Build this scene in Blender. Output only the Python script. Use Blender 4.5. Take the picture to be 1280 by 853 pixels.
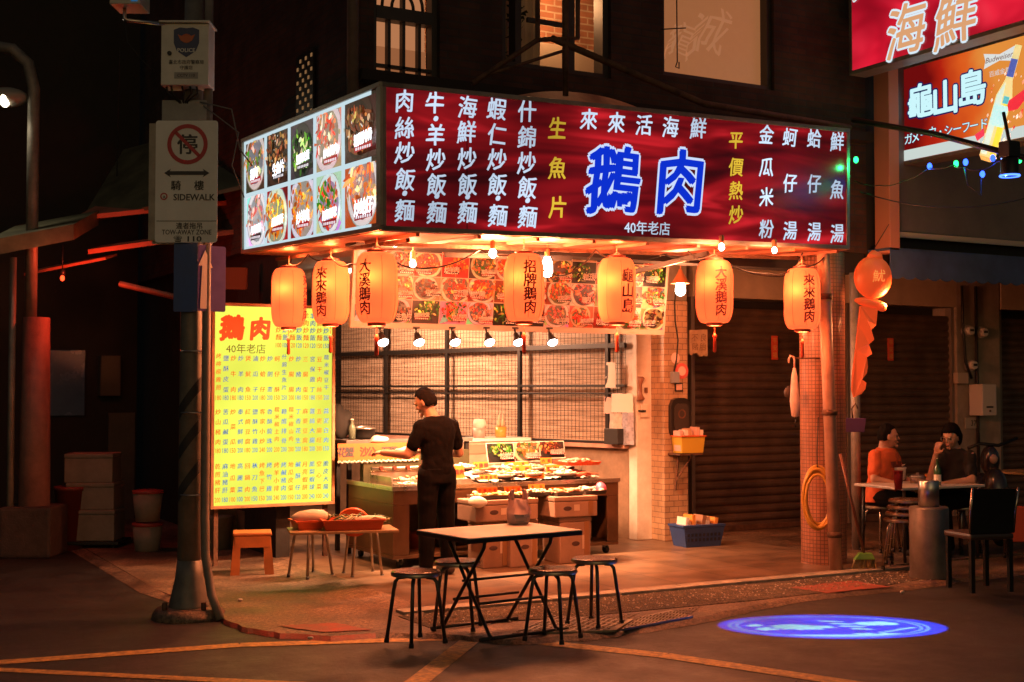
import bpy, bmesh, math, random
from mathutils import Vector, Matrix, noise as mnoise
from math import radians, sin, cos, pi, atan2, sqrt
SC = bpy.context.scene
COL = SC.collection
for o in list(bpy.data.objects):
    bpy.data.objects.remove(o)

# ---------------------------------------------------------------- camera
# world axes follow the shop: +x along its front, +y into the building; the photographer stands at the origin
PSI, PITCH, FPX, CH = radians(29.1), radians(2.1), 1650.0, 1.67
cam = bpy.data.cameras.new("camera"); camo = bpy.data.objects.new("camera", cam); COL.objects.link(camo)
camo.location = (0, 0, CH); camo.rotation_euler = (pi/2 + PITCH, 0, -PSI)
cam.sensor_width = 36; cam.lens = FPX*36/1280; cam.clip_start = .05; cam.clip_end = 400
cam.dof.use_dof = True; cam.dof.focus_distance = 10.6; cam.dof.aperture_fstop = 3.2
SC.camera = camo

# ---------------------------------------------------------------- night sky, exposure
w = bpy.data.worlds.new("World"); SC.world = w; w.use_nodes = True
nt = w.node_tree; bg = nt.nodes["Background"]
sky = nt.nodes.new("ShaderNodeTexSky"); sky.sky_type = 'NISHITA'; sky.sun_disc = False
sky.sun_elevation = radians(7); sky.sun_rotation = radians(200); sky.air_density = 1.0; sky.dust_density = 3.0
nt.links.new(sky.outputs[0], bg.inputs[0]); bg.inputs[1].default_value = 0.018
SC.view_settings.view_transform = 'Standard'; SC.view_settings.look = 'None'
SC.view_settings.exposure = 0.0; SC.view_settings.gamma = 1.0; SC.view_settings.use_curve_mapping = False
SC.render.engine = 'CYCLES'
SC.cycles.use_denoising = True
try: SC.cycles.denoiser = 'OPENIMAGEDENOISE'
except Exception: pass
SC.cycles.max_bounces = 7; SC.cycles.diffuse_bounces = 3; SC.cycles.glossy_bounces = 3
SC.cycles.transmission_bounces = 5; SC.cycles.transparent_max_bounces = 12
SC.cycles.sample_clamp_indirect = 3.0; SC.cycles.caustics_reflective = False; SC.cycles.caustics_refractive = False

# ---------------------------------------------------------------- rays through the picture (photo pixels, 1280 wide)
FH = Vector((sin(PSI), cos(PSI), 0)); RT = Vector((cos(PSI), -sin(PSI), 0)); UP = Vector((0, 0, 1))
FW = FH*cos(PITCH) + UP*sin(PITCH); CU = -FH*sin(PITCH) + UP*cos(PITCH); EYE = Vector((0, 0, CH))
def ray(px, py): return FW + RT*((px-640)/FPX) + CU*((426.5-py)/FPX)
def G(px, py, z=0.0):
    r = ray(px, py); return EYE + r*((z-CH)/r.z)
def PY(px, py, y):
    r = ray(px, py); return EYE + r*(y/r.y)
def PX(px, py, x):
    r = ray(px, py); return EYE + r*(x/r.x)
def PD(px, py, d):
    r = ray(px, py); return EYE + r*(d/r.dot(FH))

# ---------------------------------------------------------------- materials
def inp(n, *names):
    for k in names:
        if k in n.inputs: return n.inputs[k]
MATS = {}
def mat(name, col, rough=.6, metal=0., noise=0., scale=8., bump=0., bscale=60., emit=None, es=0., spec=.5, trans=0., alpha=1., stain=None, coat=0.):
    if name in MATS: return MATS[name]
    m = bpy.data.materials.new(name); m.use_nodes = True; t = m.node_tree; L = t.links.new
    b = t.nodes["Principled BSDF"]
    c = (*col, 1)
    b.inputs["Base Color"].default_value = c; b.inputs["Roughness"].default_value = rough; b.inputs["Metallic"].default_value = metal
    inp(b, "Specular IOR Level", "Specular").default_value = spec
    if coat: inp(b, "Coat Weight").default_value = coat
    if trans: inp(b, "Transmission Weight").default_value = trans
    if alpha < 1: b.inputs["Alpha"].default_value = alpha
    if emit is not None:
        inp(b, "Emission Color").default_value = (*emit, 1); inp(b, "Emission Strength").default_value = es
    tc = t.nodes.new("ShaderNodeTexCoord")
    if noise:
        n = t.nodes.new("ShaderNodeTexNoise"); n.inputs["Scale"].default_value = scale; n.inputs["Detail"].default_value = 7; n.inputs["Roughness"].default_value = .65
        L(tc.outputs["Object"], n.inputs["Vector"])
        r = t.nodes.new("ShaderNodeValToRGB"); r.color_ramp.elements[0].position = .32; r.color_ramp.elements[1].position = .7
        lo = stain if stain else tuple(x*(1-noise) for x in col)
        hi = tuple(min(1, x*(1+noise*.45)) for x in col)
        r.color_ramp.elements[0].color = (*lo, 1); r.color_ramp.elements[1].color = (*hi, 1)
        L(n.outputs["Fac"], r.inputs[0]); L(r.outputs[0], b.inputs["Base Color"])
        mr = t.nodes.new("ShaderNodeMapRange"); mr.inputs[3].default_value = max(.05, rough-.14); mr.inputs[4].default_value = min(1, rough+.14)
        L(n.outputs["Fac"], mr.inputs[0]); L(mr.outputs[0], b.inputs["Roughness"])
    if bump:
        n2 = t.nodes.new("ShaderNodeTexNoise"); n2.inputs["Scale"].default_value = bscale; n2.inputs["Detail"].default_value = 6
        L(tc.outputs["Object"], n2.inputs["Vector"])
        bp = t.nodes.new("ShaderNodeBump"); bp.inputs["Strength"].default_value = bump; bp.inputs["Distance"].default_value = .02
        L(n2.outputs["Fac"], bp.inputs["Height"]); L(bp.outputs[0], b.inputs["Normal"])
    MATS[name] = m; return m
def glow(name, col, s):
    if name in MATS: return MATS[name]
    m = bpy.data.materials.new(name); m.use_nodes = True; t = m.node_tree; t.nodes.clear()
    e = t.nodes.new("ShaderNodeEmission"); e.inputs[0].default_value = (*col, 1); e.inputs[1].default_value = s
    o = t.nodes.new("ShaderNodeOutputMaterial"); t.links.new(e.outputs[0], o.inputs[0]); MATS[name] = m; return m
def brickmat(name, c1, c2, mortar, bw, bh, mw=.012, rough=.75, uv=False, vec='XZ', bump=.5, noise=.5):
    if name in MATS: return MATS[name]
    m = bpy.data.materials.new(name); m.use_nodes = True; t = m.node_tree; L = t.links.new; b = t.nodes["Principled BSDF"]
    tc = t.nodes.new("ShaderNodeTexCoord"); v = tc.outputs["UV"]
    if not uv:
        s = t.nodes.new("ShaderNodeSeparateXYZ"); L(tc.outputs["Object"], s.inputs[0]); cb = t.nodes.new("ShaderNodeCombineXYZ")
        ad = t.nodes.new("ShaderNodeMath"); ad.operation = 'ADD'; L(s.outputs[0], ad.inputs[0]); L(s.outputs[1], ad.inputs[1])
        if vec == 'XZ': L(ad.outputs[0], cb.inputs[0]); L(s.outputs[2], cb.inputs[1])
        else: L(s.outputs[0], cb.inputs[0]); L(s.outputs[1], cb.inputs[1])
        v = cb.outputs[0]
    br = t.nodes.new("ShaderNodeTexBrick"); L(v, br.inputs["Vector"])
    br.inputs["Color1"].default_value = (*c1, 1); br.inputs["Color2"].default_value = (*c2, 1); br.inputs["Mortar"].default_value = (*mortar, 1)
    br.inputs["Scale"].default_value = 1; br.inputs["Brick Width"].default_value = bw; br.inputs["Row Height"].default_value = bh; br.inputs["Mortar Size"].default_value = mw
    br.inputs["Mortar Smooth"].default_value = .3
    if bw == bh: br.offset = 0.0
    n = t.nodes.new("ShaderNodeTexNoise"); n.inputs["Scale"].default_value = 3.5; n.inputs["Detail"].default_value = 8; L(tc.outputs["Object"], n.inputs["Vector"])
    mx = t.nodes.new("ShaderNodeMix"); mx.data_type = 'RGBA'; mx.blend_type = 'MULTIPLY'
    r = t.nodes.new("ShaderNodeValToRGB"); r.color_ramp.elements[0].position = .3; r.color_ramp.elements[1].position = .65
    g = 1-noise; r.color_ramp.elements[0].color = (g, g, g, 1); r.color_ramp.elements[1].color = (1, 1, 1, 1)
    L(n.outputs["Fac"], r.inputs[0]); mx.inputs[0].default_value = 1; L(br.outputs["Color"], mx.inputs[6]); L(r.outputs[0], mx.inputs[7]); L(mx.outputs[2], b.inputs["Base Color"])
    b.inputs["Roughness"].default_value = rough
    bp = t.nodes.new("ShaderNodeBump"); bp.inputs["Strength"].default_value = bump; bp.inputs["Distance"].default_value = .01; bp.invert = True
    L(br.outputs["Fac"], bp.inputs["Height"]); L(bp.outputs[0], b.inputs["Normal"])
    MATS[name] = m; return m
def attrmat(name, es=0., rough=.45, tint=(1, 1, 1), gamma=1.0):
    if name in MATS: return MATS[name]
    m = bpy.data.materials.new(name); m.use_nodes = True; t = m.node_tree; L = t.links.new; b = t.nodes["Principled BSDF"]
    a = t.nodes.new("ShaderNodeVertexColor"); a.layer_name = "col"
    n = t.nodes.new("ShaderNodeTexNoise"); n.inputs["Scale"].default_value = 55; n.inputs["Detail"].default_value = 4
    tc = t.nodes.new("ShaderNodeTexCoord"); L(tc.outputs["Object"], n.inputs["Vector"])
    mr = t.nodes.new("ShaderNodeMapRange"); mr.inputs[3].default_value = .62; mr.inputs[4].default_value = 1.3; L(n.outputs["Fac"], mr.inputs[0])
    mx = t.nodes.new("ShaderNodeVectorMath"); mx.operation = 'SCALE'; ga = t.nodes.new("ShaderNodeGamma"); ga.inputs[1].default_value = gamma; L(a.outputs[0], ga.inputs[0]); L(ga.outputs[0], mx.inputs[0]); L(mr.outputs[0], mx.inputs["Scale"])
    tn = t.nodes.new("ShaderNodeVectorMath"); tn.operation = 'MULTIPLY'; L(mx.outputs[0], tn.inputs[0]); tn.inputs[1].default_value = tint
    L(tn.outputs[0], b.inputs["Base Color"]); b.inputs["Roughness"].default_value = rough
    if es:
        L(tn.outputs[0], inp(b, "Emission Color")); inp(b, "Emission Strength").default_value = es
        b.inputs["Base Color"].default_value = (.1, .1, .1, 1)
    MATS[name] = m; return m

# ---------------------------------------------------------------- mesh building
GL = {}
def fontmesh(s, res=2):
    k = (s, res)
    if k in GL: return GL[k]
    c = bpy.data.curves.new("glyph", "FONT"); c.body = s; c.size = 1; c.resolution_u = res
    o = bpy.data.objects.new("glyph", c); m = bpy.data.meshes.new_from_object(o)
    v = [(p.co.x, p.co.y) for p in m.vertices]; f = [tuple(p.vertices) for p in m.polygons]
    bpy.data.objects.remove(o); bpy.data.curves.remove(c); bpy.data.meshes.remove(m)
    GL[k] = (v, f); return GL[k]
def fatten(r, res=2):          # offsets that thicken a stroke by r em
    if r <= .004: return [(0, 0)]
    if res == 1 and r < .03: return [(-r*.7, 0), (r*.7, .2*r)]
    if r < .03: return [(-r, -r*.5), (r, r*.5), (-r*.5, r*.6), (r*.5, -r*.6)]
    n = 10; o = [(r*cos(2*pi*i/n), r*sin(2*pi*i/n)) for i in range(n)]
    return o+[(x*.5, y*.5) for x, y in o[::2]]+[(0, 0)]

class MB:
    def __init__(s): s.v = []; s.f = []; s.m = []; s.s = []; s.c = []; s.uv = []; s.mi = 0; s.col = (1, 1, 1); s.M = Matrix()
    def face(s, idx, smooth=False, uv=None): s.f.append(tuple(idx)); s.m.append(s.mi); s.s.append(smooth); s.c.append(s.col); s.uv.append(uv)
    def pts(s, ps):
        b = len(s.v); s.v += [s.M @ Vector(p) for p in ps]; return b
    def poly(s, ps, smooth=False): b = s.pts(ps); s.face(range(b, b+len(ps)), smooth)
    def box(s, x0, y0, z0, x1, y1, z1):
        b = s.pts([(x0, y0, z0), (x1, y0, z0), (x1, y1, z0), (x0, y1, z0), (x0, y0, z1), (x1, y0, z1), (x1, y1, z1), (x0, y1, z1)])
        for q in ((0, 3, 2, 1), (4, 5, 6, 7), (0, 1, 5, 4), (1, 2, 6, 5), (2, 3, 7, 6), (3, 0, 4, 7)): s.face([b+i for i in q])
        return s
    def bar(s, p0, p1, w, h):                      # rectangular bar between two points
        p0, p1 = Vector(p0), Vector(p1); d = (p1-p0).normalized(); a = d.cross(UP)
        if a.length < 1e-3: a = Vector((1, 0, 0))
        a.normalize(); c = a.cross(d); a *= w/2; c *= h/2
        b = s.pts([p0-a-c, p0+a-c, p0+a+c, p0-a+c, p1-a-c, p1+a-c, p1+a+c, p1-a+c])
        for q in ((0, 3, 2, 1), (4, 5, 6, 7), (0, 1, 5, 4), (1, 2, 6, 5), (2, 3, 7, 6), (3, 0, 4, 7)): s.face([b+i for i in q])
        return s
    def prism(s, ps, ext):
        n = len(ps); e = Vector(ext); b = s.pts(list(ps)+[Vector(p)+e for p in ps])
        s.face([b+i for i in range(n)][::-1]); s.face([b+n+i for i in range(n)])
        for i in range(n): j = (i+1) % n; s.face((b+i, b+j, b+n+j, b+n+i))
        return s
    def rings(s, rs, caps=True, closed=True, smooth=True, uv=None):
        n = len(rs[0]); b = s.pts([p for r in rs for p in r])
        for k in range(len(rs)-1):
            for i in range(n if closed else n-1):
                j = (i+1) % n
                s.face((b+k*n+i, b+k*n+j, b+(k+1)*n+j, b+(k+1)*n+i), smooth,
                       None if uv is None else [(i/n*uv, rs[k][0][2]), ((i+1)/n*uv, rs[k][0][2]), ((i+1)/n*uv, rs[k+1][0][2]), (i/n*uv, rs[k+1][0][2])])
        if caps and closed:
            s.face([b+i for i in range(n)][::-1]); s.face([b+(len(rs)-1)*n+i for i in range(n)])
        return s
    def lathe(s, prof, n=24, c=(0, 0, 0), caps=True, uv=None, smooth=True):
        return s.rings([[(c[0]+r*cos(2*pi*i/n), c[1]+r*sin(2*pi*i/n), c[2]+z) for i in range(n)] for r, z in prof], caps, True, smooth, uv)
    def cyl(s, p0, p1, r0, r1=None, n=12, caps=True): return s.tube([p0, p1], [r0, r0 if r1 is None else r1], n, caps)
    def tube(s, ps, r, n=8, caps=True):
        ps = [Vector(p) for p in ps]; N = len(ps); rr = r if isinstance(r, (list, tuple)) else [r]*N; rs = []; a = None
        for i in range(N):
            d = (ps[min(i+1, N-1)]-ps[max(i-1, 0)]); d = d.normalized() if d.length > 1e-9 else Vector((0, 0, 1))
            if a is None: a = d.cross(Vector((0, 0, 1)) if abs(d.z) < .9 else Vector((1, 0, 0)))
            a = (a-d*a.dot(d)); a.normalize(); c = d.cross(a)
            rs.append([ps[i]+(a*cos(2*pi*k/n)+c*sin(2*pi*k/n))*rr[i] for k in range(n)])
        return s.rings(rs, caps)
    def ell(s, c, r, n=12, m=8, R=None):
        c = Vector(c); R = R or Matrix(); rs = []
        for j in range(m+1):
            t = -pi/2+pi*j/m; t = max(-pi/2+.02, min(pi/2-.02, t))
            rs.append([c+R @ Vector((r[0]*cos(t)*cos(2*pi*i/n), r[1]*cos(t)*sin(2*pi*i/n), r[2]*sin(t))) for i in range(n)])
        return s.rings(rs)
    def loft(s, secs, n=16):                       # (centre, rx, ry) ellipses stacked
        return s.rings([[(c[0]+rx*cos(2*pi*i/n), c[1]+ry*sin(2*pi*i/n), c[2]) for i in range(n)] for c, rx, ry in secs])
    def disc(s, c, r, n=24, ax=Vector((1, 0, 0)), ay=Vector((0, 1, 0)), ry=None):
        c = Vector(c); s.poly([c+ax*(r*cos(2*pi*i/n))+ay*((ry or r)*sin(2*pi*i/n)) for i in range(n)])
        return s
    def ring(s, c, r0, r1, n=32, ax=Vector((1, 0, 0)), ay=Vector((0, 0, 1))):
        c = Vector(c); b = s.pts([c+(ax*cos(2*pi*i/n)+ay*sin(2*pi*i/n))*r for r in (r0, r1) for i in range(n)])
        for i in range(n): j = (i+1) % n; s.face((b+i, b+j, b+n+j, b+n+i))
        return s
    def glyph(s, ch, c, ux, uy, size, bold=.01, brush=0., rot=0., mp=None, res=2, sx=1.):
        v, f = fontmesh(ch, res)
        if not v: return s
        c, ux, uy = Vector(c), Vector(ux), Vector(uy); nrm = ux.cross(uy)*.00012
        for k, (dx, dy) in enumerate(fatten(bold, res)):
            out = []
            for x, y in v:
                x = (x-.5)*sx; y = y-.38
                if brush: x, y = x+brush*(.045*y+.025*sin(6*y)), y+brush*(.075*x-.05*x*x+.02*sin(6*x+2))
                x += dx; y += dy
                if rot: x, y = x*cos(rot)-y*sin(rot), x*sin(rot)+y*cos(rot)
                out.append(mp(x*size, y*size) if mp else c+ux*(x*size)+uy*(y*size)+nrm*k)
            b = s.pts(out)
            for q in f: s.face([b+i for i in q])
        return s
    def line(s, txt, c, ux, uy, size, bold=.01, width=None, shear=0.):  # one line of text centred on c
        v, f = fontmesh(txt, 2)
        if not v: return s
        x0, x1 = min(p[0] for p in v), max(p[0] for p in v); y0, y1 = min(p[1] for p in v), max(p[1] for p in v)
        k = width/(x1-x0) if width else size
        c, ux, uy = Vector(c), Vector(ux), Vector(uy); nrm = ux.cross(uy)*.00012
        for m, (dx, dy) in enumerate(fatten(bold)):
            b = s.pts([c+ux*((x+dx-(x0+x1)/2+shear*(y-(y0+y1)/2))*k)+uy*((y+dy-(y0+y1)/2)*size)+nrm*m for x, y in v])
            for q in f: s.face([b+i for i in q])
        return s
    def build(s, name, mats, parent=None, loc=None, rot=None, label=None, cat=None, group=None, kind=None, bevel=0., attr=False):
        me = bpy.data.meshes.new(name); me.from_pydata(s.v, [], s.f)
        for m in (mats if isinstance(mats, (list, tuple)) else [mats]): me.materials.append(m)
        me.polygons.foreach_set("material_index", s.m); me.polygons.foreach_set("use_smooth", s.s)
        if any(u is not None for u in s.uv):
            ul = me.uv_layers.new(name="UVMap")
            for p, u in zip(me.polygons, s.uv):
                if u:
                    for k, li in enumerate(p.loop_indices): ul.data[li].uv = u[k]
        if attr:
            ca = me.color_attributes.new("col", 'FLOAT_COLOR', 'CORNER'); dat = []
            for p, c in zip(me.polygons, s.c): dat += [c[0], c[1], c[2], 1.0]*p.loop_total
            ca.data.foreach_set("color", dat)
        if bevel:
            bm = bmesh.new(); bm.from_mesh(me)
            es = [e for e in bm.edges if len(e.link_faces) == 2 and e.calc_face_angle(0) > .6]
            bmesh.ops.bevel(bm, geom=es, offset=bevel, segments=2, affect='EDGES', profile=.6, clamp_overlap=True)
            bm.to_mesh(me); bm.free()
        me.update()
        o = bpy.data.objects.new(name, me); COL.objects.link(o)
        if parent: o.parent = parent
        if loc is not None: o.location = loc
        if rot is not None: o.rotation_euler = (0, 0, rot) if not isinstance(rot, (tuple, list)) else rot
        tag(o, label, cat, group, kind); return o
def tag(o, label=None, cat=None, group=None, kind=None):
    if label: o["label"] = label
    if cat: o["category"] = cat
    if group: o["group"] = group
    if kind: o["kind"] = kind
    return o
def thing(name, label, cat, loc=(0, 0, 0), rot=0., group=None, kind=None):
    o = bpy.data.objects.new(name, None); COL.objects.link(o); o.empty_display_size = .1
    o.location = loc; o.rotation_euler = (0, 0, rot) if not isinstance(rot, (tuple, list)) else rot
    return tag(o, label, cat, group, kind)
def copy_tree(o, parent=None):
    c = o.copy(); COL.objects.link(c); c.parent = parent
    for ch in [x for x in COL.objects if x.parent == o]: copy_tree(ch, c)
    return c
def box(name, m, x0, y0, z0, x1, y1, z1, parent=None, bevel=0., **k): return MB().box(x0, y0, z0, x1, y1, z1).build(name, m, parent, bevel=bevel, **k)
def lamp(name, kind, loc, col, energy, size=.03, parent=None, spot=None, target=None, blend=.5):
    d = bpy.data.lights.new(name, kind); d.color = col; d.energy = energy
    if kind == 'AREA': d.size = size
    else: d.shadow_soft_size = size
    if spot: d.spot_size = spot; d.spot_blend = blend
    o = bpy.data.objects.new(name, d); COL.objects.link(o); o.location = loc
    if parent: o.parent = parent
    if target is not None: o.rotation_euler = (Vector(target)-Vector(loc)).to_track_quat('-Z', 'Y').to_euler()
    return o
def sag(p0, p1, s, n=10):
    p0, p1 = Vector(p0), Vector(p1); return [p0.lerp(p1, i/n)-UP*(s*4*(i/n)*(1-i/n)) for i in range(n+1)]
def solid_fuse(mb, voxel, smooth=3):              # fuse overlapping lumps into one continuous skin
    me = bpy.data.meshes.new("fuse"); me.from_pydata(mb.v, [], mb.f)
    o = bpy.data.objects.new("fuse", me); COL.objects.link(o)
    r = o.modifiers.new("r", 'REMESH'); r.mode = 'VOXEL'; r.voxel_size = voxel
    s = o.modifiers.new("s", 'SMOOTH'); s.iterations = smooth; s.factor = .5
    dg = bpy.context.evaluated_depsgraph_get(); dg.update()
    m = bpy.data.meshes.new_from_object(o.evaluated_get(dg)); bpy.data.objects.remove(o)
    for p in m.polygons: p.use_smooth = True
    return m
def link_mesh(name, me, m, parent):
    me.name = name; me.materials.clear(); me.materials.append(m)
    o = bpy.data.objects.new(name, me); COL.objects.link(o); o.parent = parent; return o
WARM = (1, .285, .10); DEEP = (1, .30, .10)
# ================================================================ GROUND
def groundmat(name, c0, c1, c2, rough, sc, bump, red=None):
    m = bpy.data.materials.new(name); m.use_nodes = True; t = m.node_tree; L = t.links.new; b = t.nodes["Principled BSDF"]
    tc = t.nodes.new("ShaderNodeTexCoord")
    n = t.nodes.new("ShaderNodeTexNoise"); n.inputs["Scale"].default_value = sc; n.inputs["Detail"].default_value = 9; n.inputs["Roughness"].default_value = .7
    L(tc.outputs["Object"], n.inputs["Vector"])
    r = t.nodes.new("ShaderNodeValToRGB"); e = r.color_ramp.elements; e[0].position = .3; e[0].color = (*c0, 1); e[1].position = .72; e[1].color = (*c2, 1)
    k = e.new(.5); k.color = (*c1, 1); L(n.outputs["Fac"], r.inputs[0])
    f = t.nodes.new("ShaderNodeTexNoise"); f.inputs["Scale"].default_value = 140; f.inputs["Detail"].default_value = 4; L(tc.outputs["Object"], f.inputs["Vector"])
    mr = t.nodes.new("ShaderNodeMapRange"); mr.inputs[1].default_value = .3; mr.inputs[2].default_value = .7; mr.inputs[3].default_value = .45; mr.inputs[4].default_value = 1.5; L(f.outputs["Fac"], mr.inputs[0])
    mx = t.nodes.new("ShaderNodeVectorMath"); mx.operation = 'SCALE'; L(r.outputs[0], mx.inputs[0]); L(mr.outputs[0], mx.inputs["Scale"])
    g = t.nodes.new("ShaderNodeTexNoise"); g.inputs["Scale"].default_value = 32; g.inputs["Detail"].default_value = 5; g.inputs["Roughness"].default_value = .8; L(tc.outputs["Object"], g.inputs["Vector"])
    gm_ = t.nodes.new("ShaderNodeMapRange"); gm_.inputs[1].default_value = .36; gm_.inputs[2].default_value = .66; gm_.inputs[3].default_value = .3; gm_.inputs[4].default_value = 2.1; L(g.outputs["Fac"], gm_.inputs[0])
    sc2_ = t.nodes.new("ShaderNodeVectorMath"); sc2_.operation = 'SCALE'; L(mx.outputs[0], sc2_.inputs[0]); L(gm_.outputs[0], sc2_.inputs["Scale"])
    vo_ = t.nodes.new("ShaderNodeTexVoronoi"); vo_.feature = 'DISTANCE_TO_EDGE'; vo_.inputs["Scale"].default_value = .55; wp_ = t.nodes.new("ShaderNodeMix"); wp_.data_type = 'VECTOR'; wp_.inputs[0].default_value = .22; L(tc.outputs["Object"], wp_.inputs[4]); L(n.outputs["Color"], wp_.inputs[5]); L(wp_.outputs[1], vo_.inputs["Vector"])
    lp_ = t.nodes.new("ShaderNodeTexNoise"); lp_.inputs["Scale"].default_value = .8; lp_.inputs["Detail"].default_value = 3; L(tc.outputs["Object"], lp_.inputs["Vector"])
    lr_ = t.nodes.new("ShaderNodeMapRange"); lr_.inputs[1].default_value = .47; lr_.inputs[2].default_value = .53; lr_.inputs[3].default_value = .68; lr_.inputs[4].default_value = 1.12; L(lp_.outputs["Fac"], lr_.inputs[0])
    sc4_ = t.nodes.new("ShaderNodeVectorMath"); sc4_.operation = 'SCALE'; L(sc2_.outputs[0], sc4_.inputs[0]); L(lr_.outputs[0], sc4_.inputs["Scale"])
    cr_ = t.nodes.new("ShaderNodeMapRange"); cr_.inputs[1].default_value = 0; cr_.inputs[2].default_value = .007; cr_.inputs[3].default_value = .35; cr_.inputs[4].default_value = 1; L(vo_.outputs["Distance"], cr_.inputs[0])
    sc3_ = t.nodes.new("ShaderNodeVectorMath"); sc3_.operation = 'SCALE'; L(sc4_.outputs[0], sc3_.inputs[0]); L(cr_.outputs[0], sc3_.inputs["Scale"]); L(sc3_.outputs[0], b.inputs["Base Color"])
    rr = t.nodes.new("ShaderNodeMapRange"); rr.inputs[1].default_value = .3; rr.inputs[2].default_value = .7; rr.inputs[3].default_value = rough-.18; rr.inputs[4].default_value = rough+.15; L(n.outputs["Fac"], rr.inputs[0]); L(rr.outputs[0], b.inputs["Roughness"])
    bp = t.nodes.new("ShaderNodeBump"); bp.inputs["Strength"].default_value = bump; bp.inputs["Distance"].default_value = .02
    ad = t.nodes.new("ShaderNodeMath"); ad.operation = 'ADD'; L(n.outputs["Fac"], ad.inputs[0]); L(g.outputs["Fac"], ad.inputs[1]); L(ad.outputs[0], bp.inputs["Height"]); L(bp.outputs[0], b.inputs["Normal"])
    return m
M_ASPH = groundmat("asphalt", (.009, .008, .0075), (.015, .0135, .012), (.026, .023, .020), .60, 2.2, .45)
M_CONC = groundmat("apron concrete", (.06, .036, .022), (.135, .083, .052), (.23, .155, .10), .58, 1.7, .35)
M_GRAV = groundmat("gravel", (.045, .033, .022), (.10, .07, .045), (.22, .16, .10), .85, 9, 1.2)
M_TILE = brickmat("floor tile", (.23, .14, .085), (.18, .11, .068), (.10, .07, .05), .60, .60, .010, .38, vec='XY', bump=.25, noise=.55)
M_KERB = mat("kerb stone", (.42, .36, .28), .6, noise=.5, scale=5, bump=.3, bscale=40)
M_LINE = mat("worn road paint", (.72, .42, .10), .6, noise=.4, scale=22, stain=(.20, .12, .045), bump=.3, bscale=90)
M_REDP = mat("red kerb paint", (.36, .05, .026), .6, noise=.4, scale=11, stain=(.16, .07, .045), bump=.3, bscale=70)

b = MB(); b.box(-70, -40, -.5, 90, 80, 0); b.build("road", M_ASPH, kind="structure")
edge = [G(*p) for p in [(268, 770), (300, 789), (350, 797), (410, 801), (470, 797), (560, 799), (640, 805), (720, 800), (800, 790), (860, 780), (930, 764), (1000, 751), (1060, 744), (1130, 737), (1200, 727), (1290, 716)]]
def rough_edge(ps, amp, seed, k=6):
    R = random.Random(seed); o = []
    for i in range(len(ps)-1):
        for j in range(k):
            p = ps[i].lerp(ps[i+1], j/k); o.append(Vector((p.x+R.uniform(-amp, amp), p.y+R.uniform(-amp, amp), 0)))
    o.append(ps[-1]); return o
e2 = rough_edge(edge, .018, 3)
far = [Vector((16, 8.4, 0)), Vector((16, 18, 0)), Vector((2.9, 18, 0)), Vector((2.75, 11, 0))]
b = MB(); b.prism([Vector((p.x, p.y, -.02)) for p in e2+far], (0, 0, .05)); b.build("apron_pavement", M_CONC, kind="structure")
b = MB(); R = random.Random(1)
e3 = [Vector((2.9, 18, 0)), Vector((2.8, 14, 0)), Vector((2.75, 11, 0))]+e2
for k, (p, q) in enumerate(zip(e3, e3[1:])):      # sloping lip down to the asphalt, red painted near the pole
    b.mi = 1 if 2.76 < p.x < 3.55 and p.y < 10.5 else 0; f_ = lambda v: Vector((-1, -.1, 0))*.12 if v.y > 10 and v.x < 3 else (Vector((-.35, -.93, 0))*.06 if v.x < 3.6 else Vector((.1, -.99, 0))*.07); o1_, o2_ = f_(p), f_(q)
    b.poly([Vector((p.x, p.y, .0301)), p+o1_+UP*.003, q+o2_+UP*.003, Vector((q.x, q.y, .0301))])
b.build("pavement_edge", [M_CONC, M_REDP], kind="structure")
b = MB(); b.poly([(4.249, 9.0, .054), (3.9, 9.0, .031), (3.9, 17.8, .031), (4.249, 17.8, .054)]); b.poly([(4.249, 8.96, .054), (4.0, 8.5, .031), (3.9, 9.0, .031), (4.249, 9.0, .054)]); b.build("pavement_ramp", M_CONC, kind="structure")
# shop floor: one tiled slab with a pale kerb along its front
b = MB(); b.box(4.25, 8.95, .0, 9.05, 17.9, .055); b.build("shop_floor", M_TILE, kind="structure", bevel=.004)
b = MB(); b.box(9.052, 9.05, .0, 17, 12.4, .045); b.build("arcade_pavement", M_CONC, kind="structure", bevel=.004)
b = MB()
for i in range(8):
    x = 4.0+i*.632; b.box(x, 8.80+.004*(i % 3), .0, x+.626, 8.946, .058-.002*(i % 2))
b.build("kerb", M_KERB, kind="structure", bevel=.006)
# gravelly drain strip in front of the kerb: loose chips over a dirty bed
R = random.Random(5); b = MB(); b.mi = 0
strip = [(3.95, 8.28), (5.2, 8.14), (6.6, 8.10), (8.1, 8.17), (9.2, 8.45), (9.2, 8.79), (3.95, 8.79)]
b.prism([(x, y, .02) for x, y in strip], (0, 0, .015)); b.mi = 1
for i in range(2200):
    x = R.uniform(4, 9.1); y = R.uniform(8.2, 8.78); s = R.uniform(.004, .013); z = .036
    q = [(x+s*cos(a)*R.uniform(.7, 1.2), y+s*sin(a)*R.uniform(.7, 1.2), z) for a in (0, 1.6, 3.1, 4.7)]
    b.mi = R.choice((1, 1, 1, 2)); k = b.pts(q+[(x, y, z+s*.8)])
    for j in range(4): b.face((k+j, k+(j+1) % 4, k+4))
M_CHIP = mat("stone chip", (.20, .15, .10), .8); M_CHIPL = mat("pale stone chip", (.5, .42, .33), .6)
b.build("gravel_strip", [M_GRAV, M_CHIP, M_CHIPL], kind="stuff")
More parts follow.
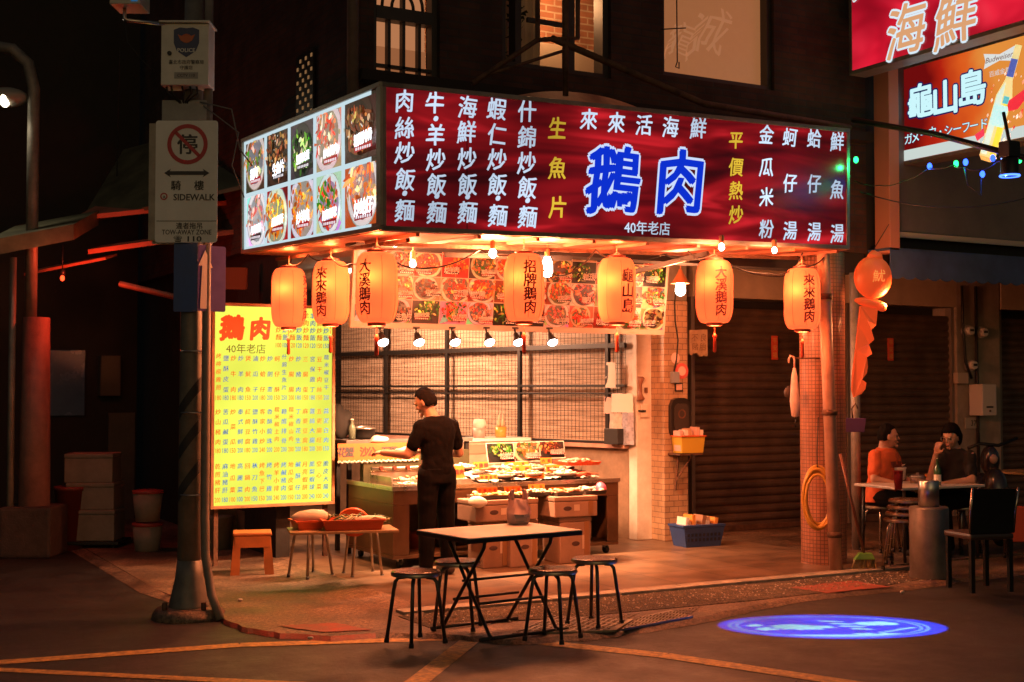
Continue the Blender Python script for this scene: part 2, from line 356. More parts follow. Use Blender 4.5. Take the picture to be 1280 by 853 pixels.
# checker plates bridging the gutter
M_CHK = mat("checker steel", (.26, .22, .18), .42, metal=.8, noise=.5, scale=6)
def checker(ps, label):
    b = MB(); b.prism([Vector((p.x, p.y, .031)) for p in ps], (0, 0, .014))
    o = ps[0]; ux = (ps[1]-ps[0]); uy = (ps[3]-ps[0]); lx, ly = ux.length, uy.length; ux.normalize(); uy.normalize()
    for i in range(int(lx/.055)):
        for j in range(int(ly/.055)):
            c = o+ux*(.03+i*.055)+uy*(.03+j*.055); a = .8 if (i+j) % 2 else -.8
            d = (ux*cos(a)+uy*sin(a))*.02; e = (ux*-sin(a)+uy*cos(a))*.006
            k = [Vector((p.x, p.y, .0455)) for p in (c-d-e, c+d-e, c+d+e, c-d+e)]; b.prism(k, (0, 0, .004))
    b.build("checker_plate", M_CHK, label=label, cat="ramp plate", group="checker plates over the gutter")
checker([G(640, 800), G(770, 796), G(792, 782), G(690, 778)], "worn steel checker plate beneath the front pair of stools")
checker([G(776, 795), G(866, 778), G(838, 770), G(800, 779)], "steel checker plate beside the stools, nearer the round column")
# painted lines
def stripe(b, pts, wd):
    ps = [G(*p) for p in pts]
    for p, q in zip(ps, ps[1:]):
        d = (q-p).normalized(); n = Vector((-d.y, d.x, 0))*wd/2; k = max(2, int((q-p).length/.25)); R = random.Random(int(p.x*77))
        for i in range(k):
            a, c = p.lerp(q, i/k), p.lerp(q, (i+1)/k); b.poly([Vector((v.x, v.y, .004)) for v in (a-n, c-n, c+n, a+n)])
b = MB(); stripe(b, [(-30, 831), (300, 807), (585, 798)], .14); stripe(b, [(630, 799), (830, 820), (1110, 862)], .15)
stripe(b, [(588, 801), (500, 870)], .14); stripe(b, [(-20, 837), (380, 856), (520, 870)], .10)
b.build("road_markings", M_LINE, kind="structure")
for ps, z in (([(346, 789), (404, 797), (464, 794), (418, 785)], .0345), ([(988, 740), (1036, 747), (1112, 739), (1064, 731)], .0345)):
    q_ = [G(*p) for p in ps]; b = MB(); b.prism([Vector((*v.xy, z)) for v in rough_edge(q_+[q_[0]], .012, int(ps[0][0]), 14)[:-1]], (0, 0, .002)); b.build("painted_pavement", M_REDP, kind="structure")
# litter
for i, (px, py) in enumerate([(1128, 742), (388, 800), (300, 752)]):
    p = G(px, py, .03); b = MB(); b.ell((0, 0, .012), (.022, .016, .012), 7, 5)
    b.build("litter_scrap", mat("scrap paper", (.5, .45, .4), .7), loc=p, label=["pale crumpled scrap beside the right red painted patch", "tiny pale scrap lying on the road near the left red patch", "dark pale scrap by the foot of the traffic sign pole"][i], cat="litter")

# ================================================================ BUILDINGS
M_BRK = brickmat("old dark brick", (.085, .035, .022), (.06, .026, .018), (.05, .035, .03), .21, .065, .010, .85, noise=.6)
M_DARK = mat("night shaded render", (.020, .015, .013), .85, noise=.5, scale=2, bump=.3, bscale=15)  # wall colour lowered to hold night shade against the raised sky light
M_WHITE = mat("grubby white paint", (.74, .68, .60), .55, noise=.18, scale=2.5, stain=(.50, .42, .34), bump=.08, bscale=30)
M_CEIL = mat("ceiling board", (.45, .38, .31), .8, noise=.3, scale=1.5)
M_FRAME = mat("dark window frame", (.045, .035, .03), .5, noise=.3)
M_STEEL = mat("stainless steel", (.62, .58, .54), .32, metal=.95, noise=.18, scale=5)
M_DKST = mat("black steel", (.02, .018, .017), .42, metal=.3)
M_CHROME = mat("chromed tube", (.55, .53, .50), .22, metal=1)
M_WIRE = mat("cable rubber", (.012, .011, .01), .55)
M_RUST = mat("rusty steel", (.17, .085, .05), .7, metal=.4, noise=.6, scale=9, bump=.3)

bd = thing("corner_building", "dark old brick corner building above the red shop sign", "building", (4.1, 10, 0), kind="thing")
# local origin: corner at (0,0); facade runs +x, side wall runs +y
def bpart(b, name, m, **k): return b.build(name, m, bd, **k)
# facade pierced by three openings (windows), z from 3.05 up
W = []
for (xa, ya, xb, yb) in ((467, -60, 550, 97), (628, -60, 764, 90), (829, -60, 968, 104)):
    a, c = PY(xa, yb, 10), PY(xb, yb, 10); W.append((a.x-4.1, c.x-4.1, (a.z+c.z)/2, 5.75))
b = MB(); xs = 0.
for x0, x1, z0, z1 in W:
    b.box(xs, 0, 3.06, x0, .28, 9); b.box(x0, 0, 3.06, x1, .28, z0); b.box(x0, 0, z1, x1, .28, 9); xs = x1
b.box(xs, 0, 3.06, 5.62, .28, 9); b.box(0, .28, 3.06, .28, 8.2, 9)
bpart(b, "brick_wall", M_BRK)
b = MB(); b.box(.28, .28, 3.1, 9.0, 8.1, 3.2); bpart(b, "arcade_ceiling", M_CEIL)
b = MB(); b.box(0.02, .02, 2.86, 5.6, .26, 3.058); bpart(b, "beam", M_DARK)
b = MB(); b.box(0.3, 8.0, 0.06, 5.2, 8.2, 3.1); bpart(b, "rear_wall", M_DARK)
b = MB(); b.box(.12, 2.25, .05, .26, 8.0, 3.1); bpart(b, "light_block_wall", M_DARK)  # wall added to keep the kitchen light from spilling into the alley
b = MB(); b.tube([(-.05, -.06, 3.0), (-.05, -.06, 9)], .05, 10)
for z in (3.6, 5.0, 6.4): b.tube([(-.05, -.06, z), (-.05, -.06, z+.07)], .062, 10)
bpart(b, "drainpipe", mat("dull pipe", (.16, .11, .09), .6, noise=.3))
# --- arched window
M_AMB = glow("amber lit room", (1.0, .36, .13), .42); M_AMB2 = glow("amber frosted pane", (1.0, .40, .17), .45); M_AMB3 = glow("dim amber pane", (1.0, .36, .14), .30)
x0, x1, z0, z1 = W[0]; cx, hw = (x0+x1)/2, (x1-x0)/2
fr = MB()
for a, c in ((x0, x0+.05), (x1-.05, x1)): fr.box(a, .06, z0, c, .16, z1)
fr.box(x0+.05, .06, z0, x1-.05, .16, z0+.05)
zt = PY(508, 12, 10).z; zm = PY(508, 22, 10).z; zq = PY(508, 55, 10).z
fr.box(x0+.05, .055, zm-.02, x1-.05, .165, zt+.02)
for fx in (.28, .5, .74): fr.box(x0+fx*2*hw-.014, .07, z0+.05, x0+fx*2*hw+.014, .13, zm-.02)
for r in (.33*hw, .62*hw): fr.tube([(cx+r*cos(t*pi/12), .1, zt+.03+r*sin(t*pi/12)*1.3) for t in range(13)], .014, 6)
fr.box(cx-.014, .07, zt+.02, cx+.014, .13, z1); fr.box(x0+.05, .07, zq-.2, x1-.05, .12, zq-.175)
wf = bpart(fr, "arched_window", M_FRAME)
p = MB(); p.box(x0+.05, .20, zt, x1-.05, .205, z1); p.box(x0+.05, .20, zq, x1-.05, .205, zt-.02); p.build("pane", M_AMB2, wf)
p = MB(); p.box(x0+.05, .18, z0+.05, x1-.05, .185, zq); p.build("frosted_film", M_AMB3, wf)
# --- open room window with curtain, brick inner wall and a banner
x0, x1, z0, z1 = W[1]
fr = MB()
for a, c in ((x0, x0+.06), (x1-.06, x1)): fr.box(a, .05, z0, c, .2, z1)
fr.box(x0+.06, .05, z0, x1-.06, .2, z0+.05)
for t in (.17, .66): fr.box(x0+(x1-x0)*t-.03, .06, z0+.05, x0+(x1-x0)*t+.03, .18, z1)
fr.box(x0+.24*(x1-x0), .03, z0+.42, x0+.63*(x1-x0), .06, z0+.46); fr.box(x0+.60*(x1-x0), .03, z0+.46, x0+.63*(x1-x0), .06, z1)
wf = bpart(fr, "casement_window", M_FRAME)
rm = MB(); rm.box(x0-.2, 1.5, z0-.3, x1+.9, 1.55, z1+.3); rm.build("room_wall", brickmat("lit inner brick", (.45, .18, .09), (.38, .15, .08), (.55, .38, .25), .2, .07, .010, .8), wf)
rm = MB()
for i in range(26):
    a = x0+.02+i*.022; rm.poly([(a, .36+.02*sin(i*1.7), z0), (a+.023, .36+.02*sin((i+1)*1.7), z0), (a+.023, .36+.02*sin((i+1)*1.7), z1), (a, .36+.02*sin(i*1.7), z1)], True)
rm.build("curtain", mat("thin cream curtain", (.7, .48, .33), .8, trans=.0), wf)
bn = MB(); bn.box(x0+.55*(x1-x0), .9, z0-.15, x1+.55, .91, z0+.52); bno = bn.build("banner", mat("banner cloth", (.75, .62, .48), .8), wf)
t_ = MB(); t_.line("B", (x0+.93*(x1-x0), .895, z0+.12), (1, 0, 0), (0, 0, 1), .42, .03); t_.line("R", (x0+.93*(x1-x0)+.34, .895, z0+.12), (1, 0, 0), (0, 0, 1), .42, .03); t_.build("lettering", mat("brown print", (.10, .05, .03), .7), bno)
pl = MB(); R = random.Random(8)
for i in range(60):
    x = x0+.05+R.uniform(0, .28); z = z0+.1+R.uniform(0, .6); a = R.uniform(0, 6.3); s = .028
    pl.poly([(x, .2+R.uniform(0, .1), z), (x+s*cos(a), .22, z+s*sin(a)), (x+2*s*cos(a), .2, z+2*s*sin(a)), (x+s*cos(a+.6), .18, z+s*sin(a+.6))])
pl.build("window_plant", mat("dark leaf", (.03, .04, .015), .6), wf)
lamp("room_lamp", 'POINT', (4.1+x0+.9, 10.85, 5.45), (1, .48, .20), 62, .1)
# --- frosted amber window with ghost lettering
x0, x1, z0, z1 = W[2]
fr = MB()
for a, c in ((x0, x0+.05), (x1-.05, x1)): fr.box(a, .05, z0, c, .2, z1)
fr.box(x0+.05, .05, z0, x1-.05, .2, z0+.05)
wf = bpart(fr, "frosted_window", M_FRAME)
p = MB(); p.box(x0+.05, .15, z0+.05, x1-.05, .16, z1); pane = p.build("pane", None or mat("amber frosted glass", (.28, .18, .11), .35, emit=(1, .36, .13), es=.28, noise=.1), wf)
g_ = MB()
for ch, px, py, s in (("龍", 848, 50, .34), ("誠", 885, 40, .5)):
    q = PY(px, py, 10.15); g_.glyph(ch, (q.x-4.1, .147, q.z), (1, 0, 0), (0, 0, 1), s, .0, 4.0)
g_.build("ghost_lettering", mat("scratched glass", (.4, .28, .2), .5, emit=(1, .40, .17), es=.32), pane)
hk = MB(); q0 = PY(844, -30, 9.9); q1 = PY(845, 78, 9.9)
hk.tube([(q0.x-4.1, -.12, q0.z), (q1.x-4.1, -.12, q1.z), (q1.x-4.1-.02, -.12, q1.z-.05), (q1.x-4.1+.02, -.12, q1.z-.06), (q1.x-4.1+.02, -.12, q1.z)], .006, 6); hk.tube([(q1.x-4.28, -.12, q1.z+.28), (q1.x-4.0, -.12, q1.z+.33)], .006, 6)
bpart(hk, "awning_hook", M_DKST)
# ledge, old awning roll lit from below, brackets
b = MB(); b.box(0, -.14, z0-.42, 5.6, -.002, z0-.33); bpart(b, "ledge", M_DARK)
p0, p1 = PY(655, 112, 9.4), PY(815, 122, 9.4)
b = MB()
for i in range(20):
    t = i/20; z = lambda t: p0.z-.09*abs(2*t-1)**2.2+.06
    a, c = p0.lerp(p1, t), p0.lerp(p1, t+.05)
    b.poly([(a.x, 9.2, z(t)-.20), (c.x, 9.2, z(t+.05)-.20), (c.x, 9.5, z(t+.05)), (a.x, 9.5, z(t))], True); b.poly([(a.x, 9.5, z(t)), (c.x, 9.5, z(t+.05)), (c.x, 9.95, z(t+.05)+.05), (a.x, 9.95, z(t)+.05)], True)
b.build("folded_awning", mat("faded awning", (.55, .22, .14), .75, noise=.3), label="faded curved awning tucked above the red shop sign", cat="awning")
b = MB(); P = lambda px, py, y=9.1: PY(px, py, y)
b.tube([P(707, -40), P(707, 120)], .025, 8); b.tube([P(672, -40), P(672, 50), P(590, 105)], .022, 8); b.tube([P(690, 48), P(880, 130), P(1062, 160)], .03, 8); b.tube([P(672, 50), P(722, 48), P(722, -40)], .022, 8); b.tube([P(710, 62), P(596, 98)], .015, 6)
b.build("awning_bracket", M_RUST, label="rusty steel bracket frame rising over the red sign", cat="bracket")

# --- shop interior: oblique right-hand partition of black mesh in front of a bamboo screen
MA, MBk = Vector((8.06, 11.78, 0)), Vector((6.72, 17.1, 0)); dirm = (MBk-MA).normalized(); ang = atan2(dirm.y, dirm.x)
pt = thing("mesh_partition", "black steel mesh partition with thick posts behind the food cart", "partition", (MA.x, MA.y, 0), ang)
# local: x along the wall away from the white pillar, -y... y>0 is toward the kitchen
LEN = (MBk-MA).length
b = MB(); b.box(.12, -.16, .055, LEN, -.04, 1.03); b.build("dwarf_wall", mat("brown painted wall", (.26, .17, .11), .6, noise=.3), pt)
b = MB(); b.box(.12, -.18, 1.031, LEN, .03, 1.075); b.build("sill", mat("pink stone sill", (.55, .30, .22), .45, noise=.3), pt)
b = MB(); zs = (1.10, 1.62, 1.70, 2.17, 3.05)
posts = []
for px in (482, 559, 650, 760):
    r = ray(px, 480); # intersect with the partition's vertical plane
    n = Vector((-dirm.y, dirm.x, 0)); t = (MA-EYE).dot(n)/r.dot(n); q = EYE+r*t; posts.append((q-MA).dot(dirm))
for s in posts: b.box(s-.024, -.02, 1.076, s+.024, .024, 3.08)
for z, h in ((1.085, .04), (1.625, .02), (1.71, .028), (2.15, .055)): b.box(.12, -.02, z-h/2, LEN, .022, z+h/2)
b.build("steel_frame", M_DKST, pt, bevel=.003)
b = MB(); s = .12
while s < LEN: b.box(s, -.002, 1.11, s+.0046, .002, 3.05); s += .058
z = 1.14
while z < 3.05: b.box(.12, -.006, z, LEN, -.0025, z+.0046); z += .058
b.build("wire_mesh", M_DKST, pt)
sc = MB(); sc.box(.12, -.125, 1.08, LEN, -.11, 3.08)
def bamboo():
    m = bpy.data.materials.new("bamboo blind"); m.use_nodes = True; t = m.node_tree; L = t.links.new; bb = t.nodes["Principled BSDF"]; tc = t.nodes.new("ShaderNodeTexCoord")
    mp = t.nodes.new("ShaderNodeMapping"); mp.inputs["Scale"].default_value = (2.2, 2.2, 62); L(tc.outputs["Object"], mp.inputs[0])
    n = t.nodes.new("ShaderNodeTexNoise"); n.inputs["Scale"].default_value = 1.6; n.inputs["Detail"].default_value = 5; L(mp.outputs[0], n.inputs["Vector"])
    r = t.nodes.new("ShaderNodeValToRGB"); e = r.color_ramp.elements; e[0].position = .33; e[0].color = (.36, .24, .16, 1); e[1].position = .62; e[1].color = (.68, .52, .38, 1); L(n.outputs["Fac"], r.inputs[0]); L(r.outputs[0], bb.inputs["Base Color"])
    bb.inputs["Roughness"].default_value = .7; bp = t.nodes.new("ShaderNodeBump"); bp.inputs["Strength"].default_value = .4; L(n.outputs["Fac"], bp.inputs["Height"]); L(bp.outputs[0], bb.inputs["Normal"]); return m
sc.build("bamboo_screen", bamboo(), pt)
# things pinned on the mesh near the pillar
def on_mesh(px, py, off=.03):
    r = ray(px, py); n = Vector((-dirm.y, dirm.x, 0)); o = MA+n*(-0)+Vector((0, 0, 0)); t = (MA-EYE).dot(n)/r.dot(n); q = EYE+r*t; return q
M_PAPER = mat("note paper", (.80, .74, .66), .7); M_PLAS = mat("clear plastic bag", (.62, .55, .48), .3, noise=.3, scale=20)
for nm, lab, x0, y0, x1, y1, m in (("paper_note", "tall white paper note pinned high on the black mesh", 759, 453, 771, 485, M_PAPER), ("paper_note", "wide white order sheet pinned on the mesh beside the pillar", 766, 492, 793, 516, M_PAPER),
        ("paper_note", "pinkish paper slip hanging left of the wide white order sheet", 757, 497, 766, 517, mat("pink paper", (.75, .5, .45), .7)), ("plastic_bag", "clear plastic bag bundle hanging under the white order sheet", 764, 517, 779, 540, M_PLAS), ("plastic_bag", "grey and blue bag of wrappers hanging nearest the white pillar", 780, 516, 794, 556, mat("bluish plastic bag", (.42, .42, .5), .3, noise=.4, scale=25))):
    a, c = on_mesh(x0, y1), on_mesh(x1, y0); u = (c-a); u.z = 0; L_ = u.length; u.normalize(); hgt = c.z-a.z; n = Vector((u.y, -u.x, 0)); n = n if n.dot(FH) < 0 else -n
    b = MB(); R = random.Random(int(x0)); nn = 5; bulge = .03 if "bag" in nm else .006
    rows = []
    for j in range(6):
        rows.append([u*(L_*(i/nn)+R.uniform(-.006, .006))+UP*(hgt*j/5+R.uniform(-.006, .006))+n*(.02+bulge*sin(pi*i/nn)*(1-.5*j/5)+R.uniform(0, .006)) for i in range(nn+1)])
    b.rings(rows, False, False, True); b.rings([[p-n*.004 for p in r] for r in rows], False, False, True); b.build(nm, m, loc=(a.x, a.y, a.z), label=lab, cat="note" if "note" in nm else "bag")
a = on_mesh(768, 556); bx = MB(); bx.box(-.10, -.05, 0, .10, .05, .17); bx.build("card_box", mat("black box", (.02, .02, .02), .5), loc=(a.x-.06, a.y-.08, 1.077), rot=ang, label="small black box standing on the sill by the mesh corner", cat="box", bevel=.006)
# white pillar: the painted end of the wall
xl, xr = PY(796, 560, 11.76).x, PY(823, 560, 11.76).x
wp = MB(); wp.box(xl, 11.76, .055, xr, 12.3, 3.098); wpo = wp.build("white_pillar", M_WHITE, label="white painted wall pillar beside the mesh partition", cat="pillar", bevel=.008, kind="thing")
def onwp(px, py): return PY(px, py, 11.755)
q = onwp(801, 486); b = MB(); b.loft([((0, 0, -.13), .035, .02), ((0, -.02, -.11), .045, .03), ((0, 0, -.05), .022, .02), ((0, 0, .05), .022, .02), ((0, -.02, .11), .045, .03), ((0, 0, .13), .035, .02)], 12)
b.build("wall_telephone", mat("brown handset", (.22, .10, .06), .4), loc=(q.x-.03, q.y-.03, q.z), label="brown handset hanging on the edge of the white pillar", cat="telephone")
q = onwp(805, 514); sw = thing("light_switch", "cream wall switch plate with dark keys on white pillar", "switch", q)
box("plate", mat("cream plastic", (.66, .58, .48), .4), -.055, -.018, -.07, .055, .004, .07, sw, .006); box("rocker", mat("dark rocker", (.05, .04, .03), .4), -.04, -.026, -.012, -.012, -.019, .012, sw, .002)
b = MB(); b.tube([(.0, -.03, 0), (-.09, -.03, .002)], .012, 8); b.build("plug", M_DKST, sw)
q = onwp(807, 488); box("wall_hook", M_RUST, -.015, -.02, -.03, .015, .004, .03, label="small rusty hook plate high on the white pillar", cat="hook").location = q
# tiled pillar
tp = thing("tiled_pillar", "orange tile faced pillar between white wall and roller shutter", "pillar", (8.27, 11.52, 0), kind="thing")
M_WTILE = brickmat("ochre wall tile", (.52, .34, .20), (.45, .28, .16), (.20, .12, .08), .12, .06, .004, .4, bump=.3, noise=.45)
box("tile_face", M_WTILE, .0, .0, .055, .31, .9, 2.62, tp, .004); box("jamb", mat("brown metal jamb", (.22, .15, .11), .5, noise=.4), .312, .18, .055, .42, .9, 3.09, tp, .004)
box("upper_panel", mat("grey green panel", (.20, .17, .13), .5, noise=.2), -.02, -.03, 2.622, .28, .9, 3.05, tp, .005)
b = MB(); b.tube([(.16, -.02, 2.9), (.12, -.03, 2.6), (.13, -.025, 2.4), (.17, -.02, 2.2), (.15, -.02, 2.0), (.10, -.02, 1.8)], .008, 6); b.build("cable", M_WIRE, tp)
q = lambda px, py: PY(px, py, 11.515)
for nm, lab, px, py, rx, rz, m, cat in (("round_sticker", "small pale round sticker uppermost on the tiled pillar", 844, 448, .055, .06, mat("pale sticker", (.62, .42, .36), .5), "sticker"), ("round_sticker", "large red round sticker on the tiled pillar", 852, 464, .085, .085, mat("red sticker", (.55, .10, .09), .5), "sticker")):
    p = q(px, py); b = MB(); b.mi = 0; b.prism([(rx*cos(t*pi/14), 0, rz*sin(t*pi/14)) for t in range(28)][::-1], (0, -.006, 0)); b.mi = 1; b.disc((0, -.0075, 0), rx*.6, 24, Vector((1, 0, 0)), Vector((0, 0, 1)), rz*.6)
    b.build(nm, [m, mat("sticker centre", (.72, .45, .40), .5)], loc=p, label=lab, cat=cat)
p = q(842, 472); box("socket_box", mat("blue grey box", (.22, .24, .27), .4), -.045, -.05, -.06, .045, .002, .06, label="small blue grey socket box beneath the round stickers", cat="socket", bevel=.006).location = p
p = q(848, 484); b = MB(); b.box(-.05, -.014, -.045, .05, .001, .045); b.mi = 1; b.box(-.038, -.016, -.033, .038, -.0142, .033); b.build("framed_card", [M_DKST, mat("card print", (.55, .35, .28), .5)], loc=p, label="small framed card under the blue grey socket box", cat="card")
p = q(848, 521); b = MB()
prof = [(-.11, -.2), (.11, -.2), (.13, -.14), (.13, .12), (.10, .18), (.05, .20), (-.05, .20), (-.10, .18), (-.13, .12), (-.13, -.14)]
b.prism([(x, 0, z) for x, z in prof], (0, -.05, 0)); b.mi = 1; b.prism([(x*.72, -.0505, z*.72) for x, z in prof], (0, -.012, 0)); b.mi = 2; b.ring((0, -.066, .03), .035, .05)
b.build("wall_speaker", [mat("black lacquer", (.018, .014, .012), .35), mat("dark panel", (.035, .025, .02), .6), M_RUST], loc=p, label="black arch topped box hung on the tiled pillar", cat="wall box")
# wooden notice on the jamb
p = PY(872, 428, 11.6); b = MB(); R = random.Random(4); n = 10
top = [(-.12, .13), (.12, .14)]; bot = [(.12-.024*i, -.13+R.uniform(-.03, .02)) for i in range(11)]
b.prism([(x, 0, z) for x, z in top+bot], (0, -.02, 0)); wd = b.build("wooden_notice", mat("raw wood", (.42, .27, .15), .6, noise=.35, scale=9), loc=(p.x, p.y, p.z), label="frayed wooden notice board hung between pillar and shutter", cat="notice board")
b = MB()
for ch, x, z in (("不", -.055, .05), ("良", .06, .05), ("賭", -.05, -.05), ("胎", .055, -.05)): b.glyph(ch, (x, -.023, z), (1, 0, 0), (0, 0, 1), .09, .0, .8)
b.build("lettering", mat("burnt brown letters", (.16, .08, .04), .7), wd)

# roller shutters and right-hand shopfronts, plane y = 12.12
M_SHUT = mat("old roller shutter", (.125, .075, .05), .5, metal=.35, noise=.45, scale=3, bump=.1)
def shutter(x0, x1, z1, label, hood=True):
    o = thing("roller_shutter", label, "shutter", (x0, 12.1, .05), kind="thing", group="closed roller shutters")
    prof = [(0, 0), (-.018, .02), (-.024, .045), (-.018, .07), (0, .09)]
    b = MB(); z = .0; rows = []
    while z < z1-.1:
        for y, dz in prof: rows.append([(0, y, z+dz), (x1-x0, y, z+dz)])
        z += .095
    b.rings(rows, False, False, False); b.build("slats", M_SHUT, o)
    box("bottom_bar", M_RUST, 0, -.035, -.0, x1-x0, -.0245, .06, o, .004)
    for a in (-.05, x1-x0-.0): box("guide_rail", mat("grey guide", (.15, .12, .10), .5), a, -.06, -.0, a+.05, .04, z1+.05, o, .004)
    if hood: box("hood", mat("tan hood box", (.46, .36, .26), .6, noise=.25, scale=2), -.05, -.10, z1+.051, x1-x0+.05, .25, z1+.5, o, .006)
    return o
shutter(9.07, 11.02, 2.62, "brown closed roller shutter behind the two rightmost lanterns")
shutter(11.42, 13.15, 2.62, "dark closed roller shutter behind the seated diners")
shutter(14.08, 16.4, 2.62, "dark closed roller shutter right of the meter pillar")
rb = thing("neighbour_building", "dark neighbouring building under the projecting restaurant signs", "building", (9.72, 10, 0), kind="thing")
b = MB(); b.box(-.0, 0, 2.95, 8, .3, 9); b.build("wall", M_DARK, rb)
b = MB(); b.box(1.31-.05, 2.07, .05, 1.7-.05-.0, 2.4, 3.2); b.build("pier", M_DARK, rb)
b = MB(); b.box(-1.5, 2.4, 0.05, 8, 2.6, 3.2); b.build("rear_wall", M_DARK, rb)
b = MB(); b.box(-.6, .31, 3.1, 8, 2.7, 3.2); b.build("arcade_ceiling", M_CEIL, rb)
p = PY(1112, 190, 9.97); q_ = PY(1112, 290, 9.97)
box("grey_panel", mat("grey fascia", (.17, .15, .14), .6, noise=.25, scale=3), p.x-9.72, -.08, q_.z, p.x-9.72+4, -.002, p.z+1.2, rb, .006)
box("panel_edge", mat("pale edge trim", (.5, .42, .36), .5), p.x-9.77, -.1, q_.z-.06, p.x-9.72+4, -.082, q_.z-.002, rb)
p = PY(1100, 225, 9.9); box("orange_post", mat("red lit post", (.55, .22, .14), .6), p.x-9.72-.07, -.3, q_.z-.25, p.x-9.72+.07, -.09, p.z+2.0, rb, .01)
mp = thing("meter_pillar", "concrete pillar with electricity meters between the dark shutters", "pillar", (13.2, 12.0, 0), kind="thing")
box("shaft", mat("grimy plaster", (.30, .24, .19), .7, noise=.4, scale=3), 0, .0, .05, .8, .4, 3.1, mp, .01)
def onp(px, py, y=11.99): v = PY(px, py, y); return (v.x-13.2, v.y-12.0, v.z)
for px, py in ((1206, 414), (1223, 416), (1210, 457)):
    x, y, z = onp(px, py); b = MB(); b.cyl((x, y, z), (x, y-.06, z), .075, .075, 16); b.mi = 1; b.cyl((x, y-.0605, z), (x, y-.12, z), .062, .05, 16); b.mi = 2; b.box(x-.035, y-.125, z-.01, x+.035, y-.1205, z+.02)
    b.build("meter", [mat("meter grey", (.3, .28, .26), .5), mat("meter glass", (.55, .52, .5), .15), M_DKST], mp)
x, y, z = onp(1198, 474); box("fuse_box", mat("beige box", (.42, .33, .26), .5), x-.1, y-.08, z-.06, x+.1, y-.001, z+.08, mp, .01)
x, y, z = onp(1220, 500); wh = MB(); wh.box(x-.13, y-.22, z-.2, x+.13, y-.001, z+.2); who = wh.build("gas_heater", mat("enamel cream", (.55, .50, .47), .35), mp, bevel=.012)
box("vent", M_DKST, x-.06, y-.226, z-.10, x+.06, y-.221, z-.08, who); b = MB(); b.cyl((x-.0, y-.221, z-.14), (x, y-.235, z-.14), .012); b.build("knob", M_RUST, who)
x, y, z = onp(1214, 529); pl_ = MB(); pl_.box(x-.12, y-.012, z-.07, x+.12, y-.001, z+.07); plo = pl_.build("number_plate", mat("aged plate", (.36, .32, .28), .5), mp); b = MB(); b.line("37", (x+.03, y-.014, z), (1, 0, 0), (0, 0, 1), .10, .012); b.build("lettering", M_DKST, plo)
x, y, z = onp(1204, 405); b = MB(); b.tube([(x-.05, y-.03, 3.0), (x-.05, y-.04, z), (x-.02, y-.05, z-.5), (x+.1, y-.04, z-.7)], .018, 7); b.tube([(x+.2, y-.03, 3.0), (x+.22, y-.03, .1)], .02, 7); b.build("conduit", M_WIRE, mp)
# red couplet plates on the shutters
M_COUP = mat("red lacquer plate", (.55, .07, .03), .45)
for px, py, lab in ((968, 435, "small red paper plate on the brown roller shutter"), (1113, 437, "small red paper plate on the dark shutter behind the diners")):
    p = PY(px, py, 12.06); b = MB(); b.box(-.045, -.008, -.14, .045, .004, .14); o = b.build("door_plaque", M_COUP, loc=p, label=lab, cat="plaque")
    t_ = MB()
    for i, ch in enumerate("平安福"): t_.glyph(ch, (0, -.0105, .085-.085*i), (1, 0, 0), (0, 0, 1), .07)
    t_.build("lettering", mat("gilt letter", (.55, .30, .08), .5), o)
# round mosaic column
M_MOS = brickmat("mosaic tile", (.46, .20, .12), (.38, .16, .09), (.16, .08, .05), .035, .035, .004, .35, uv=True, bump=.25, noise=.35)
b = MB(); b.lathe([(.215, .04), (.21, .06), (.21, 1.1), (.21, 2.0), (.21, 2.95)], 32, uv=2*pi*.21); b.build("mosaic_column", M_MOS, loc=(8.58, 9.42, 0), label="round column clad in small brown mosaic tiles", cat="column", kind="thing")
# painted downpipe in front, leaning slightly
p0, p1 = G(1045, 720), PD(1029, 318, 11.75); b = MB(); b.tube([p0+UP*.02, p0.lerp(p1, .5), p1], .056, 14); pp = b.build("shop_downpipe", mat("pipe pink brown paint", (.46, .25, .17), .45, noise=.35, scale=6), label="leaning painted pipe standing in front of mosaic column", cat="pipe")
b = MB()
for t in (.12, .5, .86): c = p0.lerp(p1, t); b.tube([c, c+UP*.05], .066, 14)
b.build("clamp", M_RUST, pp)
p0 = G(1071, 693); b = MB(); b.tube([p0, p0+UP*1.4, p0+UP*2.9], .05, 12); o = b.build("grey_post", mat("grey galvanised", (.30, .27, .25), .5, metal=.5, noise=.35), label="thin grey post behind the orange squid shaped hanging", cat="post")
# neighbour's blue awning with scalloped valance
p0 = PY(1112, 318, 9.7); aw = thing("blue_awning", "dark blue shop awning with scalloped hem, right side", "awning", (p0.x, 9.7, 0))
z1 = PY(1112, 312, 9.7).z; z2 = PY(1112, 345, 9.7).z; M_BLU = mat("blue canvas", (.05, .09, .20), .75, noise=.35, scale=3)
b = MB(); b.box(0, 0, z1-.005, 4.2, .3, z1+.02); b.build("canopy", M_BLU, aw)
b = MB(); n = 24
pts = [(0, -.012, z1), (4.2, -.012, z1)]
for i in range(n*5+1): t = i/(n*5); pts.append((4.2*(1-t), -.012, z2-.03*abs(sin(t*n*pi))))
b.prism(pts, (0, .01, 0)); vo = b.build("valance", M_BLU, aw)
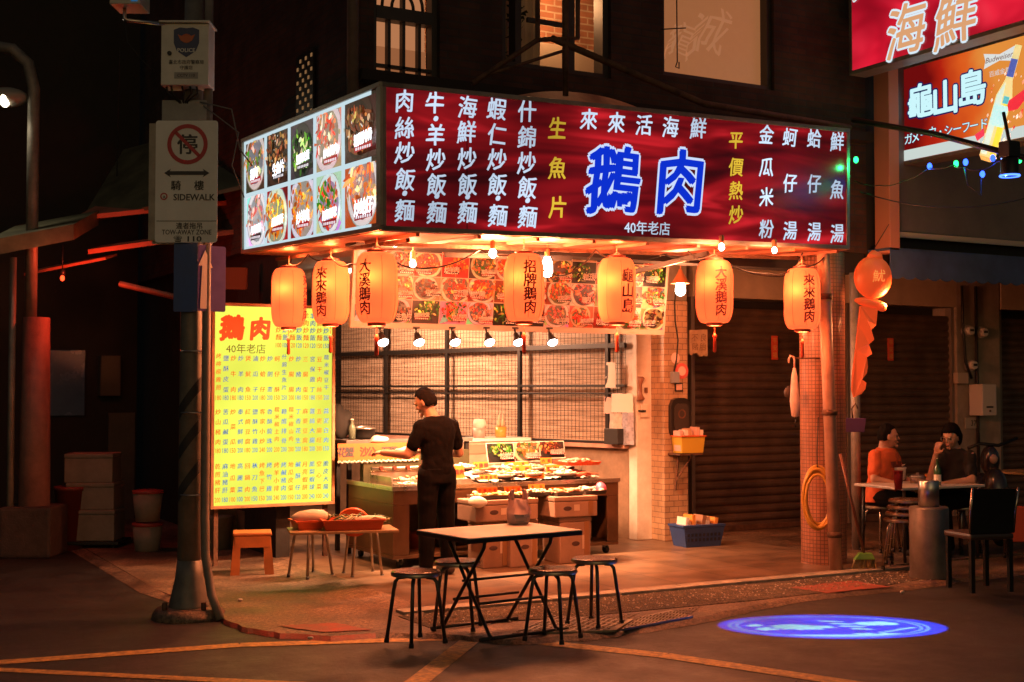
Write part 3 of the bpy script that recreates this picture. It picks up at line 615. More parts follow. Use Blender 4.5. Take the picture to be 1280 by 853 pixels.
# ================================================================ SIGNS
def silk(name, cols, es, sx=1.2, sz=3.0, seed=0., tube=True):
    m = bpy.data.materials.new(name); m.use_nodes = True; t = m.node_tree; L = t.links.new; t.nodes.clear()
    tc = t.nodes.new("ShaderNodeTexCoord"); mp = t.nodes.new("ShaderNodeMapping"); mp.inputs["Scale"].default_value = (sx*.35, sx*.35, sz); mp.inputs["Location"].default_value = (seed, seed, seed); mp.inputs["Rotation"].default_value = (0, .16, 0); L(tc.outputs["Object"], mp.inputs[0])
    wv = t.nodes.new("ShaderNodeTexNoise"); wv.inputs["Scale"].default_value = 1.1; wv.inputs["Detail"].default_value = 2.2; wv.inputs["Distortion"].default_value = 1.8; L(mp.outputs[0], wv.inputs["Vector"])
    r = t.nodes.new("ShaderNodeValToRGB"); e = r.color_ramp.elements
    e[0].position = .30; e[0].color = (*cols[0], 1); e[1].position = .74; e[1].color = (*cols[-1], 1)
    for i, c in enumerate(cols[1:-1]): k = e.new(.30+.44*(i+1)/(len(cols)-1)); k.color = (*c, 1)
    L(wv.outputs["Fac"], r.inputs[0])
    n = t.nodes.new("ShaderNodeTexNoise"); n.inputs["Scale"].default_value = .9; n.inputs["Detail"].default_value = 1; L(tc.outputs["Object"], n.inputs["Vector"])
    mr = t.nodes.new("ShaderNodeMapRange"); mr.inputs[1].default_value = .35; mr.inputs[2].default_value = .65; mr.inputs[3].default_value = es*.55; mr.inputs[4].default_value = es*1.35; L(n.outputs["Fac"], mr.inputs[0])
    em = t.nodes.new("ShaderNodeEmission"); L(r.outputs[0], em.inputs[0]); L(mr.outputs[0], em.inputs[1])
    gl = t.nodes.new("ShaderNodeBsdfGlossy"); gl.inputs["Roughness"].default_value = .25; gl.inputs[0].default_value = (.03, .03, .03, 1)
    ad = t.nodes.new("ShaderNodeAddShader"); L(em.outputs[0], ad.inputs[0]); L(gl.outputs[0], ad.inputs[1])
    o = t.nodes.new("ShaderNodeOutputMaterial"); L(ad.outputs[0], o.inputs[0]); return m
def glowvar(name, col, s, lo=.55, hi=1.3, sc=.9):
    m = bpy.data.materials.new(name); m.use_nodes = True; t = m.node_tree; L = t.links.new; t.nodes.clear()
    tc = t.nodes.new("ShaderNodeTexCoord"); n = t.nodes.new("ShaderNodeTexNoise"); n.inputs["Scale"].default_value = sc; n.inputs["Detail"].default_value = 1; L(tc.outputs["Object"], n.inputs["Vector"])
    mr = t.nodes.new("ShaderNodeMapRange"); mr.inputs[1].default_value = .35; mr.inputs[2].default_value = .65; mr.inputs[3].default_value = s*lo; mr.inputs[4].default_value = s*hi; L(n.outputs["Fac"], mr.inputs[0])
    e = t.nodes.new("ShaderNodeEmission"); e.inputs[0].default_value = (*col, 1); L(mr.outputs[0], e.inputs[1]); o = t.nodes.new("ShaderNodeOutputMaterial"); L(e.outputs[0], o.inputs[0]); return m
M_SFR = mat("weathered sign frame", (.30, .26, .22), .45, metal=.5, noise=.4, scale=5)
C0 = PD(477.5, 288, 9.6); TILT = Matrix.Rotation(radians(2.45), 3, RT); TE = TILT.to_euler()
SW, SH, SD = 4.56, 1.085, 3.29
def S_loc(px, py, y=0.0):          # picture point -> local x,z on the tilted front sign
    n = TILT @ Vector((0, 1, 0)); r = ray(px, py); o = C0+n*y; t = (o-EYE).dot(n)/r.dot(n); return TILT.transposed() @ (EYE+r*t-C0)
sg = thing("shop_sign", "long dark red backlit shop sign with blue goose meat characters", "sign", C0, tuple(TE))
b = MB(); e = .035
b.box(0, 0, 0, SW, .20, e); b.box(0, 0, SH-e, SW, .20, SH); b.box(0, 0, e, e, .20, SH-e); b.box(SW-e, 0, e, SW, .20, SH-e); b.box(e, .17, e, SW-e, .20, SH-e)
b.build("frame", M_SFR, sg, bevel=.004)
M_SILK = silk("red silk sign print", [(.045, .002, .004), (.13, .003, .006), (.30, .006, .010), (.72, .018, .028)], .85)
b = MB(); b.box(e, .012, e, SW-e, .02, SH-e); b.build("face_panel", M_SILK, sg)
b = MB()
b.box(.70, .0105, e, .706, .0115, SH-e)
b.build("panel_seam", mat("dark seam", (.02, .004, .005), .6), sg)
M_LW = glowvar("backlit pale lettering", (.62, .76, .95), 1.05, .6, 1.15); M_LY = glowvar("backlit yellow lettering", (.95, .62, .05), .75, .6, 1.15); M_LB = glow("backlit blue lettering", (.004, .03, .62), 1.0); M_LO = glow("backlit white outline", (.62, .74, 1.0), 1.0)
Z2 = lambda x, y: (470+x/3.877, 90+y/3.877)
Z3 = lambda x, y: (760+x/3.709, 90+y/3.709)
wl, yl = MB(), MB()
def put(mb, ch, p, pxs, bold=.018, y=.0095, br=1.0, rot=0.):
    q = S_loc(*p); q2 = S_loc(p[0], p[1]-10); k = (q2.z-q.z)/10
    mb.glyph(ch, (q.x, y, q.z), (1, 0, 0), (0, 0, 1), pxs*k*1.06, bold, br, rot, sx=.95)
cols = [("肉140,140 絲142,270 炒142,392 飯145,520 ・142,590 麵142,670"), ("牛288,150 ・293,228 羊292,305 炒293,425 飯297,545 ・298,604 麵298,680"), ("海447,170 鮮442,290 炒444,420 飯447,545 ・447,607 麵447,680"),
        ("蝦588,178 仁590,303 炒590,425 飯592,545 ・594,614 麵594,695"), ("什735,190 錦735,315 炒733,440 飯737,560 ・738,625 麵738,702")]
RB = random.Random(2)
for c in cols:
    for tk in c.split():
        x, y = tk[1:].split(","); put(wl, tk[0], Z2(float(x), float(y)), 27.5, .02, rot=RB.uniform(-.05, .05))
for ch, x, y in (("生", 882, 272), ("魚", 882, 465), ("片", 885, 655)): put(yl, ch, Z2(x, y), 27, .02)
put(wl, "來", Z2(1035, 230), 26, .018)
for ch, x, y in (("來", 43, 235), ("活", 170, 245), ("海", 293, 255), ("鮮", 422, 260)): put(wl, ch, Z3(x, y), 26, .018)
for tx, x0, ys in (("平價熱炒", 597, (315, 440, 550, 662)),):
    for ch, y in zip(tx, ys): put(yl, ch, Z3(x0, y), 23, .02)
for tx, x0, ys in (("金瓜米粉", 738, (290, 440, 580, 728)), ("蚵仔湯", 848, (303, 515, 735)), ("蛤仔湯", 960, (308, 518, 740)), ("鮮魚湯", 1066, (322, 545, 748))):
    for ch, y in zip(tx, ys): put(wl, ch, Z3(x0, y), 23.5, .018, rot=RB.uniform(-.05, .05))
q = S_loc(810, 285); wl.line("40年老店", (q.x, .0095, q.z), (1, 0, 0), (0, 0, 1), .115, .012, .45)
wl.build("lettering", M_LW, sg); yl.build("lettering", M_LY, sg)
ol, bl = MB(), MB()
for ch, p, s in (("鵝", (768, 224), 82), ("肉", (851, 227), 78)):
    put(ol, ch, p, s, .058, .0085); put(bl, ch, p, s, .027, .0065)
ol.build("lettering_outline", M_LO, sg); bl.build("large_lettering", M_LB, sg)

# ---- food prints made of many small coloured pieces
PAL = [  # background, plate, food colours
 ((.62, .68, .72), (.85, .88, .90), [(.60, .25, .20), (.72, .38, .32), (.48, .16, .12), (.80, .55, .48)]),
 ((.42, .02, .02), (.85, .82, .78), [(.85, .36, .03), (.75, .20, .015), (.95, .58, .10), (.50, .12, .02)]),
 ((.45, .52, .50), (.80, .82, .82), [(.80, .14, .04), (.06, .26, .02), (.90, .42, .18), (.12, .32, .03), (.65, .05, .03)]),
 ((.50, .13, .03), (.82, .82, .80), [(.85, .28, .07), (.90, .42, .15), (.72, .14, .03), (.95, .62, .35)]),
 ((.07, .03, .02), (.10, .05, .03), [(.36, .13, .04), (.52, .24, .08), (.20, .06, .02), (.70, .42, .2)]),
 ((.10, .08, .07), (.05, .05, .05), [(.09, .34, .02), (.22, .50, .05), (.65, .68, .35), (.04, .16, .015)]),
 ((.55, .32, .20), (.80, .75, .68), [(.82, .14, .05), (.92, .30, .16), (.66, .07, .03), (.95, .62, .48)]),
 ((.13, .06, .03), (.75, .70, .62), [(.52, .24, .06), (.72, .44, .16), (.32, .12, .03), (.85, .65, .42), (.10, .28, .03)]),
 ((.42, .38, .34), (.85, .82, .78), [(.13, .05, .025), (.24, .09, .04), (.07, .025, .015), (.45, .22, .08)]),
 ((.30, .15, .06), (.85, .80, .70), [(.88, .66, .28), (.80, .50, .14), (.95, .82, .52), (.55, .3, .08), (.08, .28, .03)])]
DISH = ["鵝肉", "炒羊肉", "紅燒豆腐", "生魚片", "鳳梨蝦球", "三杯雞", "鹽酥皮蛋", "炒蛤仔", "烤竹雞", "炒山豬肉", "泰式鮮蚵", "香酥龍珠", "糖醋排骨", "客家小炒", "薑絲大腸", "月亮蝦餅", "蚵仔酥", "五更腸旺", "麻油豬肝", "蒜泥白肉"]
def food_photo(o, ux, uy, n, w_, h_, i, k=1.0, caption=True, pal=None):
    R = random.Random(100+i*7); b = MB(); o, ux, uy, n = Vector(o), Vector(ux).normalized(), Vector(uy).normalized(), Vector(n).normalized()
    lay = [0]
    def P(u, v): u = min(1, max(0, u)); v = min(1, max(0, v)); return o+ux*(u*w_)+uy*(v*h_)+n*(lay[0]*.00035)
    bgc, plc, fc = PAL[pal if pal is not None else (i*7+R.randrange(3)) % len(PAL)]
    jit = lambda c, a=.25: tuple(max(0, min(1, x*(1+R.uniform(-a, a))))*k for x in c)
    def blob(cx, cy, a, bb, th, col, m=7, rough=.25):
        lay[0] += 1; b.col = col
        b.poly([P(cx+(a*cos(t)*cos(th)-bb*sin(t)*sin(th))*s, cy+(a*cos(t)*sin(th)+bb*sin(t)*cos(th))*s*w_/h_) for t, s in ((2*pi*j/m, R.uniform(1-rough, 1+rough)) for j in range(m))])
    b.col = jit(bgc); b.poly([P(0, 0), P(1, 0), P(1, 1), P(0, 1)])
    for j in range(3): blob(R.random(), R.random(), R.uniform(.2, .5), R.uniform(.1, .25), R.uniform(0, 3), jit(bgc, .5), 5)
    cx, cy = R.uniform(.42, .6), R.uniform(.45, .62); pr = R.uniform(.42, .6)
    if R.random() < .8:
        blob(cx, cy, pr*1.04, pr*1.0, 0, jit(tuple(x*.4 for x in plc)), 26, .01); blob(cx, cy, pr, pr*.96, 0, jit(tuple(x*.8 for x in plc), .12), 26, .01); blob(cx, cy-.02, pr*.82, pr*.76, 0, jit(tuple(x*.38 for x in plc), .2), 24, .02)
    for j in range(R.randint(55, 85)):
        rr = pr*.92*sqrt(R.random()); a = R.uniform(0, 2*pi); c = R.choice(fc); sh = .55+.9*R.random()
        big = R.random() < .25
        blob(cx+rr*cos(a), cy+rr*sin(a)*.9+.03*R.random(), R.uniform(.06, .15) if big else R.uniform(.03, .08), R.uniform(.02, .05), R.uniform(0, 3.1), tuple(min(1, x*sh)*k for x in jit(c)), R.randint(5, 8), .35)
    for j in range(9):
        rr = pr*.6*sqrt(R.random()); a = R.uniform(0, 6.28); blob(cx+rr*cos(a), cy+rr*sin(a), R.uniform(.01, .03), .01, R.uniform(0, 3), tuple(x*k for x in (.85, .8, .7)) if R.random() < .6 else tuple(x*k for x in (.06, .22, .03)), 5)
    if caption:
        right = R.random() < .85; x0 = .42 if right else .05; y0 = R.uniform(.10, .2); x1 = x0+.55
        lay[0] += 2; b.col = tuple(x*k for x in R.choice([(.45, .03, .04), (.05, .04, .20), (.35, .02, .03), (.05, .03, .03)])); b.poly([P(x0, y0-.03), P(x1, y0+.0), P(x1, y0+.10), P(x0, y0+.07)])
        lay[0] += 2
        s = DISH[(i*3) % len(DISH)]; cw = .55/max(3, len(s))
        for j, ch in enumerate(s):
            b.col = (.9*k, .88*k, .86*k); mp = lambda x, y: P(x0+cw*(j+.5)+x/w_, y0+.17+y/h_+.05*(j/len(s)))
            b.glyph(ch, None or (0, 0, 0), (1, 0, 0), (0, 0, 1), cw*w_*1.15, .03, 0, 0, mp, 1)
        b.col = (.85*k, .8*k, .8*k)
        for j in range(7): u = x0+.04+j*.07; b.poly([P(u, y0), P(u+.045, y0+.004), P(u+.045, y0+.05), P(u, y0+.045)])
    return b
# ---- left light box with ten dish photographs (tilted with the sign, faces the alley)
lb = thing("menu_lightbox", "white backlit light box with ten dish photographs, alley side", "sign", C0, tuple(TE))
b = MB()
y0, y1, t = .0, SD, .2
b.box(-.022, y0, 0, t-.021, y1, e); b.box(-.022, y0, SH-e, t-.021, y1, SH); b.box(-.022, y0, e, t-.021, e, SH-e) if False else None
b.box(-.022, -.022, e, -.001, .06, SH-e); b.box(-.022, y1-e, e, t-.021, y1, SH-e); b.box(t-.03, .25, e, t-.021, y1-e, SH-e)
b.M = Matrix(); b.build("frame", mat("beige sign frame", (.40, .36, .27), .45, metal=.3, noise=.35, scale=5), lb, bevel=.004)
M_BACK = glow("backlit cool white", (.72, .92, 1.0), .80)
b = MB(); b.box(.0, .21, e, .006, y1-e, SH-e); b.build("face_panel", M_BACK, lb)
M_FPB = attrmat("backlit food print", 1.2, .4, (.95, 1.0, 1.08), 1.35)
ycol = [3.20, 2.615, 2.02, 1.41, .80, .06]; yy = [3.22, 2.58, 1.93, 1.33, .70, .09]
# photographs from far (alley) end to the corner: five columns, two rows
pw = [(3.19, 2.66), (2.58, 2.03), (1.955, 1.41), (1.335, .79), (.715, .09)]
for r_ in range(2):
    for c_ in range(5):
        ya, yb = pw[c_]; za = .56 if r_ == 0 else .06; hh = .46
        f = food_photo((-.0012, ya, za), (0, -1, 0), (0, 0, 1), (-1, 0, 0), ya-yb, hh, r_*5+c_, pal=((7, 4, 5, 6, 4), (0, 1, 1, 2, 3))[r_][c_])
        f.build("dish_photograph", M_FPB, lb, attr=True)
# ---- canopy soffit under the light boxes
so = thing("sign_soffit", "pale sheet metal soffit under the red sign", "canopy", C0, tuple(TE))
M_SOF = mat("painted sheet soffit", (.40, .13, .07), .5, noise=.25, scale=2)
b = MB(); b.box(.18, .03, -.006, SW-.01, 1.05, -.002); b.box(.0, .03, -.006, .178, SD-.02, -.002); b.box(.18, 1.052, -.006, 1.0, SD-.02, -.002)
for i in range(9): x = .3+i*.52; b.box(x, .06, -.03, x+.03, 1.04, -.0062)
b.build("sheet", M_SOF, so)
b = MB(); b.bar((.25, .55, -.06), (SW-.1, .5, -.06), .03, .03); b.bar((.3, .2, -.05), (.3, SD-.1, -.05), .03, .03); b.build("hanging_rail", M_RUST, so)
for a, c in (((1.0, 1.0, -.10), (2.0, .62, -.12)), ((2.85, .9, -.2), (3.2, .3, -.06))): b = MB(); b.bar(a, c, .06, .04); b.build("brace", M_DKST, so)

# ---- hanging board of dish photographs inside
pb = PY(438, 408, 11.0); pe = PY(831, 418, 11.0); BW = pe.x-pb.x; BH = 1.16
hb = thing("dish_photo_board", "big hanging board covered in rows of dish photographs", "menu board", (pb.x, 11.0, (pb.z+pe.z)/2), (radians(7), 0, 0))
box("frame", mat("white board frame", (.34, .26, .22), .5, noise=.1), 0, .004, -.012, BW, .05, BH, hb, .004)
b = MB(); b.line("鵝肉・鵝肉・海產", (BW*.5, -.0, .012), (1, 0, 0), (0, 0, 1), .04, .01); 
M_FP = attrmat("food print", 0, .4, (.92, .80, .76), 1.9)
nx, nz = 12, 5; gx, gz = BW-.06, BH-.075; idx = 20
for j in range(nz):
    for i in range(nx):
        w_, h_ = gx/nx, gz/nz
        f = food_photo((.03+i*w_+.0035, .0025, .04+j*h_+.003), (1, 0, 0), (0, 0, 1), (0, -1, 0), w_-.007, h_-.007, idx, .95); idx += 1
        f.build("dish_photograph", M_FP, hb, attr=True)
b = MB()
for x in (.4, BW-.4): b.bar((x, .06, BH-.05), (x, .1, BH+.12), .02, .02)
b.build("hanger", M_DKST, hb)
# ---- yellow price board on the left
a, c = PY(262, 637, 12.1), PY(417, 630, 12.1); mw_, mh = c.x-a.x, PY(262, 378, 12.1).z-a.z
ym = thing("price_board", "tall glowing yellow price board with red goose meat heading", "menu board", (a.x, 12.1, a.z))
b = MB(); b.box(0, -.03, 0, mw_, .12, .03); b.box(0, -.03, mh-.03, mw_, .12, mh); b.box(0, -.03, .03, .03, .12, mh-.03); b.box(mw_-.03, -.03, .03, mw_, .12, mh-.03); b.box(.03, .10, .03, mw_-.03, .12, mh-.03)
b.build("frame", mat("orange brown frame", (.42, .22, .11), .5, noise=.3), ym, bevel=.004)
box("leg", M_RUST, .05, .03, -a.z+.03, .09, .07, -.001, ym); box("leg", M_RUST, mw_-.09, .03, -a.z+.03, mw_-.05, .07, -.001, ym)
box("face_panel", glowvar("backlit yellow face", (.97, 1.0, .11), 1.0, .85, 1.12, 1.2), .03, -.012, .03, mw_-.03, -.004, mh-.03, ym)
ro, bl2, hd, dk = MB(), MB(), MB(), MB()
Wm = lambda x, y: Vector((mw_*(x-38)/(535-38), -.016, mh*(1-(y-32)/(832-32))))   # from an enlarged reading of the board
def mg(mb, ch, x, y, s, bold=.012, br=0., yy=-.016): q = Wm(x, y); mb.glyph(ch, (q.x, yy, q.z), (1, 0, 0), (0, 0, 1), s*mh/800, bold, br, res=1)
mg(hd, "鵝", 118, 128, 100, .045, .8); mg(hd, "肉", 228, 130, 90, .045, .8)
q = Wm(172, 210); dk.line("40年老店", q, (1, 0, 0), (0, 0, 1), 40*mh/800, .004, 155*mw_/497)
rows = [
 (248, 370, 402, "烤檸檬雞翅180 鹽酥皮蛋180 炒牛肉180 炒羊肉180 煲魷魚150 滷瓜子200 炒蛤仔180 炒劍蔥200 蚵仔酥150 什錦生魚片250 炒腸腸200 炒豬肉180 三腸蛋150 宮保雞丁180 豆干肉絲150 糯米椒豆干200"),
 (457, 573, 607, "炒山豬肉180 苦瓜鹹蛋180 炒菜瓜150 泰式鮮蚵200 紅燒豆腐180 鹽酥竹雞200 客家小炒240 香酥龍珠200 糯米椒土肉200 糖醋排骨200 糯米椒山肉200 丁香花生200 麻婆豆腐180 薑絲大腸200 五更腸旺200 蒜泥白肉150"),
 (668, 760, 797, "乾煎豬肝200 麻油豬肝180 地瓜葉100 高麗菜100 回鍋肉200 秋刀魚150 烤魚下巴150 烤竹雞200 烤羊小排240 烤鹹豬肉200 地瓜皮蛋150 鹹酥仔120 月亮蝦餅200 鳳梨蝦球240 空心菜100 脆皮大腸240")]
import re
for ya, yb, yp, s in rows:
    for i, tk in enumerate(s.split()):
        m = re.match(r"(\D+)(\d+)", tk); x = 66+i*28.9; mb = (ro, bl2)[i % 2]; n = len(m[1])
        for j, ch in enumerate(m[1]): mg(mb, ch, x, ya+(yb-ya)*(j/(n-1))-(8 if n > 4 else 0), 23 if n < 5 else 21, .02, .7)
        qq = Wm(x, yp); mb.line(m[2], qq, (1, 0, 0), (0, 0, 1), 26*mh/800, .006, 22*mw_/497)
for i, tk in enumerate("肉絲炒麵100 肉絲炒飯100 牛肉炒麵120 牛肉炒飯120 羊肉炒麵120 羊肉炒飯120 什錦炒麵150 什錦炒飯150".split()):
    x = 302+i*28; mb = (ro, bl2)[i % 2]
    for j, ch in enumerate(tk[:4]): mg(mb, ch, x, 75+j*29, 25, .02, .7)
    mb.line(tk[4:], Wm(x, 194), (1, 0, 0), (0, 0, 1), 26*mh/800, .006, 22*mw_/497)
M_INKR = mat("translucent orange ink", (.3, .05, .0), .5, emit=(.72, .10, .008), es=.7); M_INKB = mat("translucent blue ink", (.0, .1, .4), .5, emit=(.01, .13, .46), es=.7)
ro.build("orange_lettering", M_INKR, ym); bl2.build("blue_lettering", M_INKB, ym); hd.build("heading", mat("translucent red ink", (.4, .02, .0), .5, emit=(.85, .07, .01), es=.85), ym); dk.build("subtitle", mat("dark ink", (.05, .05, .01), .5, emit=(.10, .12, .01), es=.5), ym)

# ---- projecting signs of the neighbours (faces turned to the alley, -x)
def vsign(name, label, x, tl, br, br_r, m, depth=.22):
    """sign in a plane x = const; tl/bl picture points of its far edge; runs toward the street"""
    p = PX(*tl, x); q = PX(*br, x); yr = PX(*br_r, x).y; o = thing(name, label, "sign", (x, p.y, q.z)); ln = p.y-yr; h = p.z-q.z
    b = MB(); b.box(0, -ln, 0, depth, 0, .04); b.box(0, -ln, h-.04, depth, 0, h); b.box(0, -.04, .04, depth, 0, h-.04); b.box(0, -ln, .04, depth, -ln+.04, h-.04); b.box(depth-.03, -ln+.04, .04, depth, -.04, h-.04); b.build("frame", M_DARK if False else M_SFR, o, bevel=.004)
    box("face_panel", m, .006, -ln+.04, .04, .016, -.04, h-.04, o)
    return o, ln, h
def on_x(o, px, py): q = PX(px, py, o.location.x); return Vector((-.004, q.y-o.location.y, q.z-o.location.z))
M_RS = silk("bright red silk print", [(.22, .003, .010), (.52, .006, .022), (.80, .018, .045), (.95, .05, .08)], .95, 1.6, 1.5, 3.1)
rs, ln, h = vsign("red_seafood_sign", "bright red backlit sign with big cream seafood characters", 9.3, (1060, -60), (1060, 95), (1420, 10), M_RS)
o1, o2 = MB(), MB()
for ch, px, py, s in (("海", 1133, 37, .52), ("鮮", 1195, 22, .52), ("鵝", 1080, -22, .30), ("肉", 1105, -30, .3)):
    q = on_x(rs, px, py)
    for mb, bd_, dx in ((o1, .05, -.002), (o2, .014, -.0045)): mb.glyph(ch, q+Vector((dx, 0, 0)), (0, -1, 0), (0, 0, 1), s, bd_, 1.0)
o1.build("lettering_outline", glow("white blue outline", (.75, .9, 1), .95), rs); o2.build("lettering", glow("cream lettering", (.85, .42, .20), .85), rs)
# orange sign with beer bottle
def orangegrad():
    m = bpy.data.materials.new("orange sign print"); m.use_nodes = True; t = m.node_tree; L = t.links.new; t.nodes.clear(); tc = t.nodes.new("ShaderNodeTexCoord")
    s = t.nodes.new("ShaderNodeSeparateXYZ"); L(tc.outputs["Object"], s.inputs[0]); mr = t.nodes.new("ShaderNodeMapRange"); mr.inputs[1].default_value = 0; mr.inputs[2].default_value = -1.7; L(s.outputs[1], mr.inputs[0])
    n = t.nodes.new("ShaderNodeTexNoise"); n.inputs["Scale"].default_value = 1.6; n.inputs["Detail"].default_value = 3; L(tc.outputs["Object"], n.inputs["Vector"])
    a = t.nodes.new("ShaderNodeMath"); a.operation = 'MULTIPLY_ADD'; a.inputs[1].default_value = .55; L(n.outputs["Fac"], a.inputs[0]); L(mr.outputs[0], a.inputs[2])
    r = t.nodes.new("ShaderNodeValToRGB"); e = r.color_ramp.elements; e[0].position = .42; e[0].color = (.17, .004, .004, 1); e[1].position = 1.15 if False else 1.0; e[1].color = (.85, .30, .05, 1)
    k = e.new(.58); k.color = (.50, .018, .006, 1); k = e.new(.82); k.color = (.80, .12, .015, 1)
    L(a.outputs[0], r.inputs[0]); em = t.nodes.new("ShaderNodeEmission"); em.inputs[1].default_value = .9; L(r.outputs[0], em.inputs[0]); o = t.nodes.new("ShaderNodeOutputMaterial"); L(em.outputs[0], o.inputs[0]); return m
os_, ln, h = vsign("turtle_island_sign", "orange red backlit restaurant sign with beer bottle picture", 10.18, (1124, 84), (1128, 207), (1330, 174), orangegrad())
ou, inn = MB(), MB()
for ch, px, py in (("龜", 1151, 126), ("山", 1182, 122), ("島", 1215, 110)):
    q = on_x(os_, px, py); ou.glyph(ch, q, (0, -1, 0), (0, 0, 1), .37, .075, 0); inn.glyph(ch, q+Vector((-.002, 0, 0)), (0, -1, 0), (0, 0, 1), .37, .03, 0)
kana = [("ガ", 1136, 174), ("メ", 1145, 172), ("ー", 1156, 168), ("ウ", 1166, 165), ("・", 1176, 165), ("シ", 1186, 163), ("ー", 1197, 161), ("フ", 1208, 159), ("ー", 1218, 157), ("ド", 1230, 155)]
for ch, px, py in kana:
    q = on_x(os_, px, py); ou.glyph(ch, q, (0, -1, 0), (0, 0, 1), .12, .05, 0); inn.glyph(ch, q+Vector((-.002, 0, 0)), (0, -1, 0), (0, 0, 1), .12, .012, 0)
ou.build("lettering_outline", glow("navy outline", (.004, .012, .12), .8), os_); inn.build("lettering", glow("ice white lettering", (.62, .95, 1.0), .98), os_)
a, c = on_x(os_, 1129, 207), on_x(os_, 1330, 174); b = MB(); b.box(-.003, c.y, .042, .004, -.042, .15); b.build("white_band", glow("backlit white band", (.80, .90, .85), .75), os_)
def bottle_print():
    b = MB(); q = on_x(os_, 1258, 130); ax = Vector((0, -.36, .93)).normalized(); ay = Vector((0, -.93, -.36)).normalized(); k = [0]
    def quad(pts, col): k[0] += 1; b.col = col; b.poly([q+Vector((-.001-.0007*k[0], 0, 0))+ax*u+ay*v for u, v in pts])
    R = random.Random(3)
    for i in range(70):
        u, v = R.uniform(-.55, .3), R.uniform(-.2, .25); s = R.uniform(.01, .03); quad([(u-s, v), (u, v-s*.6), (u+s, v), (u, v+s*.7)], R.choice([(.9, .35, .2), (.85, .6, .45), (.95, .8, .7), (.7, .06, .05)]))
    quad([(-.52, -.10), (-.52, .10), (.06, .10), (.22, .045), (.55, .04), (.55, -.04), (.22, -.045), (.06, -.10)], (.82, .70, .30))
    quad([(-.50, -.09), (-.50, -.02), (.06, -.02), (.2, -.03), (.06, -.09)], (.62, .85, .75)); quad([(-.5, .02), (-.5, .09), (.0, .09), (.05, .02)], (.90, .75, .06))
    quad([(-.22, -.09), (-.22, .09), (-.02, .09), (-.02, -.09)], (.5, .88, .9)); quad([(.25, -.043), (.25, .043), (.42, .04), (.42, -.04)], (.08, .12, .45)); quad([(-.52, -.1), (-.56, -.06), (-.56, .06), (-.52, .1)], (.85, .45, .12))
    quad([(.02, .05), (.12, .16), (.2, .24), (.14, .28), (-.02, .2), (-.06, .1)], (.75, .03, .05)); quad([(-.0, .0), (.07, .0), (.07, .07), (0, .07)], (.1, .5, .6)); quad([(-.35, -.22), (-.27, -.13), (-.33, -.10), (-.4, -.17)], (.8, .05, .1))
    return b
bottle_print().build("bottle_print", attrmat("backlit bottle print", .95), os_, attr=True)
q = on_x(os_, 1250, 72); b = MB(); X = lambda u, v, d=0: q+Vector((-.002-d, -u, v+u*.0))
for s in (-1, 1): b.poly([X(0, .03), X(0, -.03), X(s*.19, -.075), X(s*.17, .0), X(s*.19, .075)])
b.build("bow_tie_emblem", glow("emblem white", (.85, .88, .85), .85), os_)
b = MB(); b.line("Budweiser", X(0, 0, .003), (0, -1, .0), (0, 0, 1), .075, -.0, .32, shear=.3); b.build("emblem_lettering", glow("emblem brown", (.25, .05, .02), .6), os_)
b = MB(); b.line("百威金尊", X(0, -.14), (0, -1, 0), (0, 0, 1), .06, .012, .25); b.build("emblem_caption", glow("caption white", (.85, .75, .7), .8), os_)

# ================================================================ LANTERNS
M_PAPER_L = None
def papermat():
    m = bpy.data.materials.new("orange lantern paper"); m.use_nodes = True; t = m.node_tree; L = t.links.new; t.nodes.clear()
    tr = t.nodes.new("ShaderNodeBsdfTranslucent"); tr.inputs[0].default_value = (1.0, .34, .095, 1)
    df = t.nodes.new("ShaderNodeBsdfDiffuse"); df.inputs[0].default_value = (.75, .20, .08, 1)
    mx = t.nodes.new("ShaderNodeMixShader"); mx.inputs[0].default_value = .65; L(df.outputs[0], mx.inputs[1]); L(tr.outputs[0], mx.inputs[2])
    em = t.nodes.new("ShaderNodeEmission"); em.inputs[0].default_value = (1.0, .165, .058, 1); em.inputs[1].default_value = .70
    ad = t.nodes.new("ShaderNodeAddShader"); L(mx.outputs[0], ad.inputs[0]); L(em.outputs[0], ad.inputs[1])
    o = t.nodes.new("ShaderNodeOutputMaterial"); L(ad.outputs[0], o.inputs[0]); return m
M_PAPER_L = papermat(); M_CAPL = mat("lantern cap", (.22, .05, .03), .5); M_TAS = mat("red tassel", (.62, .07, .03), .7); M_INK = mat("dark red brush ink", (.20, .016, .012), .7)
LH, LR = .53, .158
def lr(z):    # lantern radius at height z (0 bottom .. LH)
    t = z/LH; s = min(1, min(t, 1-t)/.30); return LR*(.62+.38*sqrt(max(0, 1-(1-s)**2)))
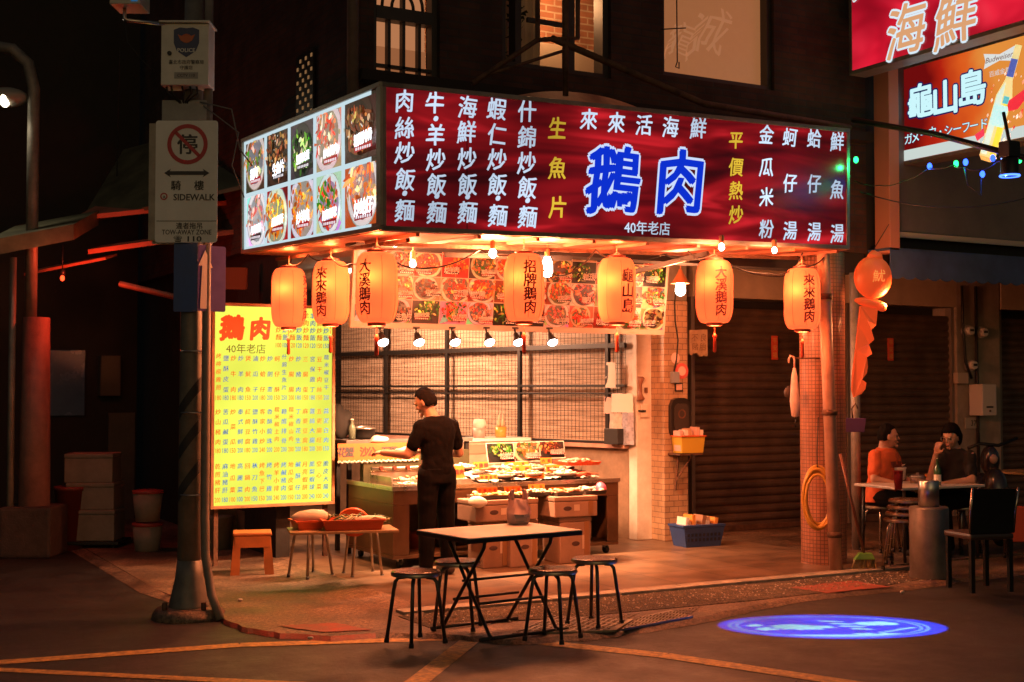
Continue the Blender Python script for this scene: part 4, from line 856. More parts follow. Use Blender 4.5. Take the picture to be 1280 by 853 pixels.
def lantern(px, py_top, py_bot, d, text, toff, label, tassel=True):
    c = PD(px, (py_top+py_bot)/2, d); base = c-UP*LH/2
    o = thing("paper_lantern", label, "lantern", base, -PSI+atan2(-(px-640), FPX)*1.0, "orange paper lanterns under the sign")
    b = MB(); n = 46; prof = []
    for i in range(n*2+1):
        z = LH*i/(n*2); prof.append((lr(z)+(.0016 if i % 2 else -.0012), z))
    b.lathe(prof, 40, caps=False); sd_ = px*.37
    b.v = [v*(1+.022*mnoise.noise(v*7+Vector((sd_, 0, 0)))) if False else Vector((v.x*(1+.03*mnoise.noise(v*7+Vector((sd_, 0, 0)))), v.y*(1+.03*mnoise.noise(v*7+Vector((sd_, 3, 0)))), v.z)) for v in b.v]; b.build("paper_shade", M_PAPER_L, o)
    b = MB()
    for k in range(8):
        a = 2*pi*k/8+.25; b.tube([((lr(LH*i/16)+.001)*cos(a), (lr(LH*i/16)+.001)*sin(a), LH*i/16) for i in range(17)], .0016, 4)
    b.build("rib", mat("shadowed rib paper", (.45, .12, .04), .7), o)
    b = MB(); b.lathe([(.062, LH-.004), (.075, LH), (.075, LH+.022), (.055, LH+.026)], 20); b.lathe([(.055, -.026), (.07, -.02), (.07, 0), (.06, .004)], 20); b.tube([(0, 0, LH+.02), (0, 0, LH+.12)], .004, 5); b.build("cap", M_CAPL, o)
    if tassel:
        b = MB(); b.tube([(0, 0, -.02), (0, 0, -.09)], .003, 5); b.lathe([(.004, -.25), (.016, -.24), (.012, -.13), (.018, -.115), (.012, -.10), (.003, -.085)][::1], 10); b.build("tassel", M_TAS, o)
    if text:
        b = MB(); n = len(text); s = .11 if n == 4 else .125
        for i, ch in enumerate(text):
            zc = LH*.5+.105*(n-1)/2-.105*i if n == 4 else LH*.48+.125*(1-i)
            def mp(x, y, zc=zc): z = zc+y; r = lr(min(LH, max(0, z)))+.0035; th = -pi/2+toff+x/LR; return (r*cos(th), r*sin(th), z)
            b.glyph(ch, (0, 0, 0), (1, 0, 0), (0, 0, 1), s, .022, .5, 0, mp)
        b.build("lettering", M_INK, o)
    lamp("lantern_glow", 'POINT', (0, 0, -.06), (1, .19, .05), 16, .06, o); lamp("lantern_glow", 'POINT', (.0, -.02, LH+.07), (1, .16, .04), 12, .05, o)
    lamp("lantern_bulb", 'POINT', (-.03, -.085, LH*.64), (1, .66, .30), 1.0, .03, o)
    return o
lantern(361, 333, 412, 11.9, "來來鵝肉", 1.25, "paper lantern nearest the alley over the yellow board, its lettering turned away")
lantern(413.5, 325, 407, 11.2, "來來鵝肉", -.55, "paper lantern at the right top corner of the yellow price board")
lantern(471, 315, 405, 9.95, "大溪鵝肉", -.62, "largest paper lantern, below the corner of the two sign boxes")
lantern(655, 317, 403, 10.35, "招牌鵝肉", .32, "paper lantern hanging before the middle of the dish photo board")
lantern(771, 321, 405, 10.9, "龜山島", .62, "paper lantern with three characters before the dish photo board")
lantern(893, 325, 405, 11.2, "大溪鵝肉", .38, "paper lantern before the brown roller shutter, right of the bare bulb")
lantern(1002.5, 336, 412, 11.55, "來來鵝肉", .42, "paper lantern beside the round mosaic column top")
# wiring under the soffit
for i, (pts, lab) in enumerate([
    ([(440, 330, 10.5), (471, 305, 9.95), (520, 335, 10.1), (600, 312, 10.3), (655, 312, 10.35)], "sagging black cable between the corner lantern and the middle lantern"),
    ([(655, 312, 10.35), (700, 345, 10.6), (745, 312, 10.85), (771, 316, 10.9), (830, 318, 11.0), (893, 318, 11.2)], "sagging black cable crossing the dish photo board to the shutter lantern"),
    ([(893, 318, 11.2), (960, 342, 11.4), (1000, 328, 11.55), (1030, 322, 11.7)], "drooping black cable between the two rightmost lanterns"),
    ([(361, 330, 11.9), (385, 318, 11.5), (413, 320, 11.2), (440, 330, 10.5)], "black cable linking the two lanterns over the yellow board"),
    ([(860, 314, 11.3), (900, 326, 11.6), (985, 345, 11.9), (1003, 316, 11.7)], "second thin black cable tangled left of the column top")]):
    P3 = [PD(*p) for p in pts]; full = []
    for p, q in zip(P3, P3[1:]): full += sag(p, q, .05, 8)
    b = MB(); b.tube(full, .006, 6); b.build("hanging_cable", M_WIRE, label=lab, cat="cable")
# bare bulbs
M_BULB = glow("white hot bulb", (1.0, .96, .88), 24.0)
def bulb(px, py, d, label, e, r=.05, h=.14, shade=True, up=.35):
    c = PD(px, py, d); o = thing("hanging_bulb", label, "lamp", c, 0, "bare bulbs under the canopy")
    b = MB(); b.lathe([(.012, -h/2), (r*.75, -h/2+.012), (r, -h*.2), (r*.95, h*.2), (r*.5, h/2)], 16); b.build("bulb", M_BULB, o)
    b = MB(); b.lathe([(.09, h/2-.02), (.06, h/2+.03), (.03, h/2+.08), (.015, h/2+.12)] if shade else [(.022, h/2), (.022, h/2+.06), (.01, h/2+.07)], 16, caps=False); b.tube([(0, 0, h/2+.06), (.01, 0, h/2+up)], .006, 5); b.build("socket", mat("orange lamp cap", (.55, .2, .08), .5), o)
    lamp("bulb_light", 'POINT', (0, 0, -h/2-.03), WARM, e, .06, o)
bulb(850.5, 361, 12.9, "bright bare bulb in an orange cap before the tiled pillar", 110)
bulb(684, 334, 10.9, "tall bright bulb right of the middle lantern", 190, .045, .17, False, .2)
bulb(494, 301, 10.9, "glaring bulb just above and right of the corner lantern", 120, .05, .10, False, .1)
bulb(516, 330, 10.9, "small bulb on a drooping wire right of the corner lantern", 12, .025, .07, False, .12)
bulb(616, 317, 10.5, "small bulb left above the middle lantern", 210, .03, .07, False, .08)
bulb(902, 309, 10.95, "tiny bulb at the sign edge above the shutter lantern", 45, .025, .06, False, .06)
bulb(968, 313, 11.3, "tiny bulb at the sign edge left of the column lantern", 30, .022, .05, False, .06)
# six floodlights under the photo board
for i, px in enumerate((479, 524, 569, 612, 648, 691)):
    c = PY(px, 428, 10.93); o = thing("spot_lamp", ["first", "second", "third", "fourth", "fifth", "sixth"][i]+" small floodlight from the left along the photo board bottom", "lamp", c, 0, "floodlights along the board")
    b = MB(); b.lathe([(.012, -.03), (.034, -.022), (.048, -.004), (.05, .012)], 18); gl = b.build("lens", M_BULB, o); gl.rotation_euler = (radians(-35), 0, 0)
    b = MB(); b.lathe([(.052, .0), (.05, .02), (.03, .06), (.022, .10)], 16); hd_ = b.build("housing", M_DKST, o); hd_.rotation_euler = (radians(-35), 0, 0)
    b = MB(); b.tube([(0, .06, .085), (0, .075, .13)], .01, 6); b.box(-.03, .05, .13, .03, .10, .145); b.build("bracket", M_DKST, o)
    lamp("flood_beam", 'SPOT', (0, -.02, -.04), (1, .46, .22), (150, 240, 300, 300, 320, 320)[i], .04, o, radians(125), (.05, .45, -1.35), .6)
# added unseen tube lamp behind the photo board, brightens the mesh partition
p = Vector((5.6, 14.3, 3.0)); o = thing("added_tube_light", "added unseen tube light over the kitchen behind the photo board", "lamp", p, radians(90)); box("tube", glow("tube glow", (1, .8, .6), 6), -.6, -.02, -.02, .6, .02, .02, o); box("batten", M_WHITE, -.62, -.04, .022, .62, .04, .07, o)
lamp("partition_fill", 'AREA', (0, 0, -.04), (1, .48, .27), 380, .9, o, target=(0, -.8, -.45))
# orange squid-shaped hanging by the grey post
M_SQ = bpy.data.materials.new("orange film"); M_SQ.use_nodes = True
_b = M_SQ.node_tree.nodes["Principled BSDF"]; _b.inputs["Base Color"].default_value = (.75, .13, .03, 1); _b.inputs["Roughness"].default_value = .45; inp(_b, "Emission Color").default_value = (1, .11, .025, 1); inp(_b, "Emission Strength").default_value = .32
p = PD(1091, 347, 12.2); sq = thing("squid_lantern", "glowing orange squid shaped hanging with a long scalloped tail", "lantern", p, -PSI)
k = 12.2/FPX
b = MB(); b.ell((0, 0, 0), (24*k, .10, 27*k), 20, 12); b.loft([((2*k, 0, 22*k), 11*k, .05), ((3*k, 0, 29*k), 9*k, .04), ((1*k, 0, 34*k), 2*k, .01)], 14); b.build("body", M_SQ, sq)
b = MB(); b.ell((-3*k, 0, -32*k), (21*k, .05, 6*k), 16, 8, Matrix.Rotation(.18, 3, 'Y')); b.ell((9*k, 0, -36*k), (9*k, .04, 6*k), 12, 7, Matrix.Rotation(.6, 3, 'Y')); b.build("collar", M_SQ, sq)
b = MB(); R = random.Random(6); ed = [(-17, -36), (-19, -60), (-22, -90), (-26, -120), (-28, -140), (-25, -150), (-16, -146), (-12, -140), (-11, -132), (-16, -128), (-9, -120), (-8, -112), (-10, -100), (-3, -96), (-6, -84), (0, -78), (-4, -66), (3, -60), (4, -40)]
b.prism([(x*k, -.03+.02*sin(z*.2), z*k) for x, z in ed], (0, .05, 0)); b.build("tail", M_SQ, sq)
b = MB(); b.tube([(0, 0, 33*k), (.14, -.05, 66*k)], .004, 5); b.build("cord", M_WIRE, sq); b = MB(); b.glyph("魷", (4*k, -.104, 1*k), (1, 0, 0), (0, 0, 1), .12, .0, .8); b.build("lettering", mat("faded yellow print", (.8, .4, .1), .5, emit=(1, .4, .1), es=.5), sq)
lamp("diner_fill", 'POINT', (.20, .0, -.22), (1, .27, .09), 48, .06, sq)  # added point light beside the squid, brightens the seated diners
# string lights, boom and gobo projector at the right
bm_ = [PD(1066, 150, 12.2), PD(1170, 168, 11.6), PD(1290, 200, 10.6)]
b = MB(); b.tube(bm_, .026, 8); b.build("steel_boom", M_DKST, label="black boom pipe crossing before the orange red sign", cat="pipe")
sl = thing("string_lights", "string of small blue and green bulbs under the orange red sign", "string lights", PD(1160, 212, 11.5))
o0 = sl.location; wire = []
pts = [(1068, 226, 12.1), (1100, 232, 11.9), (1130, 226, 11.7), (1160, 210, 11.5), (1192, 206, 11.3), (1204, 208, 11.2), (1226, 212, 11.1), (1246, 202, 11.0), (1290, 190, 10.8)]
P3 = [PD(*q)-o0 for q in pts]; b = MB()
for a, c in zip(P3, P3[1:]): wire += sag(a, c, .02, 5)
b.tube(wire, .005, 5); b.tube([P3[5]+Vector((.01, 0, 0)), P3[5]+Vector((.05, 0, -.16)), P3[6]+Vector((0, 0, -.22)), P3[6]], .005, 5); b.build("wire", M_WIRE, sl)
for (px, py, dd, c, en) in ((1162, 208, 11.5, (.03, .10, 1), 1.2), (1195, 205, 11.3, (.02, 1, .18), 1.5), (1207, 203, 11.2, (.03, .10, 1), 1.0), (1241, 198, 11.0, (.02, .06, 1), .8), (1254, 197, 10.95, (.12, .25, 1), 1.2), (1228, 218, 11.1, (.03, .1, 1), .3), (1070, 200, 11.7, (.02, 1, .22), 5.0), (1274, 200, 10.8, (.02, 1, .2), .8)):
    q = PD(px, py, dd)-o0; b = MB(); b.ell(q, (.022, .022, .03), 10, 7); b.build("bulb", glow("string %.2f %.2f" % c[:2], c, 5), sl); lamp("string_glow", 'POINT', q-UP*.05, c, en, .02, sl)
P0 = PD(1262, 206, 9.7); gp = thing("gobo_projector", "small black spotlight projector throwing the blue logo on the road", "projector", P0)
K = .025; ctr = G(1040, 783, .0); A_, B_ = .80, .475; ZP = -K*P0.z
def gp_pt(u, v): return (ctr+RT*u+FH*v-P0)*K
b = MB(); b.lathe([(.064, ZP-.003), (.066, .03), (.05, .05)], 20, caps=False); b.disc((0, 0, .05), .05, 20); b.build("barrel", M_DKST, gp)
b = MB(); b.box(-.06, -.05, .052, .06, .05, .17); b.tube([(0, 0, .17), (0, .05, .40)], .014, 8); b.build("body", M_DKST, gp, bevel=.008)
b = MB(); b.tube([(.068*cos(t*pi/12), .068*sin(t*pi/12), ZP) for t in range(25)], .008, 6); b.build("lens_rim", glow("blue lens rim", (.06, .16, 1), 4), gp)
n = 48; oin = [gp_pt(A_*cos(2*pi*i/n), B_*sin(2*pi*i/n)) for i in range(n)]; oc = sum(oin, Vector())/n; ot = []
for q in oin:      # stop plate: from the aperture outwards to the barrel wall
    d = (q-oc).normalized(); pxy = Vector((oc.x, oc.y)); dx = Vector((d.x, d.y)); bq = pxy.dot(dx); t = -bq+sqrt(max(0, bq*bq-pxy.length_squared+.0635**2)); ot.append(Vector((oc.x+dx.x*t, oc.y+dx.y*t, ZP)))
b = MB(); k0 = b.pts(oin+ot)
for i in range(n): j = (i+1) % n; b.face((k0+i, k0+j, k0+n+j, k0+n+i))
b.build("stop_plate", M_DKST, gp)
cv = bpy.data.curves.new("gobo", 'CURVE'); cv.dimensions = '2D'; cv.fill_mode = 'BOTH'
def spl(ps):
    s_ = cv.splines.new('POLY'); s_.points.add(len(ps)-1); s_.use_cyclic_u = True
    for q, (u, v) in zip(s_.points, ps): q.co = (u, v, 0, 1)
def ellp(s1, n=64): return [(A_*s1*cos(2*pi*i/n), B_*s1*sin(2*pi*i/n)) for i in range(n)]
spl(ellp(1.03)); spl(ellp(.86)); spl(ellp(.845)); spl(ellp(.80)); spl(ellp(.785)); R = random.Random(12)
def jag(cu, cv_, ru, rv, n, a, th=0.):
    o = []
    for i in range(n):
        t = 2*pi*i/n; f = R.uniform(1-a, 1+a*.5); x, y = ru*f*cos(t), rv*f*sin(t); o.append((cu+x*cos(th)-y*sin(th), cv_+x*sin(th)+y*cos(th)))
    spl(o)
jag(-.20, -.03, .24, .11, 26, .30); jag(-.45, -.10, .09, .075, 14, .45); jag(-.50, .04, .06, .05, 12, .4)
for i in range(4): jag(.06+.05*i, .20-.10*i, .10, .030, 14, .3, -.15)
jag(.36, .11, .16, .085, 18, .25); jag(.20, -.27, .10, .03, 12, .35, .1)
for i in range(7): jag(.56-.05*i, -.05-.035*i, .035, .02, 9, .4)
co = bpy.data.objects.new("gobo", cv); COL.objects.link(co); dg = bpy.context.evaluated_depsgraph_get(); dg.update()
me = bpy.data.meshes.new_from_object(co.evaluated_get(dg)); bpy.data.objects.remove(co)
b = MB(); k0 = b.pts([gp_pt(v.co.x, v.co.y)+UP*.0015 for v in me.vertices])
for q in me.polygons: b.face([k0+i for i in q.vertices])
M_FIL = bpy.data.materials.new("blue filter glass"); M_FIL.use_nodes = True; t_ = M_FIL.node_tree; t_.nodes.clear(); n1 = t_.nodes.new("ShaderNodeBsdfTransparent"); n1.inputs[0].default_value = (.003, .07, 1, 1); n2 = t_.nodes.new("ShaderNodeOutputMaterial"); t_.links.new(n1.outputs[0], n2.inputs[0])
b.build("gobo_glass", M_FIL, gp)
lamp("gobo_beam", 'SPOT', (0, 0, 0), (.26, .72, 1), 12000, .0004, gp, radians(100), tuple(oc), 0.)
# ================================================================ POLE WITH SIGNS (left foreground)
M_GREY = mat("weathered grey pole", (.22, .20, .17), .55, metal=.3, noise=.4, scale=5, bump=.1, bscale=30)
M_SIGNW = mat("sign white sheet", (.84, .83, .80), .4, noise=.12, scale=4)
M_INKK = mat("sign black print", (.03, .03, .035), .5); M_SRED = mat("sign red print", (.50, .03, .04), .45); M_BOXW = mat("cream enclosure", (.72, .70, .63), .45, noise=.2, scale=4)
b0 = G(236, 772); DP = b0.dot(FH); PO = thing("traffic_sign_pole", "grey street pole on a concrete footing at the left kerb", "pole", b0, -PSI)
b = MB(); b.tube([(0, 0, .06), (0, 0, 2.2), (0, 0, 5.2)], [.088, .08, .066], 18); b.lathe([(.15, .0601), (.145, .1), (.10, .3), (.089, .42)], 18); b.build("shaft", M_GREY, PO)
b = MB(); R = random.Random(9); n = 22; b.lathe([(.27, -.01), (.26, .04), (.235, .075), (.1, .085)], 22); b.build("footing", M_CONC, PO)
b = MB()
for k in range(4): a = pi/4+k*pi/2; b.cyl((.2*cos(a), .2*sin(a), .07), (.2*cos(a), .2*sin(a), .13), .02, None, 6)
b.build("anchor_bolt", M_RUST, PO)
b = MB(); b.tube([(.125, -.06, 5.0), (.125, -.06, 2.0), (.125, -.06, .75), (.135, -.07, .45), (.19, -.11, .18), (.27, -.16, 0.01)], .032, 10); b.build("conduit", mat("conduit grey", (.24, .20, .16), .5, noise=.3), PO)
b = MB()
for z in (.9, 1.5, 1.95, 2.6): b.tube([(.1*cos(t*pi/8)+.03, .1*sin(t*pi/8)-.01, z) for t in range(17)], .006, 5)
b.build("strap", M_STEEL, PO)
b = MB()   # hazard bands
for z in (.95, 1.25, 1.55): b.rings([[(.0865*cos(2*pi*i/18), .0865*sin(2*pi*i/18), z+.12*cos(2*pi*i/18)+dz) for i in range(18)] for dz in (0, .10)], False)
b.build("hazard_band", mat("worn black band", (.035, .03, .028), .7, noise=.4), PO)
def camface(name, label, cat, px, py, d): return thing(name, label, cat, PD(px, py, d), -PSI)
kk = lambda d: d/FPX
X3, Y3, Z3_ = Vector((1, 0, 0)), Vector((0, 1, 0)), Vector((0, 0, 1))
def rrect(x0, z0, x1, z1, r, n=5):
    o = []
    for cx, cz, a in ((x1-r, z0+r, -pi/2), (x1-r, z1-r, 0), (x0+r, z1-r, pi/2), (x0+r, z0+r, pi)): o += [(cx+r*cos(a+pi/2*i/n), cz+r*sin(a+pi/2*i/n)) for i in range(n+1)]
    return o
# no stopping sign
d = DP-.16; k = kk(d); ns = camface("no_stopping_sign", "white no stopping and tow away zone sign on the pole", "traffic sign", 233, 227, d)
w2, h2 = 39*k, 77*k
b = MB(); b.prism([(x, 0, z) for x, z in rrect(-w2, -h2, w2, h2, .02)][::-1], (0, .004, 0)); b.build("front_plate", M_SIGNW, ns)
b = MB(); b.prism([(x-.055, .12, z) for x, z in rrect(-w2, -h2, w2, h2, .02)][::-1], (0, .004, 0)); b.build("rear_plate", M_SIGNW, ns)
b = MB(); b.box(-w2-.05, .006, -h2+.02, -w2+.0, .118, h2-.02); b.build("side_shroud", mat("beige shroud", (.42, .37, .30), .55, noise=.3), ns)
q = lambda px, py: Vector(((px-233)*k, -.003, (227-py)*k))
b = MB(); c = q(234, 180); b.ring(c, .118*1.0, .148, 40); a = radians(-45); dxx = Vector((cos(a), 0, sin(a))); nn = Vector((-sin(a), 0, cos(a))); b.poly([c-dxx*.125-nn*.013, c+dxx*.125-nn*.013, c+dxx*.125+nn*.013, c-dxx*.125+nn*.013][::1]); b.build("prohibition_ring", M_SRED, ns); b = MB(); b.ring(q(205, 246), .018, .027, 20); b.build("registered_mark", M_SRED, ns)
b = MB(); b.glyph("停", c+Vector((0, .001, 0)), X3, Z3_, .155, .02)
for ch, px in (("騎", 220), ("樓", 249)): b.glyph(ch, q(px, 232), X3, Z3_, .075, .018)
b.line("SIDEWALK", q(243, 247), X3, Z3_, .066, .022, .30); b.glyph("R", q(205.5, 246)+Vector((.006, 0, -.004)), X3, Z3_, .028, .02)
cc = q(233.5, 216.5)
b.poly([cc+Vector((x, 0, z)) for x, z in ((-.165, 0), (-.115, -.032), (-.125, -.014), (.125, -.014), (.115, -.032), (.165, 0), (.115, .032), (.125, .014), (-.125, .014), (-.115, .032))])
b.poly([q(196, 277.4), q(271, 277.4), q(271, 276.6), q(196, 276.6)])
b.line("違者拖吊", q(237, 283), X3, Z3_, .05, .016, .19); b.line("TOW-AWAY ZONE", q(234, 291), X3, Z3_, .05, .014, .36); b.line("☎", q(223, 299.5), X3, Z3_, .045, .01, .06); b.line("110", q(244, 299.5), X3, Z3_, .055, .022, .10)
b.build("black_print", M_INKK, ns)
# one way arrow sign, bent blue plate
d = DP-.13; k = kk(d); ow = camface("one_way_sign", "blue one way sign with white up arrow, bent around the pole", "traffic sign", 247, 346, d)
b = MB(); b.prism([(x, 0, z) for x, z in rrect(-30*k, -44*k, -4*k, 44*k, .01)][::-1], (0, .004, 0)); b.prism([(x, 0, z) for x, z in ((-4*k, 44*k), (-4*k, -44*k), (0, -43*k), (0, 43*k))], (0, .004, 0)); b.build("left_plate", mat("sign blue sheet", (.02, .07, .28), .4, noise=.2), ow)
b = MB(); b.M = Matrix.Rotation(radians(42), 4, 'Z'); b.prism([(x, -.006, z) for x, z in rrect(0, -43*k, 39*k, 40*k, .015)][::-1], (0, .004, 0)); b.build("right_plate", mat("shop lit blue sheet", (.10, .07, .27), .4, noise=.2), ow)  # violet tint puts the shop's warm light into this plate's blue
b = MB(); b.M = Matrix.Rotation(radians(42), 4, "Z"); b.poly([(x*1.35*k, -.0105, z*k) for x, z in ((2, -40), (12, -40), (9.5, 12), (15, 12), (7, 34), (0, 14), (4, 14))]); b.build("arrow", mat("arrow white sheet", (.78, .66, .58), .4), ow)
# police box
d = DP-.2; k = kk(d); pbx = camface("police_box", "cream police camera cabinet with blue shield high on the pole", "cabinet", 231, 67, d)
b = MB(); b.box(-30*k, 0, -40*k, 30*k, .2, 38*k); b.build("cabinet", M_BOXW, pbx, bevel=.006); b = MB(); b.box(-32*k, -.03, 38.4*k, 32*k, .22, 41*k); b.build("rain_hood", M_BOXW, pbx, bevel=.004)
q = lambda px, py, e=0.: Vector(((px-231)*k, -.002-e, (67-py)*k))
def shield(s, e): return [q(233+x*s, 52+y*s, e) for x, y in ((-16, -15), (-8, -18), (0, -17), (8, -18), (16, -15), (16, 2), (12, 12), (0, 20), (-12, 12), (-16, 2))]
b = MB(); b.poly(shield(1, 0)); b.build("shield", mat("shield navy", (.03, .045, .13), .4), pbx)
b = MB(); b.ell(q(233, 48, 0), (7*k, .003, 6*k), 12, 6); b.poly([q(222, 43, .003), q(233, 47, .003), q(244, 43, .003), q(240, 51, .003), q(233, 54, .003), q(226, 51, .003)]); b.build("emblem", mat("emblem red gold", (.55, .12, .03), .4), pbx)
b = MB(); b.line("POLICE", q(233, 63, .002), X3, Z3_, .04, .02, 22*k); b.build("shield_lettering", M_SIGNW, pbx)
b = MB(); b.line("臺北市政府警察局", q(233, 78), X3, Z3_, .034, .01, 44*k); b.line("守護您", q(233, 85), X3, Z3_, .032, .01, 16*k); b.line("CCTV 110", q(233, 95, .002), X3, Z3_, .03, .01, 22*k); b.build("black_print", M_INKK, pbx)
b = MB(); b.box(q(218, 0).x, -.0025, q(0, 99).z, q(248, 0).x, -.001, q(0, 91).z); b.build("label_plate", mat("grey label", (.33, .32, .31), .5), pbx)
b = MB(); b.cyl(q(212, 67), q(212, 67)+Vector((0, -.012, 0)), .016); b.build("lock", M_DKST, pbx)
b = MB()
for x in (206, 212, 226, 236, 244): b.tube([q(x, 107)+Vector((0, .05, 0)), q(x+2, 116)+Vector((0, .05, 0)), q(225+(x-225)*.3, 124)+Vector((0, .1, 0)), q(230, 140)+Vector((0, .15, 0))], .008, 6)
b.build("cable", M_WIRE, pbx)
d = DP-.1; k = kk(d); jb = camface("junction_box", "small dim grey box under the police cabinet", "box", 231, 138, d); box("case", mat("grey case", (.33, .32, .30), .5, noise=.25), -29*k, 0, -13*k, 27*k, .1, 13*k, jb, .006); b = MB(); b.tube([(20*k, -.02, 10*k), (60*k, -.03, 0), (70*k, 0, -50*k), (85*k, .02, -70*k)], .006, 5); b.tube([(24*k, -.02, 5*k), (70*k, -.05, -30*k), (60*k, 0, -70*k), (75*k, .02, -110*k)], .005, 5); b.build("loose_wire", mat("grey wire", (.2, .19, .18), .6), jb)
d = DP-.25; k = kk(d); sc_ = camface("surveillance_camera", "white surveillance camera on an arm at the top left of pole", "camera", 160, 4, d)
b = MB(); b.box(-17*k, -.12, -7*k, 21*k, .14, 12*k); b.build("casing", mat("camera casing", (.55, .52, .44), .4), sc_, bevel=.006); box("front_glass", glow("blue glass reflection", (.06, .25, .55), .35), 10*k, -.126, -4*k, 18*k, -.1215, 6*k, sc_); b = MB(); b.tube([(-4*k, 0, -7*k), (-4*k, 0, -20*k), (0, 0, -22*k), (45*k, .06, -24*k)], .014, 8); b.build("arm", M_STEEL, sc_); b = MB(); b.tube([(-4*k, 0, -20*k), (0, 0, -50*k), (20*k, .03, -75*k), (40*k, .05, -90*k)], .004, 5); b.build("cable", M_WIRE, sc_)

# ================================================================ ALLEY ON THE LEFT
lbld = thing("alley_building", "dark alley building behind the boxes at far left", "building", (-4, 17.0, 0), kind="thing")
b = MB(); b.box(0, 0, 0, 8.0, .3, 9); b.build("wall", M_DARK, lbld)
a, c = PY(56, 520, 16.98), PY(106, 438, 16.98); b = MB(); b.box(a.x+4, -.05, a.z, c.x+4, -.001, c.z); b.build("window", mat("dim blue glass", (.05, .07, .08), .25, emit=(.10, .22, .30), es=.010, noise=.3, scale=2), lbld, bevel=.004)
a, c = PY(133, 700, 16.98), PY(168, 516, 16.98); b = MB(); b.box(a.x+4, -.06, .0, c.x+4, -.001, c.z); b.build("door", mat("grey door", (.07, .06, .05), .6, noise=.3), lbld)
for px, py in ((135, 470), (270, 110)):
    a = PY(px, py, 16.95); b = MB(); b.box(a.x+4-.12, -.2, a.z-.25, a.x+4+.12, -.001, a.z+.25); b.build("wall_box", mat("dull meter box", (.07, .055, .04), .6), lbld)
sh = thing("window_shutter", "dim brown shuttered window high left of the sign", "shutter", PD(285, 105, 15.5), -PSI); box("panel", mat("brown louvre", (.30, .17, .10), .6, noise=.4), -.28, 0, -.42, .24, .06, .42, sh, .01); b = MB()
for i in range(14): b.box(-.22, -.012, -.36+i*.053, .18, -.001, -.33+i*.053)
b.build("louvre", mat("brown louvre slat", (.22, .12, .07), .6), sh)
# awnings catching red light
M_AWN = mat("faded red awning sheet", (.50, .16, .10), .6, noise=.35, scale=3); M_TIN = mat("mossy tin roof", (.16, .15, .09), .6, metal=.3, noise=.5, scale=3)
def slab(name, lab, cat, p, q, depth, m, th=.03, drop=.0):
    p, q = PD(*p), PD(*q); o = p; v = q-p; n = Vector((FH.x, FH.y, 0))*depth+UP*drop; b = MB(); b.prism([Vector(), v, v+n, n], (0, 0, th))
    return b.build(name, m, loc=o, label=lab, cat=cat)
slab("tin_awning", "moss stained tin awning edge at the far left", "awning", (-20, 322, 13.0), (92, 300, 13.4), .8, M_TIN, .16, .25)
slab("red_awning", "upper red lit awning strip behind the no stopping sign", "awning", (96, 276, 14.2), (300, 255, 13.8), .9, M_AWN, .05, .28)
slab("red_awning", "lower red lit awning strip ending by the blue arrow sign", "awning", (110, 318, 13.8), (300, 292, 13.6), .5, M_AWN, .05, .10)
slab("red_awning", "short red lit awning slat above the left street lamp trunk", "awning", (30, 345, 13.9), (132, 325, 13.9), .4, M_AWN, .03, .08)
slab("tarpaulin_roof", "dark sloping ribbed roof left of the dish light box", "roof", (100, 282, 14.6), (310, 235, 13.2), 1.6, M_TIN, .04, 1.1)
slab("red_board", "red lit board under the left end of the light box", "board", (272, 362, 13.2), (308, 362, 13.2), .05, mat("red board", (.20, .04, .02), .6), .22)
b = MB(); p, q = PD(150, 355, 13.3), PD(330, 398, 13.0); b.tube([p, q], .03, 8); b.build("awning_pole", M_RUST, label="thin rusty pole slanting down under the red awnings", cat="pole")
rl = thing("red_signal_lamp", "tiny glowing red lamp under the left awnings", "lamp", PD(78, 348, 13.6)); b = MB(); b.ell((0, 0, 0), (.022, .022, .03), 10, 7); b.build("bulb", glow("red lamp", (1, .04, .01), 6), rl); b = MB(); b.lathe([(.03, .03), (.03, .08), (.01, .1)], 10); b.tube([(0, 0, .1), (0, 0, .35)], .006, 5); b.build("socket", M_DKST, rl)
lamp("red_glow", 'POINT', (.15, -.35, -.05), (1, .06, .02), 24, .05, rl)
# street lamp
p = G(42, 694); sl_ = thing("street_lamp", "curved street lamp with red lit trunk at the far left", "street lamp", p, -PSI)
k = kk(p.dot(FH)); zt = PD(40, 100, p.dot(FH)).z
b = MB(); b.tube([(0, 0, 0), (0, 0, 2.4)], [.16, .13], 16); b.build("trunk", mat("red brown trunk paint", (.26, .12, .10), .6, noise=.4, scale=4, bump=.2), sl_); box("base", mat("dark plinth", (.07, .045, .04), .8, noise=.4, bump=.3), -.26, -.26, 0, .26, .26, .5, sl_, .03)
b = MB(); b.tube([(-.06, -.0, 2.4), (-.06, 0, 4.3), (-.06, 0, 4.75), (-.12, 0, 5.0), (-.28, 0, 5.15), (-.6, 0, 5.2)], .06, 12); b.build("arm", M_GREY, sl_)
b = MB(); b.tube([(-.2, -.12, 0), (-.2, -.12, 3.0)], .035, 8); b.build("cable_duct", M_GREY, sl_)
q = PD(8, 122, p.dot(FH))-p; q = Matrix.Rotation(PSI, 3, 'Z') @ q
b = MB(); b.ell(q, (.22, .16, .10), 16, 8); b.tube([q+Vector((-.1, 0, .08)), q+Vector((-.5, 0, .35))], .03, 8); hd2 = b.build("lamp_head", mat("lamp head", (.3, .28, .24), .5), sl_)
b = MB(); b.ell(q+Vector((.02, -.09, -.03)), (.05, .07, .09), 12, 8); b.build("bulb", glow("street bulb", (1, .88, .6), 14), hd2)
lamp("street_beam", 'SPOT', q+Vector((0, -.15, -.12)), (1, .85, .6), 22, .08, sl_, radians(150), (0.6, -3, 0), .5)
